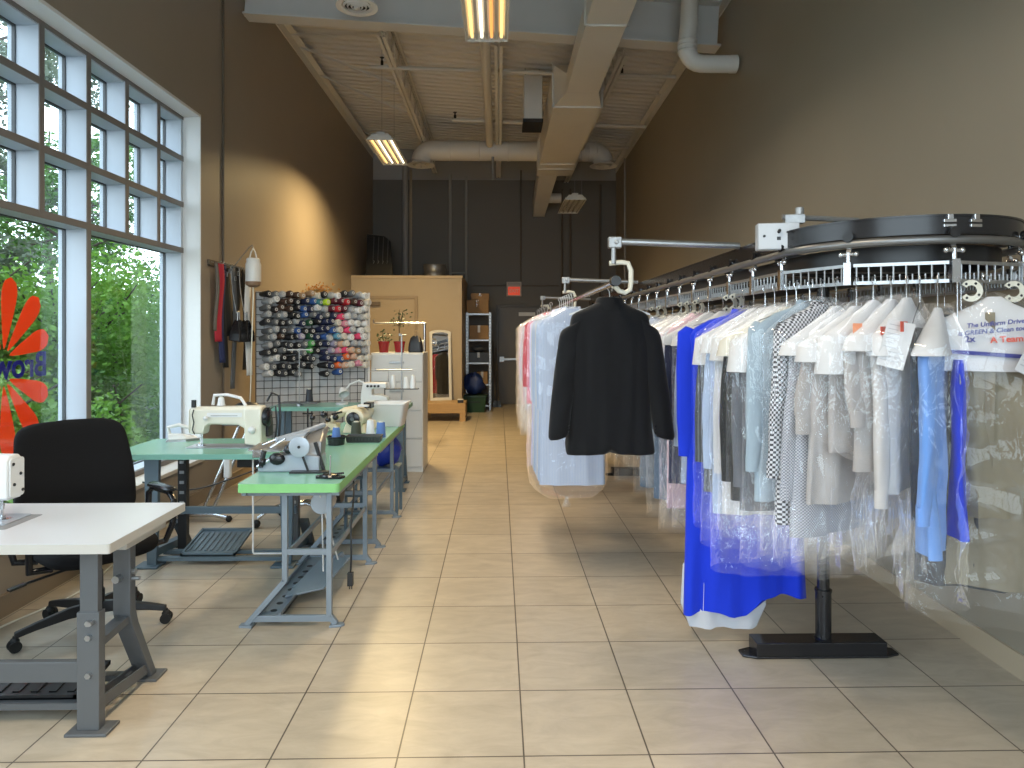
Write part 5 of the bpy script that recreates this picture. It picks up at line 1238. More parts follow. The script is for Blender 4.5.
carton('cardboard_box', 'plain brown carton on the second shelf from the top', (-0.39, 13.9, 1.391), (0.38, 0.34, 0.28), M['cardboard'], False)
carton('storage_crate', 'dark crate on the top compartment behind the brown carton', (-0.40, 14.06, 1.672), (0.36, 0.14, 0.1), M['black'], False) if False else None
carton('storage_crate', 'black crate on the middle shelf of the steel shelving', (-0.40, 13.93, 0.931), (0.38, 0.34, 0.2), M['black'], False)
carton('cardboard_box', 'pale carton standing on the lower shelf behind the blue bag', (-0.33, 13.95, 0.501), (0.22, 0.3, 0.24), M['cardboard'], False)
lumpy('dark_bundle', 'dark rolled bundle on the black crate of the steel shelving', 'bundle', (-0.40, 13.93, 1.132), (0.15, 0.14, 0.07), M['grey_metal'], 8, 0.3)
gb = thing('plastic_tote', 'dark green plastic tote on the floor before the steel shelving', 'tote', (-0.46, 13.35, 0))
g = MB(); g.loft([scl(rrect(-0.19, -0.14, 0.19, 0.14, 0.02, 3), 1, 0), scl(rrect(-0.23, -0.18, 0.23, 0.18, 0.02, 3), 1, 0.3)]); g.build('tote_body', mat('dark_green_plastic', (0.015, 0.06, 0.03), 0.4), gb, smooth=True, angle=40)
g = MB(); g.loft([scl(rrect(-0.24, -0.19, 0.24, 0.19, 0.02, 3), 1, 0.29), scl(rrect(-0.24, -0.19, 0.24, 0.19, 0.02, 3), 1, 0.325)]); g.build('lid', mat('dark_green_lid', (0.012, 0.045, 0.022), 0.4), gb, smooth=True, angle=40)
g = MB(); g.bar((-0.12, -0.165, 0.2), (0.12, -0.165, 0.2), 0.012, 0.02); g.build('tote_handle', M['black'], gb)
lumpy('cloth_bag', 'dark blue cloth bag slumped on the green tote', 'bag', (-0.48, 13.38, 0.326), (0.2, 0.15, 0.2), mat('navy_bag', (0.012, 0.035, 0.16), 0.5, bump=0.4, bscale=12), 5, 0.4)
for x, l, h in ((-0.03, 'left', 1.25), (0.03, 'right', 1.1)):
    t = thing('broom', '%s of two dark broom handles leaning right of the steel shelving' % l, 'broom', (x - 0.03, 14.15, 0), 0, 'brooms by the shelving')
    g = MB(); g.cyl((0, 0, 0.12), (-0.06, 0.5, h + 0.1), 0.014, n=8); g.build('broom_handle', M['conduit_brown'], t)
    g = MB(); g.loft([[(-0.06, -0.03, 0), (0.06, -0.03, 0), (0.06, 0.03, 0), (-0.06, 0.03, 0)], [(-0.04, -0.015, 0.13), (0.04, -0.015, 0.13), (0.04, 0.02, 0.13), (-0.04, 0.02, 0.13)]]); g.build('broom_head', M['black'], t)

# ------------------------------------------------------------------ belts and bags hanging beside the window
t = thing('wall_hook_rail', 'narrow hook rail on the left wall carrying belts beside the window', 'hook rail', (XL, 6.75, 2.16))
g = MB(); g.b2((0.0, -0.36, 0), (0.02, 0.50, 0.05)); g.build('rail_board', M['conduit_brown'], t)
HY = [-0.32, -0.25, -0.18, -0.11, -0.04, 0.03, 0.10, 0.17, 0.24, 0.31, 0.38, 0.45]
for y in HY:
    g = MB(); g.tube([(0.02, y, 0.03), (0.05, y, 0.025), (0.10, y, 0.02), (0.115, y, 0.035)], 0.004, 6); g.build('hook', M['steel'], t)
def belt(label, i, z1, w, m, buckle=True, cat='belt', off=0.065):
    y = 6.75 + HY[i]
    t = thing('hanging_belt', label, cat, (XL + off, y, 2.19), 0, 'belts on the wall hook rail')
    L2 = 2.19 - z1; rs = random.Random(i)
    g = MB(); g.sheet(lambda u, v: (0.012 * math.sin(v * 5 + i) + 0.03 * (u - 0.5), w * (u - 0.5) * (0.6 + 0.4 * min(1, v * 5)) + 0.012 * math.sin(v * 3 + i), -L2 * v), 3, 18)
    o = g.build('strap', m, t, smooth=True); md = o.modifiers.new('thick', 'SOLIDIFY'); md.thickness = 0.006
    if buckle:
        g = MB(); z = -L2 * 0.12
        for p, q in (((-0.02, 0), (0.02, 0.005)), ((-0.02, 0.04), (0.02, 0.045)), ((-0.02, 0), (-0.015, 0.045)), ((0.015, 0), (0.02, 0.045))): g.b2((0.012, p[0], z + p[1]), (0.022, q[0], z + q[1]))
        g.build('buckle', M['steel'], t)
    return t
M['red_cloth'] = mat('red_cloth', (0.42, 0.02, 0.04), 0.7); M['navy_cloth'] = mat('navy_cloth', (0.02, 0.03, 0.1), 0.7); M['dk_cloth'] = mat('near_black_cloth', (0.012, 0.012, 0.013), 0.7); M['tan_cloth'] = mat('tan_cord', (0.3, 0.2, 0.12), 0.7)
belt('red strap hanging nearest the window on the hook rail', 1, 1.45, 0.085, M['red_cloth'], False)
belt('long navy belt hanging beside the red strap', 2, 1.25, 0.06, M['navy_cloth'])
belt('long black belt hanging third along the hook rail', 3, 1.20, 0.05, M['dk_cloth'])
belt('wide black strap hanging above the first dark pouch', 4, 1.5, 0.10, M['dk_cloth'])
belt('thin grey belt hanging lowest in the middle of the hook rail', 6, 0.98, 0.035, M['grey_metal'])
belt('wide dark belt hanging above the second dark pouch', 7, 1.45, 0.09, M['dk_cloth'])
belt('white lacy strip hanging low right of the dark pouches', 9, 1.10, 0.075, M['th_white'], False, off=0.14)
belt('long black strap hanging at the far end of the hook rail', 11, 1.15, 0.12, M['dk_cloth'], False)
belt('thin brown cord hanging at the near end of the hook rail', 0, 1.55, 0.016, M['conduit_brown'], False)
for i, l in ((4, 'near'), (7, 'far')):
    y = 6.75 + HY[i] + 0.02
    t = thing('pouch', '%s one of two shiny dark pouches hanging among the belts' % l, 'pouch', (XL + 0.16, y, 1.44), 0, 'dark pouches on the hook rail')
    g = MB(); g.loft([[(-0.06, -0.11, 0.02), (0.05, -0.11, 0.0), (0.05, 0.11, 0.0), (-0.06, 0.11, 0.02)], [(-0.06, -0.09, 0.1), (0.05, -0.09, 0.08), (0.05, 0.10, 0.09), (-0.06, 0.10, 0.1)], [(-0.03, -0.03, 0.22), (0.02, -0.03, 0.22), (0.02, 0.03, 0.22), (-0.03, 0.03, 0.22)]]); g.build('pouch_body', M['black_gloss'], t, bevel=0.012)
    g = MB(); g.tube([(0, -0.03, 0.21), (0, -0.02, 0.29), (0, 0.01, 0.30), (0, 0.03, 0.21)], 0.007, 8); g.tube([(-0.02, 0, 0.28), (-0.06, 0, 0.5), (-0.075, 0, 0.745)], 0.004, 6); g.build('clasp', M['steel'], t, smooth=True)
# gravity iron water bottle
t = thing('water_bottle', 'white plastic iron water bottle hanging from a wall arm above the thread rack', 'bottle', (-2.34, 6.62, 1.97))
M['bottle'] = mat('milky_bottle', (0.66, 0.65, 0.62), 0.3)
g = MB(); g.lathe([(0.03, 0.0), (0.062, 0.018), (0.072, 0.05), (0.072, 0.215), (0.06, 0.24), (0.062, 0.245), (0.062, 0.265), (0.05, 0.275)], n=24); g.build('bottle_body', M['bottle'], t, smooth=True, angle=50)
g = MB(); g.lathe([(0.032, -0.002), (0.064, 0.016), (0.074, 0.045), (0.0735, 0.05)], n=24, cap1=False); g.build('bottle_base', mat('amber_base', (0.25, 0.15, 0.09), 0.3), t, smooth=True)
g = MB(); g.tube([(-0.035, 0, 0.265), (-0.02, 0, 0.33), (0.0, 0, 0.37), (0.02, 0, 0.33), (0.035, 0, 0.265)], 0.007, 8); g.build('bottle_loop', M['white_plastic'], t, smooth=True)
g = MB(); g.tube([(0, 0, 0.0), (0.0, 0, -0.1), (-0.02, 0.02, -0.5), (-0.06, 0.1, -1.0), (-0.08, 0.12, -1.2)], 0.006, 8); g.build('water_hose', M['ivory'], t, smooth=True)
ar = MB(); ar.tube([(0.0, 0, 0), (0.04, 0, 0.02), (0.30, -0.12, 0.28), (0.335, -0.13, 0.30), (0.34, -0.13, 0.275)], 0.005, 8); o = ar.build('bottle_arm', M['dull_steel'], smooth=True); o.location = (XL, 6.75, 2.07); tag(o, 'thin bent wire arm on the left wall holding the water bottle', 'wire arm')
# ------------------------------------------------------------------ garment conveyor (long oval track)
CX, CY, CR, CEND = 1.70, 2.95, 0.45, 9.4
XA, XB = CX - CR, CX + CR
LEN1 = CEND - CY; LEN2 = PI * CR
def track(s, off=0.0):
    """s runs down the aisle-side straight, round the near bend and back along the wall; off > 0 is outward"""
    if s < LEN1: return Vector((XA - off, CEND - s, 0)), Vector((0, -1, 0))
    s -= LEN1
    if s < LEN2:
        a = s / CR; r = CR + off
        return Vector((CX - r * math.cos(a), CY - r * math.sin(a), 0)), Vector((math.sin(a), -math.cos(a), 0))
    s -= LEN2
    return Vector((XB + off, CY + s, 0)), Vector((0, 1, 0))
TOTAL = 2 * LEN1 + LEN2
def s_of_phi(deg): return LEN1 + R(deg) * CR
def s_of_y(y): return CEND - y
cv = thing('garment_conveyor', 'long oval garment conveyor with black rail and chrome trolleys along the right wall', 'conveyor', (CX, CY, 0))
O = Vector((CX, CY, 0))
ss = [LEN1 * i / 14 for i in range(14)] + [LEN1 + LEN2 * i / 28 for i in range(28)] + [LEN1 + LEN2 + LEN1 * i / 14 for i in range(15)]
def sweep(off0, off1, z0, z1):
    rings = []
    for s in ss:
        a = track(s, off0)[0] - O; b = track(s, off1)[0] - O
        rings.append([(a.x, a.y, z0), (b.x, b.y, z0), (b.x, b.y, z1), (a.x, a.y, z1)])
    return rings
g = MB(); g.loft(sweep(-0.012, 0.012, 1.90, 1.965)); g.loft(sweep(-0.03, 0.016, 1.965, 1.972)); g.loft(sweep(-0.03, -0.012, 1.90, 1.906)); g.build('rail_band', M['black_gloss'], cv, smooth=True)
g = MB(); g.tube([track(s, 0.018)[0] - O + Vector((0, 0, 1.878)) for s in ss], 0.016, 10); g.build('rail_tube', mat('dark_rail_steel', (0.22, 0.22, 0.22), 0.4, 0.8), cv, smooth=True)
g = MB(); g.loft(sweep(-0.10, -0.06, 1.80, 1.87)); g.loft(sweep(-0.30 * 0.6, -0.10, 1.862, 1.87)); g.build('inner_channel', M['black'], cv, smooth=True)
g = MB()
for i in range(9):
    y = 0.25 + 0.72 * i; g.b2((-CR + 0.05, y - 0.02, 1.87), (CR - 0.05, y + 0.02, 1.90))
g.b2((-CR + 0.1, 0.0, 1.80), (CR - 0.12, 0.1, 1.88))
g.build('cross_ties', M['black'], cv)
# joint clamps on the band
for a in (84, 96):
    p, t_ = track(s_of_phi(a), 0.013); g = MB(); rz = math.atan2(t_.y, t_.x); p = p - O
    g.box((p.x, p.y, 1.930), (0.045, 0.008, 0.012), rz); g.box((p.x, p.y, 1.948), (0.045, 0.008, 0.012), rz); g.box((p.x, p.y, 1.962), (0.02, 0.016, 0.02), rz)
    g.build('joint_clamp', M['chrome'], cv, bevel=0.002)
# trolleys, linked slotted hanging bars and ivory number discs
STEP = 0.335
n_t = int(TOTAL / STEP)
s0 = s_of_phi(90) - STEP * 40
tr_s = [s_of_phi(85) + STEP * (i - 20) for i in range(44)]
tr_s = [s for s in tr_s if 0 < s < TOTAL]
tmz = {}
def trolley(s):
    p, t_ = track(s, 0.03); rz = math.atan2(t_.y, t_.x)
    if 'm' not in tmz:
        g = MB()
        g.lathe([(0.004, -0.012), (0.017, -0.012), (0.02, -0.004), (0.02, 0.006), (0.004, 0.006)], (0, 0, 1.905), 14, axis=(0, 1, 0))
        tmz['w'] = g.mesh('trolley_wheel', M['black_gloss'], smooth=True)
        g = MB()
        g.bar((0, -0.012, 1.91), (0, -0.016, 1.855), 0.014, 0.008, up=(0, 1, 0)); g.bar((0, -0.016, 1.86), (0, -0.004, 1.835), 0.018, 0.01, up=(0, 1, 0))
        g.cyl((-0.028, -0.004, 1.838), (0.028, -0.004, 1.838), 0.008, n=10); g.ball((-0.028, -0.004, 1.838), 0.011, 8); g.ball((0.028, -0.004, 1.838), 0.011, 8)
        g.cyl((0, -0.004, 1.845), (0, -0.004, 1.80), 0.009, n=10); g.b2((-0.014, -0.018, 1.72), (0.014, 0.010, 1.806)); g.cyl((0, -0.018, 1.765), (0, -0.026, 1.765), 0.008, n=6)
        tmz['m'] = g.mesh('trolley_hanger', M['chrome'], smooth=True)
    o = bpy.data.objects.new('trolley', tmz['m']); COL.objects.link(o); o.parent = cv; o.location = p - O; o.rotation_euler = (0, 0, rz + PI)
    w = bpy.data.objects.new('trolley_wheel', tmz['w']); COL.objects.link(w); w.parent = o
for s in tr_s: trolley(s)
def slotted(sa, sb):
    a = track(sa, 0.03)[0]; b = track(sb, 0.03)[0]; d_ = (b - a); L2 = d_.length; rz = math.atan2(d_.y, d_.x)
    key = round(L2, 3)
    if key not in tmz:
        g = MB(); e = 0.018
        g.b2((e, -0.006, 1.788), (L2 - e, 0.006, 1.80)); g.b2((e, -0.006, 1.72), (L2 - e, 0.006, 1.733))
        n = 7
        for i in range(n + 1):
            x = e + 0.012 + (L2 - 2 * e - 0.024) * i / n; g.cyl((x, 0, 1.73), (x, 0, 1.79), 0.0035, n=6)
        for i in range(n):
            x = e + 0.012 + (L2 - 2 * e - 0.024) * (i + 0.5) / n; g.cyl((x, 0, 1.733), (x, 0, 1.757), 0.003, n=6)
        tmz[key] = g.mesh('slotted_bar', M['steel'])
    o = bpy.data.objects.new('slotted_bar', tmz[key]); COL.objects.link(o); o.parent = cv; o.location = a - O; o.rotation_euler = (0, 0, rz)
for a, b in zip(tr_s[:-1], tr_s[1:]): slotted(a, b)
g = MB(); pts = []
for i in range(15):
    a = R(-55 + 290 * i / 14); pts.append((a,))
rings = []
for (a,) in pts:
    c, s_ = math.sin(a), -math.cos(a)
    rings.append([(0.020 * c, -0.0015, 0.020 * s_), (0.040 * c, -0.0015, 0.040 * s_), (0.040 * c, 0.0015, 0.040 * s_), (0.020 * c, 0.0015, 0.020 * s_)])
g.loft(rings)
disc_me = g.mesh('number_disc', M['ivory'])
g = MB()
for a in (-30, 60, 150, 215):
    c, s_ = math.sin(R(a)), -math.cos(R(a)); g.cyl((0.03 * c, -0.0018, 0.03 * s_), (0.03 * c, 0.0018, 0.03 * s_), 0.005, n=8)
dots_me = g.mesh('disc_dots', M['black'])
for i, s in enumerate([s_of_y(5.4), s_of_y(5.15), s_of_y(4.55), s_of_y(4.38), s_of_y(4.2), s_of_y(3.62), s_of_y(3.52), s_of_phi(92), s_of_phi(116)]):
    p, t_ = track(s, 0.03); o = bpy.data.objects.new('number_disc', disc_me); COL.objects.link(o); o.parent = cv
    p = p - O; o.location = (p.x, p.y, 1.69); yw = R(18) if i < 7 else R(-8); o.scale = (1.25, 1.25, 1.25) if i < 7 else (1, 1, 1); o.rotation_euler = (0, 0, yw)
    q = bpy.data.objects.new('disc_dots', dots_me); COL.objects.link(q); q.parent = o
# support stand: T base, telescoping post, head arms
for nm, yy in (('near', 3.27), ('far', 7.4)):
    y = yy - CY; x = 1.555 - CX
    g = MB(); g.b2((x - 0.34, y - 0.055, 0.012), (x + 0.28, y + 0.055, 0.075)); g.prism([(-0.40, -0.03), (-0.34, -0.055), (0.28, -0.055), (0.35, -0.03), (0.35, 0.03), (0.28, 0.055), (-0.34, 0.055), (-0.40, 0.03)], (x, y, 0), (1, 0, 0), (0, 1, 0), (0, 0, 0.012)); g.build('base', M['black_gloss'], cv, bevel=0.004)
    g = MB(); g.lathe([(0.045, 0.075), (0.036, 0.082), (0.036, 0.30), (0.039, 0.30), (0.039, 0.31), (0.028, 0.31), (0.028, 1.80)], (x, y, 0), 22); g.build('post', M['black_gloss'], cv, smooth=True, angle=50)
    g = MB(); g.bar((x, y, 1.82), (-CR + 0.07, y, 1.84), 0.05, 0.05); g.bar((x, y, 1.82), (CR - 0.07, y, 1.84), 0.05, 0.05); g.build('head_arm', M['black'], cv)
# control box on the rail
cb = thing('control_box', 'white switch box with toggle mounted on the conveyor rail', 'switch box', (1.21, 2.97, 1.895), R(-10))
g = MB(); g.b2((-0.086, -0.03, 0), (0.086, 0.03, 0.115)); g.build('enclosure', mat('box_grey', (0.4, 0.42, 0.45), 0.35), cb, bevel=0.004)
g = MB(); g.b2((-0.083, -0.0335, 0.003), (0.083, -0.030, 0.112)); fp = g.build('cover_plate', mat('box_white', (0.52, 0.54, 0.57), 0.35), cb, bevel=0.0015)
g = MB()
for x in (-0.06, 0.062): g.cyl((x, -0.0335, 0.058), (x, -0.036, 0.058), 0.006, n=10)
g.b2((-0.008, -0.0345, 0.04), (0.008, -0.0335, 0.055)); g.cyl((0, -0.0335, 0.075), (0, -0.05, 0.08), 0.007, n=8); g.build('toggle', M['black'], cb)
g = MB(); g.b2((0.03, -0.02, 0.115), (0.11, 0.03, 0.15)); g.cyl((0.09, -0.01, 0.15), (0.09, -0.01, 0.18), 0.018, n=14); g.cyl((0.02, 0.0, 0.145), (0.35, 0.06, 0.13), 0.012, n=8); g.build('cable_gland', M['dull_steel'], cb)

# ------------------------------------------------------------------ aisle-side hanging rail on three arms
SX, SZ = 0.585, 1.795
sr = thing('hanging_rail', 'chrome hanging rail held by three pipe arms off the conveyor beside the aisle', 'hanging rail', (SX, 3.45, SZ))
g = MB(); g.cyl((0, 0, 0), (0, 6.0, 0), 0.012, n=12); g.b2((-0.003, 0.02, -0.022), (0.003, 6.0, 0.0)); g.build('rail', M['chrome'], sr, smooth=True)
g = MB(); g.cyl((0, -0.035, 0), (0, 0.02, 0), 0.026, n=16); g.build('end_cap', M['black'], sr, smooth=True)
for y in (3.5, 6.06, 9.2):
    yy = y - 3.45
    g = MB(); g.cyl((0.03, yy, 0.205), (XA - SX - 0.02, yy, 0.185), 0.017, n=12); ar = g.build('arm', M['steel'], sr, smooth=True)
    g = MB(); g.b2((-0.026, yy - 0.024, 0.172), (0.04, yy + 0.024, 0.228)); g.cyl((0.0, yy - 0.01, 0.09), (0.0, yy - 0.01, 0.19), 0.013, n=10); g.cyl((0.012, yy - 0.034, 0.2), (0.012, yy - 0.02, 0.2), 0.012, n=6); g.build('clamp', M['dull_steel'], ar, bevel=0.008)
    g = MB(); g.tube([(-0.02, yy, 0.095), (0.04, yy, 0.10), (0.075, yy, 0.095), (0.09, yy, 0.06), (0.09, yy, 0.0), (0.085, yy, -0.04), (0.06, yy, -0.055), (0.03, yy, -0.045), (0.0, yy, -0.015)], 0.013, 10); g.build('drop_hook', M['ivory'], ar, smooth=True)
# ------------------------------------------------------------------ clothes
def cloth(name, c, var=0.06, rough=0.85, bump=0.35):
    return mat(name, c, rough, var=var, vscale=7, bump=bump, bscale=16, spec=0.25, sheen=0.1)
C_ = {}
for nm, c in (('pale_blue', (0.36, 0.44, 0.60)), ('light_blue', (0.13, 0.27, 0.60)), ('white', (0.52, 0.525, 0.56)), ('off_white', (0.46, 0.43, 0.415)), ('grey_white', (0.33, 0.305, 0.295)),
              ('pale_grey_blue', (0.28, 0.35, 0.41)), ('charcoal', (0.035, 0.037, 0.043)), ('dark_grey', (0.10, 0.105, 0.125)), ('black', (0.009, 0.009, 0.011)), ('royal', (0.008, 0.035, 0.55)),
              ('denim', (0.10, 0.15, 0.22)), ('pink', (0.62, 0.42, 0.47)), ('beige', (0.20, 0.17, 0.115)), ('taupe', (0.19, 0.165, 0.12)), ('red', (0.48, 0.03, 0.06)), ('lilac', (0.5, 0.48, 0.66)), ('navy', (0.02, 0.025, 0.07)),
              ('jacket', (0.0045, 0.0047, 0.006)), ('olive', (0.09, 0.085, 0.065))):
    C_[nm] = cloth('cloth_' + nm, c)
C_['hound'] = check_mat('houndstooth_cloth', (0.012, 0.012, 0.02), (0.55, 0.55, 0.58), 105)
C_['check'] = check_mat('small_check_cloth', (0.14, 0.15, 0.19), (0.46, 0.46, 0.49), 170)
C_['stripe'] = stripe_mat('striped_cloth', (0.36, 0.44, 0.60), (0.50, 0.54, 0.64), 30)
C_['pinstripe'] = stripe_mat('pinstripe_cloth', (0.03, 0.035, 0.045), (0.12, 0.14, 0.15), 22)
def sgp(v, p): return math.copysign(abs(v) ** p, v)
def body_rings(prof, fan, waves, ph, n=36, zshape=None, expn=0.75, off=0.0, crease=0.0, seed=0, ridged=False):
    """prof: (z, half width, half depth, wave weight)"""
    rings = []
    for z, w, d_, k in prof:
        ring = []
        for j in range(n):
            a = 2 * PI * j / n; c, s = math.cos(a), math.sin(a)
            x = w * sgp(c, 0.8); f = max(0.25, (0.45 - x) / 0.45) if fan else 1
            y = d_ * f * sgp(s, expn)
            y += k * f * (waves * math.sin(x * 34 + ph + z * 3) + waves * 0.6 * math.sin(x * 61 + ph * 2 - z * 5))
            if crease:
                q = Vector((x * 9, y * 20 + seed, z * 7)); v_ = noise.noise(q) + 0.6 * noise.noise(q * 2.3)
                if ridged: v_ = 1 - 2.2 * abs(noise.noise(q * 0.9)) + 0.7 * (0.5 - abs(noise.noise(q * 2.1)))
                y += crease * f * v_ * (1 if s > 0 else -1) * (0.4 + abs(s)); x += crease * 0.6 * v_
            zz = z + (zshape(x, s) * k if zshape else 0)
            ring.append((x, y + off, zz))
        rings.append(ring)
    return rings
def fix_uv(o): planar_uv(o); return o
def hanger(t, W, zn, m='chrome', plastic=False):
    g = MB(); g.tube([(0.012, 0, -0.012), (0.014, 0, 0.004), (0.006, 0, 0.013), (-0.006, 0, 0.012), (-0.011, 0, 0.0), (-0.002, 0, -0.016), (0, 0, -0.03), (0, 0, zn + 0.015)], 0.0022, 6)
    if plastic: g.loft([[(-W / 2, -0.006, zn - 0.07), (-W / 2, 0.006, zn - 0.07), (-W / 2, 0.006, zn - 0.06), (-W / 2, -0.006, zn - 0.06)], [(0, -0.008, zn), (0, 0.008, zn), (0, 0.008, zn + 0.018), (0, -0.008, zn + 0.018)], [(W / 2, -0.006, zn - 0.07), (W / 2, 0.006, zn - 0.07), (W / 2, 0.006, zn - 0.06), (W / 2, -0.006, zn - 0.06)]])
    else: g.tube([(0, 0, zn + 0.015), (W * 0.46, 0, zn - 0.065), (W * 0.44, 0, zn - 0.085), (-W * 0.44, 0, zn - 0.085), (-W * 0.46, 0, zn - 0.065), (0, 0, zn + 0.015)], 0.0022, 6)
    g.build('hanger', M['white_plastic'] if plastic else M[m], t, smooth=True)
def film_part(t, W, top, bot, d_, fan, ph, milky=False, seed=0, tie=False, flare=1.0, n=60):
    H = top - bot; prof = []
    steps = 40
    for i in range(steps + 1):
        v = i / steps; z = top - H * v
        sh = min(1.0, v * H / 0.14)
        w = 0.035 + (W / 2 - 0.035) * (sh ** 0.75); dd = 0.02 + (d_ - 0.02) * (sh ** 0.8)
        if tie and v > 0.8:
            q = (v - 0.8) / 0.2; kk = 1 - 0.93 * (q ** 1.6); w *= kk; dd *= max(kk, 0.25)
        elif v > 0.6: w *= 1 + (flare - 1) * (v - 0.6) / 0.4
        prof.append((z, w, dd, 0.3 + 0.9 * v))
    rings = body_rings(prof, fan, 0.008, ph, n, expn=0.7, crease=0.012, seed=seed, ridged=True)
    g = MB(); g.loft(rings, False, tie)
    if tie:
        rr = []
        for i in range(9):
            v = i / 8; r_ = 0.010 + 0.062 * v ** 0.7
            rr.append([(r_ * (1.2 + 0.25 * math.sin(5 * a + v * 4)) * math.cos(a), r_ * (0.5 + 0.15 * math.sin(4 * a)) * math.sin(a), bot + 0.01 - 0.20 * v + 0.012 * math.sin(3 * a) * v) for a in [2 * PI * j / 40 for j in range(40)]])
        g.loft(rr, False, False)
    return g.build('plastic_cover', M['film_milky'] if milky is True else M['film_clear'] if milky == 'clear' else M['film'], t, smooth=True, angle=70)
def cape(t, W, zn, fan, d_, drop=0.215, text=False, spot=None, m='paper'):
    """paper shoulder cape printed by the cleaner"""
    prof = [(zn + 0.018, 0.022, 0.012, 0), (zn - 0.01, 0.06, d_ * 0.6, 0), (zn - 0.075, W * 0.36, d_ * 1.05, 0.2), (zn - 0.125, W * 0.5 + 0.03, d_ * 1.25, 0.3), (zn - drop, W * 0.5 + 0.045, d_ * 1.4, 0.5)]
    rings = body_rings(prof, fan, 0.004, 0.7, 30, expn=0.6)
    g = MB(); g.loft(rings, False, False); o = g.build('paper_cape', M[m], t, smooth=True, angle=60)
    g = MB()
    yy = -d_ * 1.4 - 0.002
    if text:
        g.box((-0.01, yy - 0.004, zn - drop + 0.06), (W * 0.56, 0.0012, 0.014), 0, 0, R(4)); g.ball((0.125, yy - 0.003, zn - 0.125), 0.02, 12, (1.2, 0.08, 0.8))
        g.build('printed_band', M['navy_print'], o)
        lettering('printed_lettering', 'The Uniform Drive', 0.022, M['navy_print'], o, (-0.015, yy - 0.006, zn - 0.080), (PI / 2 - 0.1, R(-6), 0), True, scale=(1, 1, 1), shear=0.2)
        lettering('printed_lettering', 'is GREEN & Clean too !', 0.022, M['navy_print'], o, (-0.02, yy - 0.010, zn - 0.106), (PI / 2 - 0.06, R(-6), 0), True, shear=0.2)
        lettering('printed_mark', 'A Team', 0.03, M['red_print'], o, (0.02, yy - 0.003, zn - 0.136), (PI / 2, R(-4), 0), True)
        lettering('printed_mark', '2x', 0.032, M['navy_print'], o, (-0.09, yy - 0.003, zn - 0.136), (PI / 2, R(-4), 0), True)
    elif spot:
        for (cm, x, z, w, h) in spot:
            x -= 0.08; q = MB(); f = max(0.25, (0.45 - x) / 0.45) if fan else 1
            q.box((x, -d_ * 1.42 * f - 0.009, zn - z), (w, 0.0015, h)); q.build('printed_patch', M[cm], o)
    return o
def invoice(t, x, y, z, w, h, rz, roll):
    g = MB(); g.box((0, 0, -h / 2), (w, 0.001, h)); o = g.build('invoice_slip', M['paper'], t); o.location = (x, y, z); o.rotation_euler = (0, roll, rz)
    g = MB(); rs = random.Random(4)
    for k_ in range(9):
        ww = w * rs.uniform(0.3, 0.8); g.box((-w / 2 + 0.008 + ww / 2, -0.0011, -h * (0.1 + 0.095 * k_)), (ww, 0.0006, 0.0022))
    g.build('printed_lines', mat('slip_print', (0.35, 0.35, 0.38), 0.7), o)
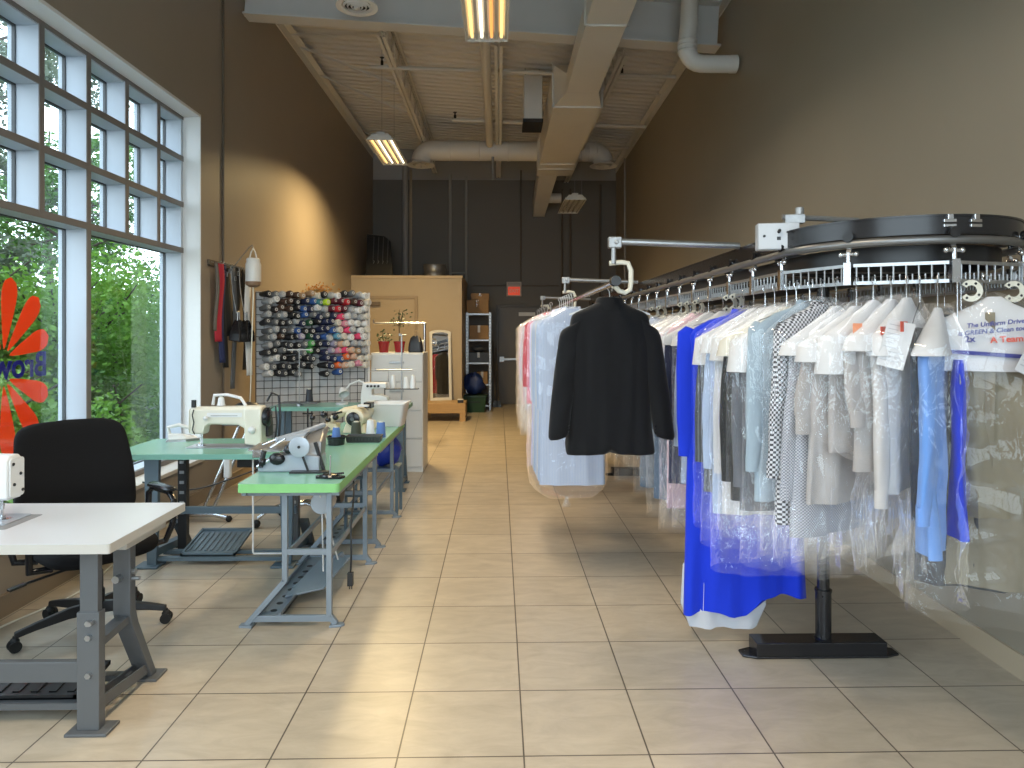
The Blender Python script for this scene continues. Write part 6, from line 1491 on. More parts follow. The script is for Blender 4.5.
def shirt(name, label, cat, loc, yaw, m, W=0.46, L=0.74, d_=0.045, zn=-0.10, sleeve=0.56, fan=False, seed=0, film_=True, milky=False, cape_=False, bag_drop=0.2, group=None, tie=False, hem_w=1.0,
          plastic=False, open_m=None, text=False, spot=None, placket=True, slv_w=0.047, ragl=0.0, bagW=0.0, flare=1.0, sl_out=0.03, wav=0.010, sleeves=True, collar=True, capem='paper', off=0.0, crz=0.0035, hemf=None, nseg=40, capeW=0.0, bodyz=0.0, cape_drop=0):
    t = thing(name, label, cat, loc, yaw, group); rs = random.Random(seed); ph = rs.uniform(0, 6)
    hanger(t, W * 0.8 if cape_ else W, zn - 0.03 if cape_ else zn, plastic=plastic)
    zb = zn - 0.055 if cape_ else zn
    prof = [(zb + 0.005, 0.058, d_ * 0.75, 0), (zb - 0.012, 0.085, d_ * 0.8, 0), (zb - 0.035, W * 0.32, d_ * 0.9, 0), (zb - 0.075, W * 0.45, d_, 0.1), (zb - 0.115, W * 0.5, d_, 0.15), (zb - 0.18, W * 0.485, d_, 0.3)]
    n = 9
    for i in range(1, n + 1):
        v = i / n; prof.append((zb - 0.18 - (L - 0.18) * v, W * (0.485 + (0.5 * hem_w - 0.485) * v), d_ * (1 - 0.1 * v), 0.3 + 0.7 * v))
    hem = (lambda x, s: 0.03 * (x / (W / 2)) ** 2 * 0.6)
    rings = body_rings(prof, fan, wav, ph, nseg, zshape=(lambda x, s: hemf(x)) if hemf else None, crease=crz, seed=seed)
    if off: rings = [[(x + off, y, z + bodyz) for x, y, z in r_] for r_ in rings]
    g = MB(); g.loft(rings); fix_uv(g.build('body', m, t, smooth=True, angle=70))
    if sleeves:
        for s in (-1, 1):
            f = (1.5 if s < 0 else 0.5) if fan else 1
            rr = []; N_ = 11
            for i in range(N_ + 1):
                v = i / N_
                if v < 0.15: px, pz = s * (W * 0.5 - 0.055 + 0.035 * v / 0.15), zb - 0.095 - 0.05 * v / 0.15
                else: px, pz = s * (W * 0.5 - 0.028 + sl_out * math.sin((v - 0.15) / 0.85 * 1.8)) + off, zb - 0.145 - (sleeve - 0.05) * (v - 0.15) / 0.85
                w_ = slv_w * (1.1 - 0.42 * v) * (0.75 if v == 0 else 1); dd = min(d_ * 0.72, 0.03) * f * (1 - 0.2 * v)
                yo = (0.010 * math.sin(v * 3 + seed) + d_ * 0.35) * f
                rr.append([(px + w_ * math.cos(a) * (1 + 0.08 * noise.noise(Vector((a, v * 9, seed)))), yo + dd * math.sin(a) + 0.003 * math.sin(3 * a + v * 11), pz + (0.03 * s * math.cos(a) if v < 0.1 else 0)) for a in [2 * PI * j / 16 for j in range(16)]])
            g = MB(); g.loft(rr); sl = fix_uv(g.build('sleeve', m, t, smooth=True, angle=70))
            if L < 0.95:
                g = MB(); b_ = rr[-1]; cc = sum((Vector(p) for p in b_), Vector()) / len(b_)
                g.loft([[tuple(cc + (Vector(p) - cc) * 1.06 + Vector((0, 0, q))) for p in b_] for q in (0.055, -0.006)]); fix_uv(g.build('cuff', m, sl, smooth=True, angle=50))
    if collar and not cape_:
        g = MB(); rr = []
        for z, w_, q in ((zn - 0.03, 0.075, 0.95), (zn + 0.0, 0.066, 0.9), (zn + 0.02, 0.058, 0.8), (zn + 0.018, 0.05, 0.7)):
            rr.append([(w_ * math.cos(a), d_ * q * math.sin(a), z - (0.018 if math.sin(a) < -0.7 else 0)) for a in [2 * PI * j / 20 for j in range(20)]])
        g.loft(rr, False, False); fix_uv(g.build('collar', m, t, smooth=True, angle=60))
    if placket and not fan:
        g = MB(); z0_ = zn - 0.04
        g.sheet(lambda u, v: (-0.014 + 0.028 * u, -(d_ * (1 - 0.1 * v) + 0.0035) + (0.3 + 0.7 * v) * (wav * math.sin((-0.014 + 0.028 * u) * 34 + ph + (z0_ - (L - 0.06) * v) * 3) + wav * 0.6 * math.sin((-0.014 + 0.028 * u) * 61 + ph * 2 - (z0_ - (L - 0.06) * v) * 5)), z0_ - (L - 0.06) * v), 2, 12)
        pk = g.build('placket', m, t, smooth=True); fix_uv(pk)
    if cape_: cape(t, W + 0.02 + capeW, zn, fan, d_ + 0.008, drop=cape_drop or (0.25 if text else rs.choice((0.17, 0.19, 0.22, 0.25))), text=text, spot=spot, m=capem).location = (capeW * 0.2, 0, 0)
    if film_: film_part(t, W + 0.10 + bagW, zn + 0.035, zn - L - bag_drop, d_ + (0.042 if cape_ else 0.02), fan, ph, milky, seed, tie, flare)
    return t
def trousers(name, label, loc, yaw, m, L=0.62, W=0.36, d_=0.03, film_=True, seed=0, bag_drop=0.2, fan=False):
    """folded over the bar of a hanger"""
    t = thing(name, label, 'trousers', loc, yaw); hanger(t, 0.42, -0.10)
    prof = [(-0.178, W * 0.5, d_ * 0.4, 0), (-0.185, W * 0.5, d_, 0)] + [(-0.185 - L * v / 8, W * (0.5 - 0.06 * v / 8), d_, 0.3 + 0.08 * v) for v in range(1, 9)]
    g = MB(); g.loft(body_rings(prof, fan, 0.008, seed, 36, crease=0.003, seed=seed)); g.build('trouser_legs', m, t, smooth=True, angle=70)
    g = MB(); g.loft(body_rings([(-0.165, 0.2, 0.008, 0), (-0.18, 0.2, 0.008, 0)], fan, 0, 0, 20)); g.build('hanger_guard', M['paper'], t)
    if film_: film_part(t, 0.5, -0.06, -0.185 - L - bag_drop, d_ + 0.03, fan, seed, False, seed)
    return t
def on(s, off=0.03, z=1.735):
    p, t_ = track(s, off); return (p.x, p.y, z)

# ---- black jacket on the near end of the hanging rail
jk = thing('black_jacket', 'black tailored jacket seen from behind, nearest on the hanging rail', 'jacket', (0.605, 3.74, SZ - 0.02))
hanger(jk, 0.44, -0.075, plastic=True)
zn = -0.075
prof = [(zn + 0.01, 0.062, 0.052, 0), (zn - 0.008, 0.085, 0.058, 0), (zn - 0.03, 0.13, 0.066, 0), (zn - 0.055, 0.195, 0.074, 0), (zn - 0.075, 0.208, 0.078, 0.05), (zn - 0.11, 0.216, 0.08, 0.1), (zn - 0.18, 0.222, 0.085, 0.2), (zn - 0.28, 0.232, 0.086, 0.3), (zn - 0.38, 0.226, 0.082, 0.35), (zn - 0.47, 0.222, 0.078, 0.4), (zn - 0.56, 0.226, 0.08, 0.5), (zn - 0.66, 0.226, 0.085, 0.7), (zn - 0.76, 0.24, 0.09, 0.9), (zn - 0.80, 0.244, 0.09, 1.0), (zn - 0.82, 0.245, 0.088, 1.0)]
def jz(x, s):
    if s < 0: return 0.05 * math.exp(-((x + 0.0) / 0.02) ** 2) - 0.012 * abs(x) / 0.24
    return 0.03 * (abs(x) / 0.24) ** 2
def jrings():
    rr = body_rings(prof, False, 0.010, 1.1, 72, zshape=jz, expn=0.62, crease=0.0018, seed=2)
    out = []
    for (z, w, d_, k_), ring in zip(prof, rr):
        q = []
        for (x, y, zz) in ring:
            if y < 0:
                y += 0.007 * math.exp(-(x / 0.006) ** 2) * (1 if k_ > 0 else 0)                       # centre back seam
                for sx in (-0.12, 0.12):
                    y += 0.008 * math.exp(-((x - sx - 0.02 * math.copysign(1, sx) * (1 - k_)) / 0.010) ** 2) * (k_ > 0.15)  # side panel seams
                if k_ > 0.6: y += 0.02 * (k_ - 0.6) * math.sin(abs(x) * 40 + 0.6)
            q.append((x, y, zz))
        out.append(q)
    return out
g = MB(); g.loft(jrings()); g.build('body', C_['jacket'], jk, smooth=True, angle=80, sub=1)
for s in (-1, 1):
    rr = []; N_ = 14
    for i in range(N_ + 1):
        v = i / N_
        if v < 0.18: q = v / 0.18; px, pz = s * (0.150 + 0.055 * q), zn - 0.088 - 0.06 * q * q
        else: q = (v - 0.18) / 0.82; px, pz = s * (0.205 + 0.08 * q ** 1.2 + (0.012 * math.sin(q * 3))), zn - 0.148 - 0.592 * q
        w_ = (0.07 * (1.05 - 0.25 * v)) * (0.55 if i == 0 else 0.8 if i == 1 else 0.95 if i == 2 else 1); dd = 0.060 * (1 - 0.25 * v) * (0.7 if i == 0 else 0.9 if i == 1 else 1)
        yo = -0.01 - 0.05 * v * v
        rr.append([(px + w_ * math.cos(a), yo + dd * math.sin(a) + 0.004 * math.sin(v * 17 + 2 * a), pz + (-0.045 * s * math.cos(a) * (1 - v / 0.25) if v < 0.25 else -0.012 * s * math.cos(a))) for a in [2 * PI * j / 20 for j in range(20)]])
    g = MB(); g.loft(rr); sl = g.build('sleeve', C_['jacket'], jk, smooth=True, angle=80, sub=1)
    g = MB()
    for q in range(3):
        p = Vector(rr[-1][10 if s > 0 else 0]); g.ball((p.x, p.y - 0.02, p.z + 0.03 + 0.018 * q), 0.006, 8)
    g.build('cuff_button', M['black_gloss'], sl, smooth=True)
g = MB(); rr = []
for z, w_, q in ((zn - 0.045, 0.098, 0.078), (zn - 0.02, 0.09, 0.072), (zn + 0.012, 0.075, 0.062), (zn + 0.03, 0.068, 0.055), (zn + 0.028, 0.06, 0.048)):
    rr.append([(w_ * math.cos(a), q * math.sin(a), z) for a in [2 * PI * j / 28 for j in range(28)]])
g.loft(rr, False, False); g.build('collar', C_['jacket'], jk, smooth=True, angle=80, sub=1)
g = MB(); g.prism([(-0.02, 0.02), (-0.10, -0.12), (-0.06, -0.16), (-0.02, -0.36), (0.0, -0.36)], (0, 0.075, zn - 0.03), (1, 0, 0), (0, 0.06, 1), (0, 0.008, 0)); g.prism([(0.02, 0.02), (0.10, -0.12), (0.06, -0.16), (0.02, -0.36), (0.0, -0.36)], (0, 0.075, zn - 0.03), (1, 0, 0), (0, 0.06, 1), (0, 0.008, 0)); g.build('lapel', C_['jacket'], jk, bevel=0.002)

# ---- pale coats in a tied bag behind the jacket
rs = random.Random(11)
cols = ['stripe', 'pale_blue', 'white', 'stripe', 'pale_blue', 'white', 'lilac']
words_ = ['foremost', 'second', 'third', 'fourth', 'fifth', 'sixth', 'rearmost']
for i, cn in enumerate(cols):
    y = 4.72 + 0.115 * i
    shirt('white_coat', '%s of the long pale coats hanging in the tied plastic bag behind the black jacket' % words_[i], 'coat', (0.505 - 0.004 * i, y, SZ), R(rs.uniform(-3, 3)), C_[cn], W=0.43, L=1.20, d_=0.042, sleeve=0.6, seed=20 + i, film_=False, plastic=True, sl_out=0.012, hem_w=1.05, wav=0.006)
bg = thing('garment_bag', 'tied clear plastic bag around the row of long pale coats', 'plastic bag', (0.49, 5.06, SZ))
rings = []
for i in range(31):
    v = i / 30; z = -0.085 - 1.365 * v; ring = []
    sh = min(1, v / 0.075) ** 0.7
    kk = 1 if v < 0.86 else math.sqrt(max(0.0, 1 - ((v - 0.86) / 0.14) ** 2)) * 0.95 + 0.05
    for j in range(60):
        a = 2 * PI * j / 60; c, s = math.cos(a), math.sin(a)
        x = (0.05 + 0.225 * sh) * sgp(c, 0.5) * kk; y = (0.36 + 0.06 * sh) * sgp(s, 0.4) * (kk if kk > 0.3 else 0.3 * kk / 0.3)
        q = Vector((x * 9, y * 9, z * 7)); nn = (noise.noise(q) + 0.6 * noise.noise(q * 2.4)) * 0.012 * (0.4 + v)
        ring.append((x * (1 + nn / max(0.1, abs(x) + 0.05)), y * (1 + nn / max(0.1, abs(y) + 0.05)) + (kk - 1) * 0.1, z))
    rings.append(ring)
g = MB(); g.loft(rings, False, True); g.build('plastic_film', M['film'], bg, smooth=True, angle=70)
g = MB(); g.lathe([(0.01, 0.015), (0.014, 0.0), (0.012, -0.01), (0.03, -0.05), (0.034, -0.06)], (0, -0.095, -1.45), 12, cap0=False, cap1=False); g.build('tied_knot', M['film_milky'], bg, smooth=True)
# farther garments on the hanging rail
for i, (cn, L2, nm, lb) in enumerate((('red', 0.8, 'bagged_shirt', 'red shirt in plastic'), ('white', 0.9, 'bagged_shirt', 'white shirt in plastic'), ('lilac', 0.86, 'bagged_shirt', 'lilac shirt in plastic'),
                                     ('pink', 0.95, 'bagged_dress', 'pink dress in plastic'), ('off_white', 1.05, 'bagged_coat', 'off white coat in plastic'), ('dark_grey', 0.9, 'bagged_jacket', 'dark grey jacket in plastic'))):
    y = 6.25 + 0.42 * i
    shirt(nm, '%s, %s garment past the pale coats on the hanging rail' % (lb, ['first', 'second', 'third', 'fourth', 'fifth', 'sixth'][i]), 'garment', (0.475, y, SZ), R(rs.uniform(-8, 8)), C_[cn], W=0.44, L=L2, d_=0.06, sleeve=0.55, seed=40 + i, milky=True, bag_drop=0.25 if L2 < 1 else 0.1, plastic=True)

# ---- conveyor, aisle-side straight, far to near
far = [('charcoal', 1.0), ('red', 0.95), ('grey_white', 1.05), ('navy', 1.0), ('white', 0.9), ('denim', 1.05), ('off_white', 1.0), ('charcoal', 1.1), ('pale_blue', 0.9)]
for i, (cn, L2) in enumerate(far):
    y = 8.6 - 0.42 * i
    shirt('bagged_coat', '%s garment in plastic on the far stretch of the conveyor, %s from the back' % (cn.replace('_', ' '), NUM[i]), 'garment', on(s_of_y(y)), R(rs.uniform(-5, 5)), C_[cn], W=0.44, L=L2, d_=0.055, seed=60 + i, bag_drop=0.22)
seq = [ # y, kind, colour, L, label
 (4.80, 'denim', 1.12, 'bagged_coat', 'denim blue long coat in clear plastic on the conveyor beside the jacket sleeve', dict(W=0.46, bag_drop=0.1, cape_=True)),
 (4.58, 'white', 0.80, 'bagged_shirt', 'white shirt in milky plastic on the conveyor just right of the jacket shoulder', dict(W=0.46, milky=True, bag_drop=0.3, cape_=True)),
 (4.36, 'denim', 1.10, 'bagged_coat', 'dusty blue coat in crinkled plastic reaching low right of the black jacket', dict(W=0.46, bag_drop=0.16, cape_=True)),
 (4.16, 'pink', 1.16, 'bagged_dress', 'pale pink dress whose hem shows low beside the royal blue robe', dict(W=0.40, bag_drop=0.14, sleeves=False)),
 (3.98, 'navy', 0.92, 'bagged_jacket', 'navy jacket in plastic on the conveyor two places behind the royal blue robe', dict(W=0.46, bag_drop=0.3, cape_=True)),
 (3.72, 'pale_blue', 0.86, 'bagged_shirt', 'pale blue shirt in plastic directly behind the royal blue robe', dict(W=0.46, bag_drop=0.3, cape_=True)),
]
for i, (y, cn, L2, nm, lb, kw) in enumerate(seq):
    shirt(nm, lb, 'garment', on(s_of_y(y)), R(rs.uniform(-6, 6)), C_[cn], L=L2, d_=0.045, seed=80 + i, **kw)
rb = shirt('blue_robe', 'royal blue long robe reaching almost to the floor on the conveyor', 'robe', on(s_of_y(3.40)), R(-3), C_['royal'], W=0.54, L=1.50, d_=0.06, seed=91, film_=False, hem_w=1.12, sleeve=0.62, slv_w=0.085, sl_out=0.02, wav=0.016, placket=False, nseg=84, hemf=lambda x: 0.085 * (lambda q: q * q * (3 - 2 * q))(min(1, max(0, (x + 0.02) / 0.09))) + 0.03 * math.sin(x * 9) ** 2)
g = MB(); g.loft(body_rings([(-1.35, 0.20, 0.02, 0.5), (-1.55, 0.21, 0.02, 0.8), (-1.66, 0.17, 0.018, 1)], False, 0.016, 0.5, 36)); o = g.build('white_lining', C_['white'], rb, smooth=True, angle=70); o.location = (-0.10, -0.0, 0)

near = [
 (3.27, None, 'pinstripe', 0.80, 'bagged_jacket', 'dark pinstriped jacket in plastic just in front of the royal blue robe', dict(W=0.48, bag_drop=0.22, cape_=True)),
 (3.13, None, 'pale_blue', 0.86, 'bagged_shirt', 'pale blue shirt in plastic, third garment in front of the blue robe hem', dict(W=0.50, bag_drop=0.2, cape_=True)),
 (3.02, None, 'white', 0.84, 'bagged_shirt', 'white shirt in clear plastic just past the start of the conveyor bend', dict(W=0.47, bag_drop=0.3, cape_=True)),
]
for i, (y, ph, cn, L2, nm, lb, kw) in enumerate(near):
    shirt(nm, lb, 'garment', on(s_of_y(y)), R(rs.uniform(-4, 4)), C_[cn], L=L2, d_=0.034, seed=100 + i, **kw)
bend = [
 (6, 'black', 0.74, 'bagged_jacket', 'black jacket under a cream paper cape at the start of the bend', dict(W=0.50, cape_=True, spot=[('navy_print', -0.1, 0.15, 0.03, 0.012), ('red_print', -0.05, 0.1, 0.04, 0.008)], bag_drop=0.2, capem='cream_paper')),
 (14, 'dark_grey', 0.76, 'bagged_jacket', 'dark grey quilted looking jacket under a white paper cape with a navy mark', dict(W=0.50, cape_=True, spot=[('navy_print', -0.1, 0.075, 0.04, 0.03)], bag_drop=0.1)),
 (23, 'pale_grey_blue', 0.78, 'bagged_shirt', 'pale grey blue shirt left of the houndstooth one on the bend', dict(W=0.50, bag_drop=0.25)),
 (30, 'hound', 0.84, 'bagged_shirt', 'black and white houndstooth shirt on the conveyor bend', dict(W=0.48, bag_drop=0.12, film_=True)),
 (37, 'check', 0.80, 'bagged_shirt', 'small grey check shirt right of the houndstooth shirt', dict(W=0.47, cape_=True, bag_drop=0.16, spot=[('navy_print', 0.05, 0.075, 0.03, 0.02)])),
 (46, 'grey_white', 0.66, 'bagged_shirt', 'grey white blouse under a plain paper cape, first of the pale tops on the bend', dict(W=0.50, sleeve=0.30, slv_w=0.06, wav=0.010, cape_=True, bag_drop=0.3)),
 (53, 'grey_white', 0.48, 'bagged_shirt', 'grey white blouse in a knotted bag under a cape with an orange mark', dict(W=0.50, sleeves=False, cape_=True, tie=True, bag_drop=0.10, spot=[('orange_print', -0.12, 0.09, 0.05, 0.04), ('navy_print', -0.06, 0.15, 0.03, 0.012)])),
 (60, 'grey_white', 0.54, 'bagged_shirt', 'grey white blouse in a knotted bag with a paper invoice slip in front', dict(W=0.50, sleeve=0.28, slv_w=0.06, cape_=True, tie=True, bag_drop=0.10, spot=[('red_print', -0.14, 0.1, 0.05, 0.03)])),
 (66, 'off_white', 0.62, 'bagged_shirt', 'off white blouse under a cape with red marks left of the light blue shirt', dict(W=0.46, cape_=True, bag_drop=0.34, spot=[('red_print', -0.16, 0.09, 0.06, 0.035), ('red_print', -0.05, 0.13, 0.04, 0.012)])),
 (78, 'light_blue', 0.78, 'bagged_shirt', 'bright light blue shirt in clear plastic at the near tip of the bend', dict(W=0.52, bag_drop=0.2, slv_w=0.06, wav=0.012, cape_=True, cape_drop=0.15)),

]
M['cream_paper'] = mat('cream_paper', (0.56, 0.53, 0.46), 0.7, var=0.05)
bent = {}
for i, (ph, cn, L2, nm, lb, kw) in enumerate(bend):
    bent[ph] = shirt(nm, lb, 'garment', on(s_of_phi(ph)), R(ph * 0.62 + rs.uniform(-6, 6) + (-2 if ph == 78 else 0)), C_[cn], L=L2, d_=0.023, zn=-0.10 + rs.uniform(-0.025, 0.015), seed=120 + i, fan=True, **{'wav': 0.006, **kw})
b_ = bent[60]; q_ = Matrix.Rotation(-b_.rotation_euler[2], 3, 'Z') @ (Vector((1.362, 2.30, 1.575)) - Vector(b_.location))
invoice(b_, q_.x, q_.y, q_.z, 0.085, 0.16, R(-20) - b_.rotation_euler[2], R(14))
trousers('trousers', 'black trousers folded over a hanger just left of the light blue shirt', on(s_of_phi(71)), R(52), C_['black'], L=0.66, W=0.40, d_=0.014, fan=True, film_=False, seed=5)
shirt('bagged_dress', 'royal blue narrow dress hanging low just right of the light blue shirt', 'garment', on(s_of_phi(86)), R(60), C_['royal'], W=0.28, L=0.62, d_=0.02, zn=-0.30, seed=139, fan=True, sleeves=False, film_=False, collar=False, placket=False)
# wall-side end of the bend: caped beige jacket with trousers facing the room
bj = shirt('bagged_jacket', 'beige jacket and trousers set under the printed paper cape nearest the right wall', 'garment', on(s_of_phi(99)), R(-24), C_['beige'], W=0.40, zn=-0.085, L=0.70, d_=0.05, off=0.09, bodyz=-0.02, capeW=0.12, seed=140, milky='clear', cape_=True, text=True, bag_drop=0.45, flare=1.05, sleeve=0.5, slv_w=0.07, sl_out=0.01, wav=0.026, crz=0.014)
g = MB(); g.loft(body_rings([(-0.62, 0.19, 0.03, 0.2), (-0.80, 0.205, 0.036, 0.4), (-1.0, 0.20, 0.036, 0.8), (-1.12, 0.19, 0.034, 1.0)], False, 0.012, 2.0, 36, crease=0.004, seed=3)); g.build('trousers', C_['taupe'], bj, smooth=True, angle=70).location = (0.05, 0, 0)
invoice(bj, 0.17, -0.115, -0.19, 0.115, 0.18, R(24), R(28))
for i, (ph, cn, nm, lb, L2, yw) in enumerate(((101, 'charcoal', 'bagged_jacket', 'charcoal jacket showing left behind the beige one by the right wall', 0.98, -24),)):
    o = shirt(nm, lb, 'garment', on(s_of_phi(ph)), R(yw), C_[cn], W=0.30, zn=-0.15, L=L2, d_=0.025, seed=150 + i, film_=False, sl_out=0.0, wav=0.016, crz=0.008); o.location.x -= 0.085; o.location.y += 0.03
for i, (y, cn, lb, L2) in enumerate(((3.25, 'olive', 'olive coat in plastic on the wall side of the conveyor behind the beige jacket', 0.9), (3.6, 'grey_white', 'grey white shirt in plastic on the wall side of the conveyor, second along', 0.8), (4.0, 'dark_grey', 'dark grey coat in plastic on the wall side of the conveyor, third along', 0.95), (4.4, 'white', 'white shirt in plastic on the wall side of the conveyor, fourth along', 0.8))):
    shirt('bagged_coat', lb, 'garment', (XB - 0.02, y, 1.735), R(62), C_[cn], W=0.34, L=L2, d_=0.05, seed=160 + i, bag_drop=0.2, sl_out=0.0, slv_w=0.04)
# ------------------------------------------------------------------ outside: hedge and trees seen through the window
f = MB(); f.b2((-60, -30, -0.35), (XL - 0.34, 60, -0.13)); gd = f.build('ground', mat('outside_ground', (0.07, 0.085, 0.05), 0.9, var=0.4, vscale=2)); struct(gd)
def leaf_mat(name, c, v=0.35):
    m = mat(name, c, 0.5, var=v, vscale=1.6, spec=0.3)
    nt = m.node_tree; N = nt.nodes; L = nt.links; b = N['Principled BSDF']
    tl = N.new('ShaderNodeBsdfTranslucent')
    src = b.inputs['Base Color'].links[0].from_socket
    L.new(src, tl.inputs[0]); mx = N.new('ShaderNodeMixShader'); mx.inputs[0].default_value = 0.35
    L.new(b.outputs[0], mx.inputs[1]); L.new(tl.outputs[0], mx.inputs[2]); L.new(mx.outputs[0], N['Material Output'].inputs[0])
    return m
LM = [leaf_mat('leaf_bright', (0.17, 0.34, 0.05)), leaf_mat('leaf_mid', (0.09, 0.20, 0.04)), leaf_mat('leaf_deep', (0.05, 0.10, 0.03)), leaf_mat('leaf_grey', (0.12, 0.15, 0.10))]
M['bark'] = mat('bark', (0.06, 0.045, 0.035), 0.9, bump=0.5, bscale=20)
def foliage(g, c, rad, n, size, rs, shell=0.55):
    for k_ in range(n):
        d_ = Vector((rs.gauss(0, 1), rs.gauss(0, 1), rs.gauss(0, 1))).normalized()
        q = d_ * (shell + (1 - shell) * rs.random()) * (1 + 0.35 * noise.noise(d_ * 2.5 + Vector(c)))
        p = Vector((c[0] + q.x * rad[0], c[1] + q.y * rad[1], c[2] + q.z * rad[2]))
        if p.z < -0.1: continue
        t_ = Vector((rs.uniform(-1, 1), rs.uniform(-1, 1), rs.uniform(-0.8, 0.5))).normalized(); e = t_.cross(Vector((rs.uniform(-1, 1), rs.uniform(-1, 1), rs.uniform(-1, 1)))).normalized()
        s = size * rs.uniform(0.6, 1.3)
        g.add([p, p + t_ * s * 0.5 + e * s * 0.28, p + t_ * s, p + t_ * s * 0.5 - e * s * 0.28], [(0, 1, 2, 3)])
def bush(label, loc, rad, n, size, m, seed, blobs=5):
    rs = random.Random(seed); t = thing('bush', label, 'bush', loc); g = MB()
    for b in range(blobs):
        c = (rs.uniform(-0.6, 0.6) * rad[0], rs.uniform(-0.6, 0.6) * rad[1], rad[2] * rs.uniform(0.25, 1.1))
        foliage(g, c, (rad[0] * 0.6, rad[1] * 0.6, rad[2] * 0.55), n // blobs, size, rs, 0.35)
    g.build('leaves', m, t)
    g = MB()
    for b in range(7): g.tube([(rs.uniform(-0.15, 0.15), rs.uniform(-0.15, 0.15), -0.05), (rs.uniform(-0.4, 0.4) * rad[0], rs.uniform(-0.4, 0.4) * rad[1], rad[2] * 0.7), (rs.uniform(-0.8, 0.8) * rad[0], rs.uniform(-0.8, 0.8) * rad[1], rad[2] * 1.3)], [0.03, 0.02, 0.008], 6)
    g.build('stems', M['bark'], t)
bush('low bright green bush outside nearest the big window panes', (-4.6, 6.0, -0.13), (1.0, 1.5, 1.0), 12000, 0.075, LM[0], 1)
bush('bright green bush outside behind the right hand big pane', (-5.6, 9.0, -0.13), (1.2, 1.6, 1.75), 18000, 0.082, LM[0], 2)
bush('mid green tall bush outside behind the mullion', (-6.2, 7.6, -0.13), (1.2, 1.3, 1.9), 16000, 0.082, LM[1], 3)
bush('deep green bush outside low at the far end of the window', (-4.9, 8.4, -0.13), (0.8, 1.1, 0.8), 10000, 0.068, LM[1], 4)
bush('broad green bush outside at the left edge of the view', (-6.4, 10.8, -0.13), (1.4, 1.6, 1.8), 16000, 0.088, LM[0], 5)
bush('dark bush standing far behind the bright ones outside', (-9.0, 12.5, -0.13), (2.5, 3.2, 1.9), 16000, 0.109, LM[2], 6)
bush('bushy green hedge end outside past the jamb', (-7.0, 13.5, -0.13), (1.6, 1.6, 2.0), 12000, 0.102, LM[1], 7)
bush('mid green bush outside close left of the decal', (-5.4, 4.6, -0.13), (1.1, 1.3, 1.3), 12000, 0.075, LM[1], 8)
def tree(label, loc, h, rad, n, size, m, seed):
    rs = random.Random(seed); t = thing('tree', label, 'tree', loc); g = MB(); lf = MB()
    g.tube([(0, 0, -0.05), (0.1, 0.05, h * 0.35), (-0.05, 0.1, h * 0.7), (0.1, 0, h)], [0.14, 0.11, 0.07, 0.02], 8)
    for b in range(16):
        z = h * rs.uniform(0.28, 0.95); a = rs.uniform(0, 2 * PI); r_ = rad * rs.uniform(0.5, 1.0)
        e = Vector((math.cos(a) * r_, math.sin(a) * r_, z + rs.uniform(-0.2, 0.6)))
        g.tube([(0.03, 0.05, z - 0.3), (e.x * 0.5, e.y * 0.5, z + 0.1), e], [0.035, 0.02, 0.006], 5)
        for q in range(4):
            c = e * rs.uniform(0.4, 1.0) + Vector((rs.uniform(-0.4, 0.4), rs.uniform(-0.4, 0.4), rs.uniform(-0.3, 0.3)))
            c.z = z + rs.uniform(-0.4, 0.5); foliage(lf, c, (0.5, 0.5, 0.3), n // 64, size, rs, 0.1)
    g.build('trunk', M['bark'], t); lf.build('leaves', m, t)
tree('tall thin leaved tree outside seen through the left small panes', (-8.0, 8.8, -0.13), 7.5, 2.2, 14000, 0.088, LM[3], 21)
tree('tall thin leaved tree outside seen through the middle small panes', (-9.5, 13.0, -0.13), 8.0, 2.4, 14000, 0.102, LM[3], 22)
tree('grey green tree outside seen low between bushes and small panes', (-7.2, 11.6, -0.13), 5.2, 1.8, 10000, 0.088, LM[1], 23)
tree('tree outside with open branches beyond the top left panes', (-7.0, 5.5, -0.13), 7.0, 2.0, 12000, 0.082, LM[3], 24)
tree('slim tree outside farthest right behind the jamb', (-12.0, 18.5, -0.13), 7.0, 2.4, 10000, 0.122, LM[1], 25)

f = MB(); f.b2((-14, -26, -0.33), (14, YF - 0.2, -0.13)); struct(f.build('pavement', mat('outside_pavement', (0.55, 0.54, 0.52), 0.9, var=0.1)))
# ---- painted flower sign on the window glass
M['decal_orange'] = mat('decal_orange', (0.92, 0.13, 0.015), 0.5); M['decal_blue'] = mat('decal_blue', (0.01, 0.02, 0.30), 0.5)
for mm in ('decal_orange', 'decal_blue'):
    nt = M[mm].node_tree; b = nt.nodes['Principled BSDF']; tl = nt.nodes.new('ShaderNodeBsdfTranslucent'); tl.inputs[0].default_value = b.inputs['Base Color'].default_value
    mx = nt.nodes.new('ShaderNodeMixShader'); mx.inputs[0].default_value = 0.5
    nt.links.new(b.outputs[0], mx.inputs[1]); nt.links.new(tl.outputs[0], mx.inputs[2]); nt.links.new(mx.outputs[0], nt.nodes['Material Output'].inputs[0])
DY, DZ = 4.21, 1.325           # flower centre on the glass
dc = thing('window_decal', 'orange flower sign with blue lettering stuck on the window glass, reading backwards', 'window sign', (XG - 0.0045, DY, DZ))
def petal(a, r0, r1, w):
    pts = []
    for k_ in range(17):
        v = k_ / 16; pts.append((r0 + (r1 - r0) * v, w * (v ** 0.8) * math.sqrt(max(0, 1 - max(0, (v - 0.62) / 0.38) ** 2)) + 0.004))
    out = pts + [(x, -y) for x, y in reversed(pts)]
    c, s = math.cos(R(a)), math.sin(R(a)); g = MB()
    g.prism([(x * c - y * s, x * s + y * c) for x, y in out], (0, 0, 0), (0, 1, 0), (0, 0, 1), (-0.0008, 0, 0)); return g
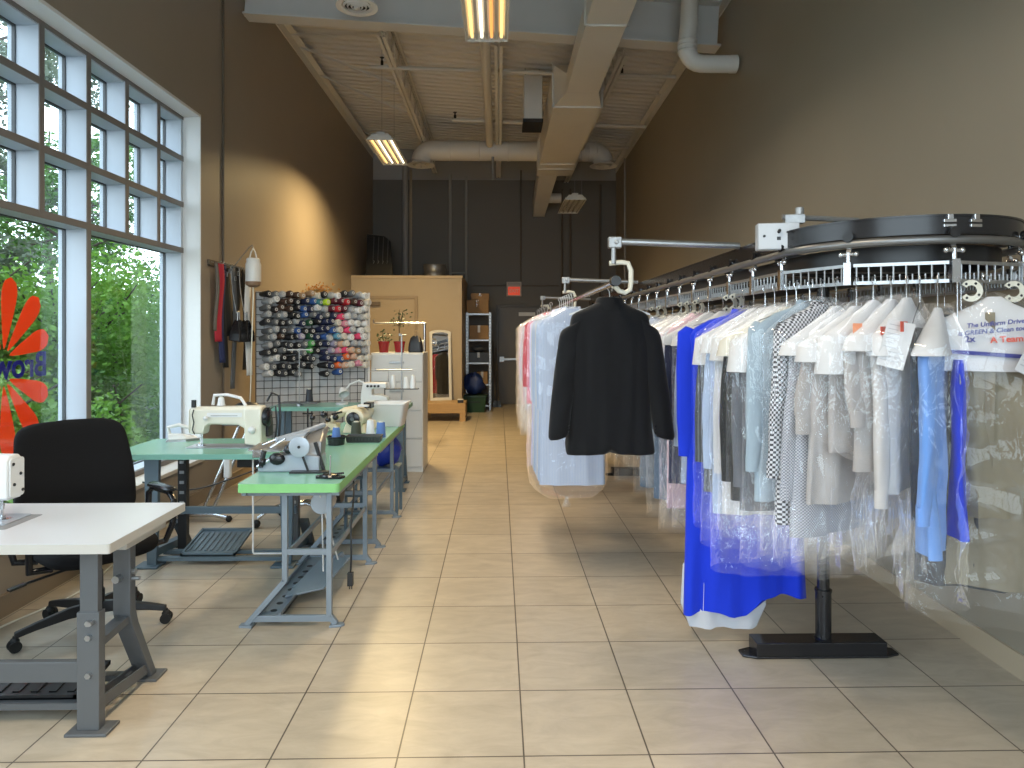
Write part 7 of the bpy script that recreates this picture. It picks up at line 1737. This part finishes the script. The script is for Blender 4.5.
for a in (18, 50, 82, 114, 146, 166): petal(a, 0.06, 0.50 if a > 30 else 0.44, 0.085).build('petal', M['decal_orange'], dc).location = (0, 0, 0.055)
for a in (-20, -52, -84, -116, -148, -168): petal(a, 0.06, 0.50 if a < -30 else 0.44, 0.085).build('petal', M['decal_orange'], dc).location = (0, 0, -0.055)
lettering('decal_lettering', 'Brow', 0.22, M['decal_blue'], dc, (-0.0004, 0.16, 0.0), (PI / 2, 0, -PI / 2), bold=True)
# ------------------------------------------------------------------ sky, camera, exposure
W_ = bpy.data.worlds.new('overcast_sky'); SC.world = W_; W_.use_nodes = True
nt = W_.node_tree; bgn = nt.nodes['Background']
tc = nt.nodes.new('ShaderNodeTexCoord'); sp = nt.nodes.new('ShaderNodeSeparateXYZ'); nt.links.new(tc.outputs['Generated'], sp.inputs[0])
cr = nt.nodes.new('ShaderNodeValToRGB'); nt.links.new(sp.outputs['Z'], cr.inputs[0])
cr.color_ramp.elements[0].position = 0.0; cr.color_ramp.elements[0].color = (0.80, 0.90, 1.0, 1)
cr.color_ramp.elements[1].position = 0.6; cr.color_ramp.elements[1].color = (0.68, 0.84, 1.0, 1)
nt.links.new(cr.outputs[0], bgn.inputs['Color']); bgn.inputs['Strength'].default_value = 6.0
def portal(loc, rot, sx, sy):
    li = bpy.data.lights.new('daylight_portal', 'AREA'); li.shape = 'RECTANGLE'; li.size = sx; li.size_y = sy; li.cycles.is_portal = True
    o = bpy.data.objects.new('daylight_portal', li); COL.objects.link(o); o.location = loc; o.rotation_euler = rot
portal((-0.22, YF - 0.22, 2.2), (R(90), 0, 0), 4.5, 4.2)
portal((XL - 0.36, 3.56, 1.96), (R(90), 0, R(-90)), 5.4, 3.1)
cam = bpy.data.cameras.new('camera'); co = bpy.data.objects.new('camera', cam); COL.objects.link(co)
cam.sensor_width = 36; cam.lens = 689 / 1024 * 36; cam.shift_y = -52 / 1024
co.location = (0, 0, 1.54); co.rotation_euler = (R(90), 0, R(-1.12)); cam.clip_start = 0.05
SC.camera = co
SC.view_settings.view_transform = 'Standard'; SC.view_settings.look = 'None'; SC.view_settings.gamma = 1; SC.view_settings.use_curve_mapping = False
SC.view_settings.exposure = 0.0
SC.cycles.transparent_max_bounces = 48
SC.cycles.max_bounces = 10; SC.cycles.diffuse_bounces = 5; SC.cycles.glossy_bounces = 4

split_loose({'cross_bars': 'cross_bar', 'side_bars': 'side_bar', 'joint_flanges': 'joint_flange', 'lampholder': 'lampholder', 'pedal_rails': 'pedal_rail', 'side_rails': 'side_rail',
             'seam_bands': 'seam_band', 'elbow_rings': 'elbow_ring', 'hanger_rods': 'hanger_rod', 'hooks': 'hook', 'ribs': 'rib', 'dials': 'dial', 'cross_ties': 'cross_tie', 'suspension_wire': 'suspension_wire',
             'bolt': 'bolt', 'head_arm': 'head_arm', 'joint_clamp': 'joint_clamp', 'treadle_rod': 'treadle_rod', 'louvre_rings': 'louvre_ring', 'drive_belt': 'drive_belt', 'foot': 'foot', 'screws': 'screw', 'slot': 'slot', 'disc_dots': 'disc_dot', 'lapel': 'lapel'})
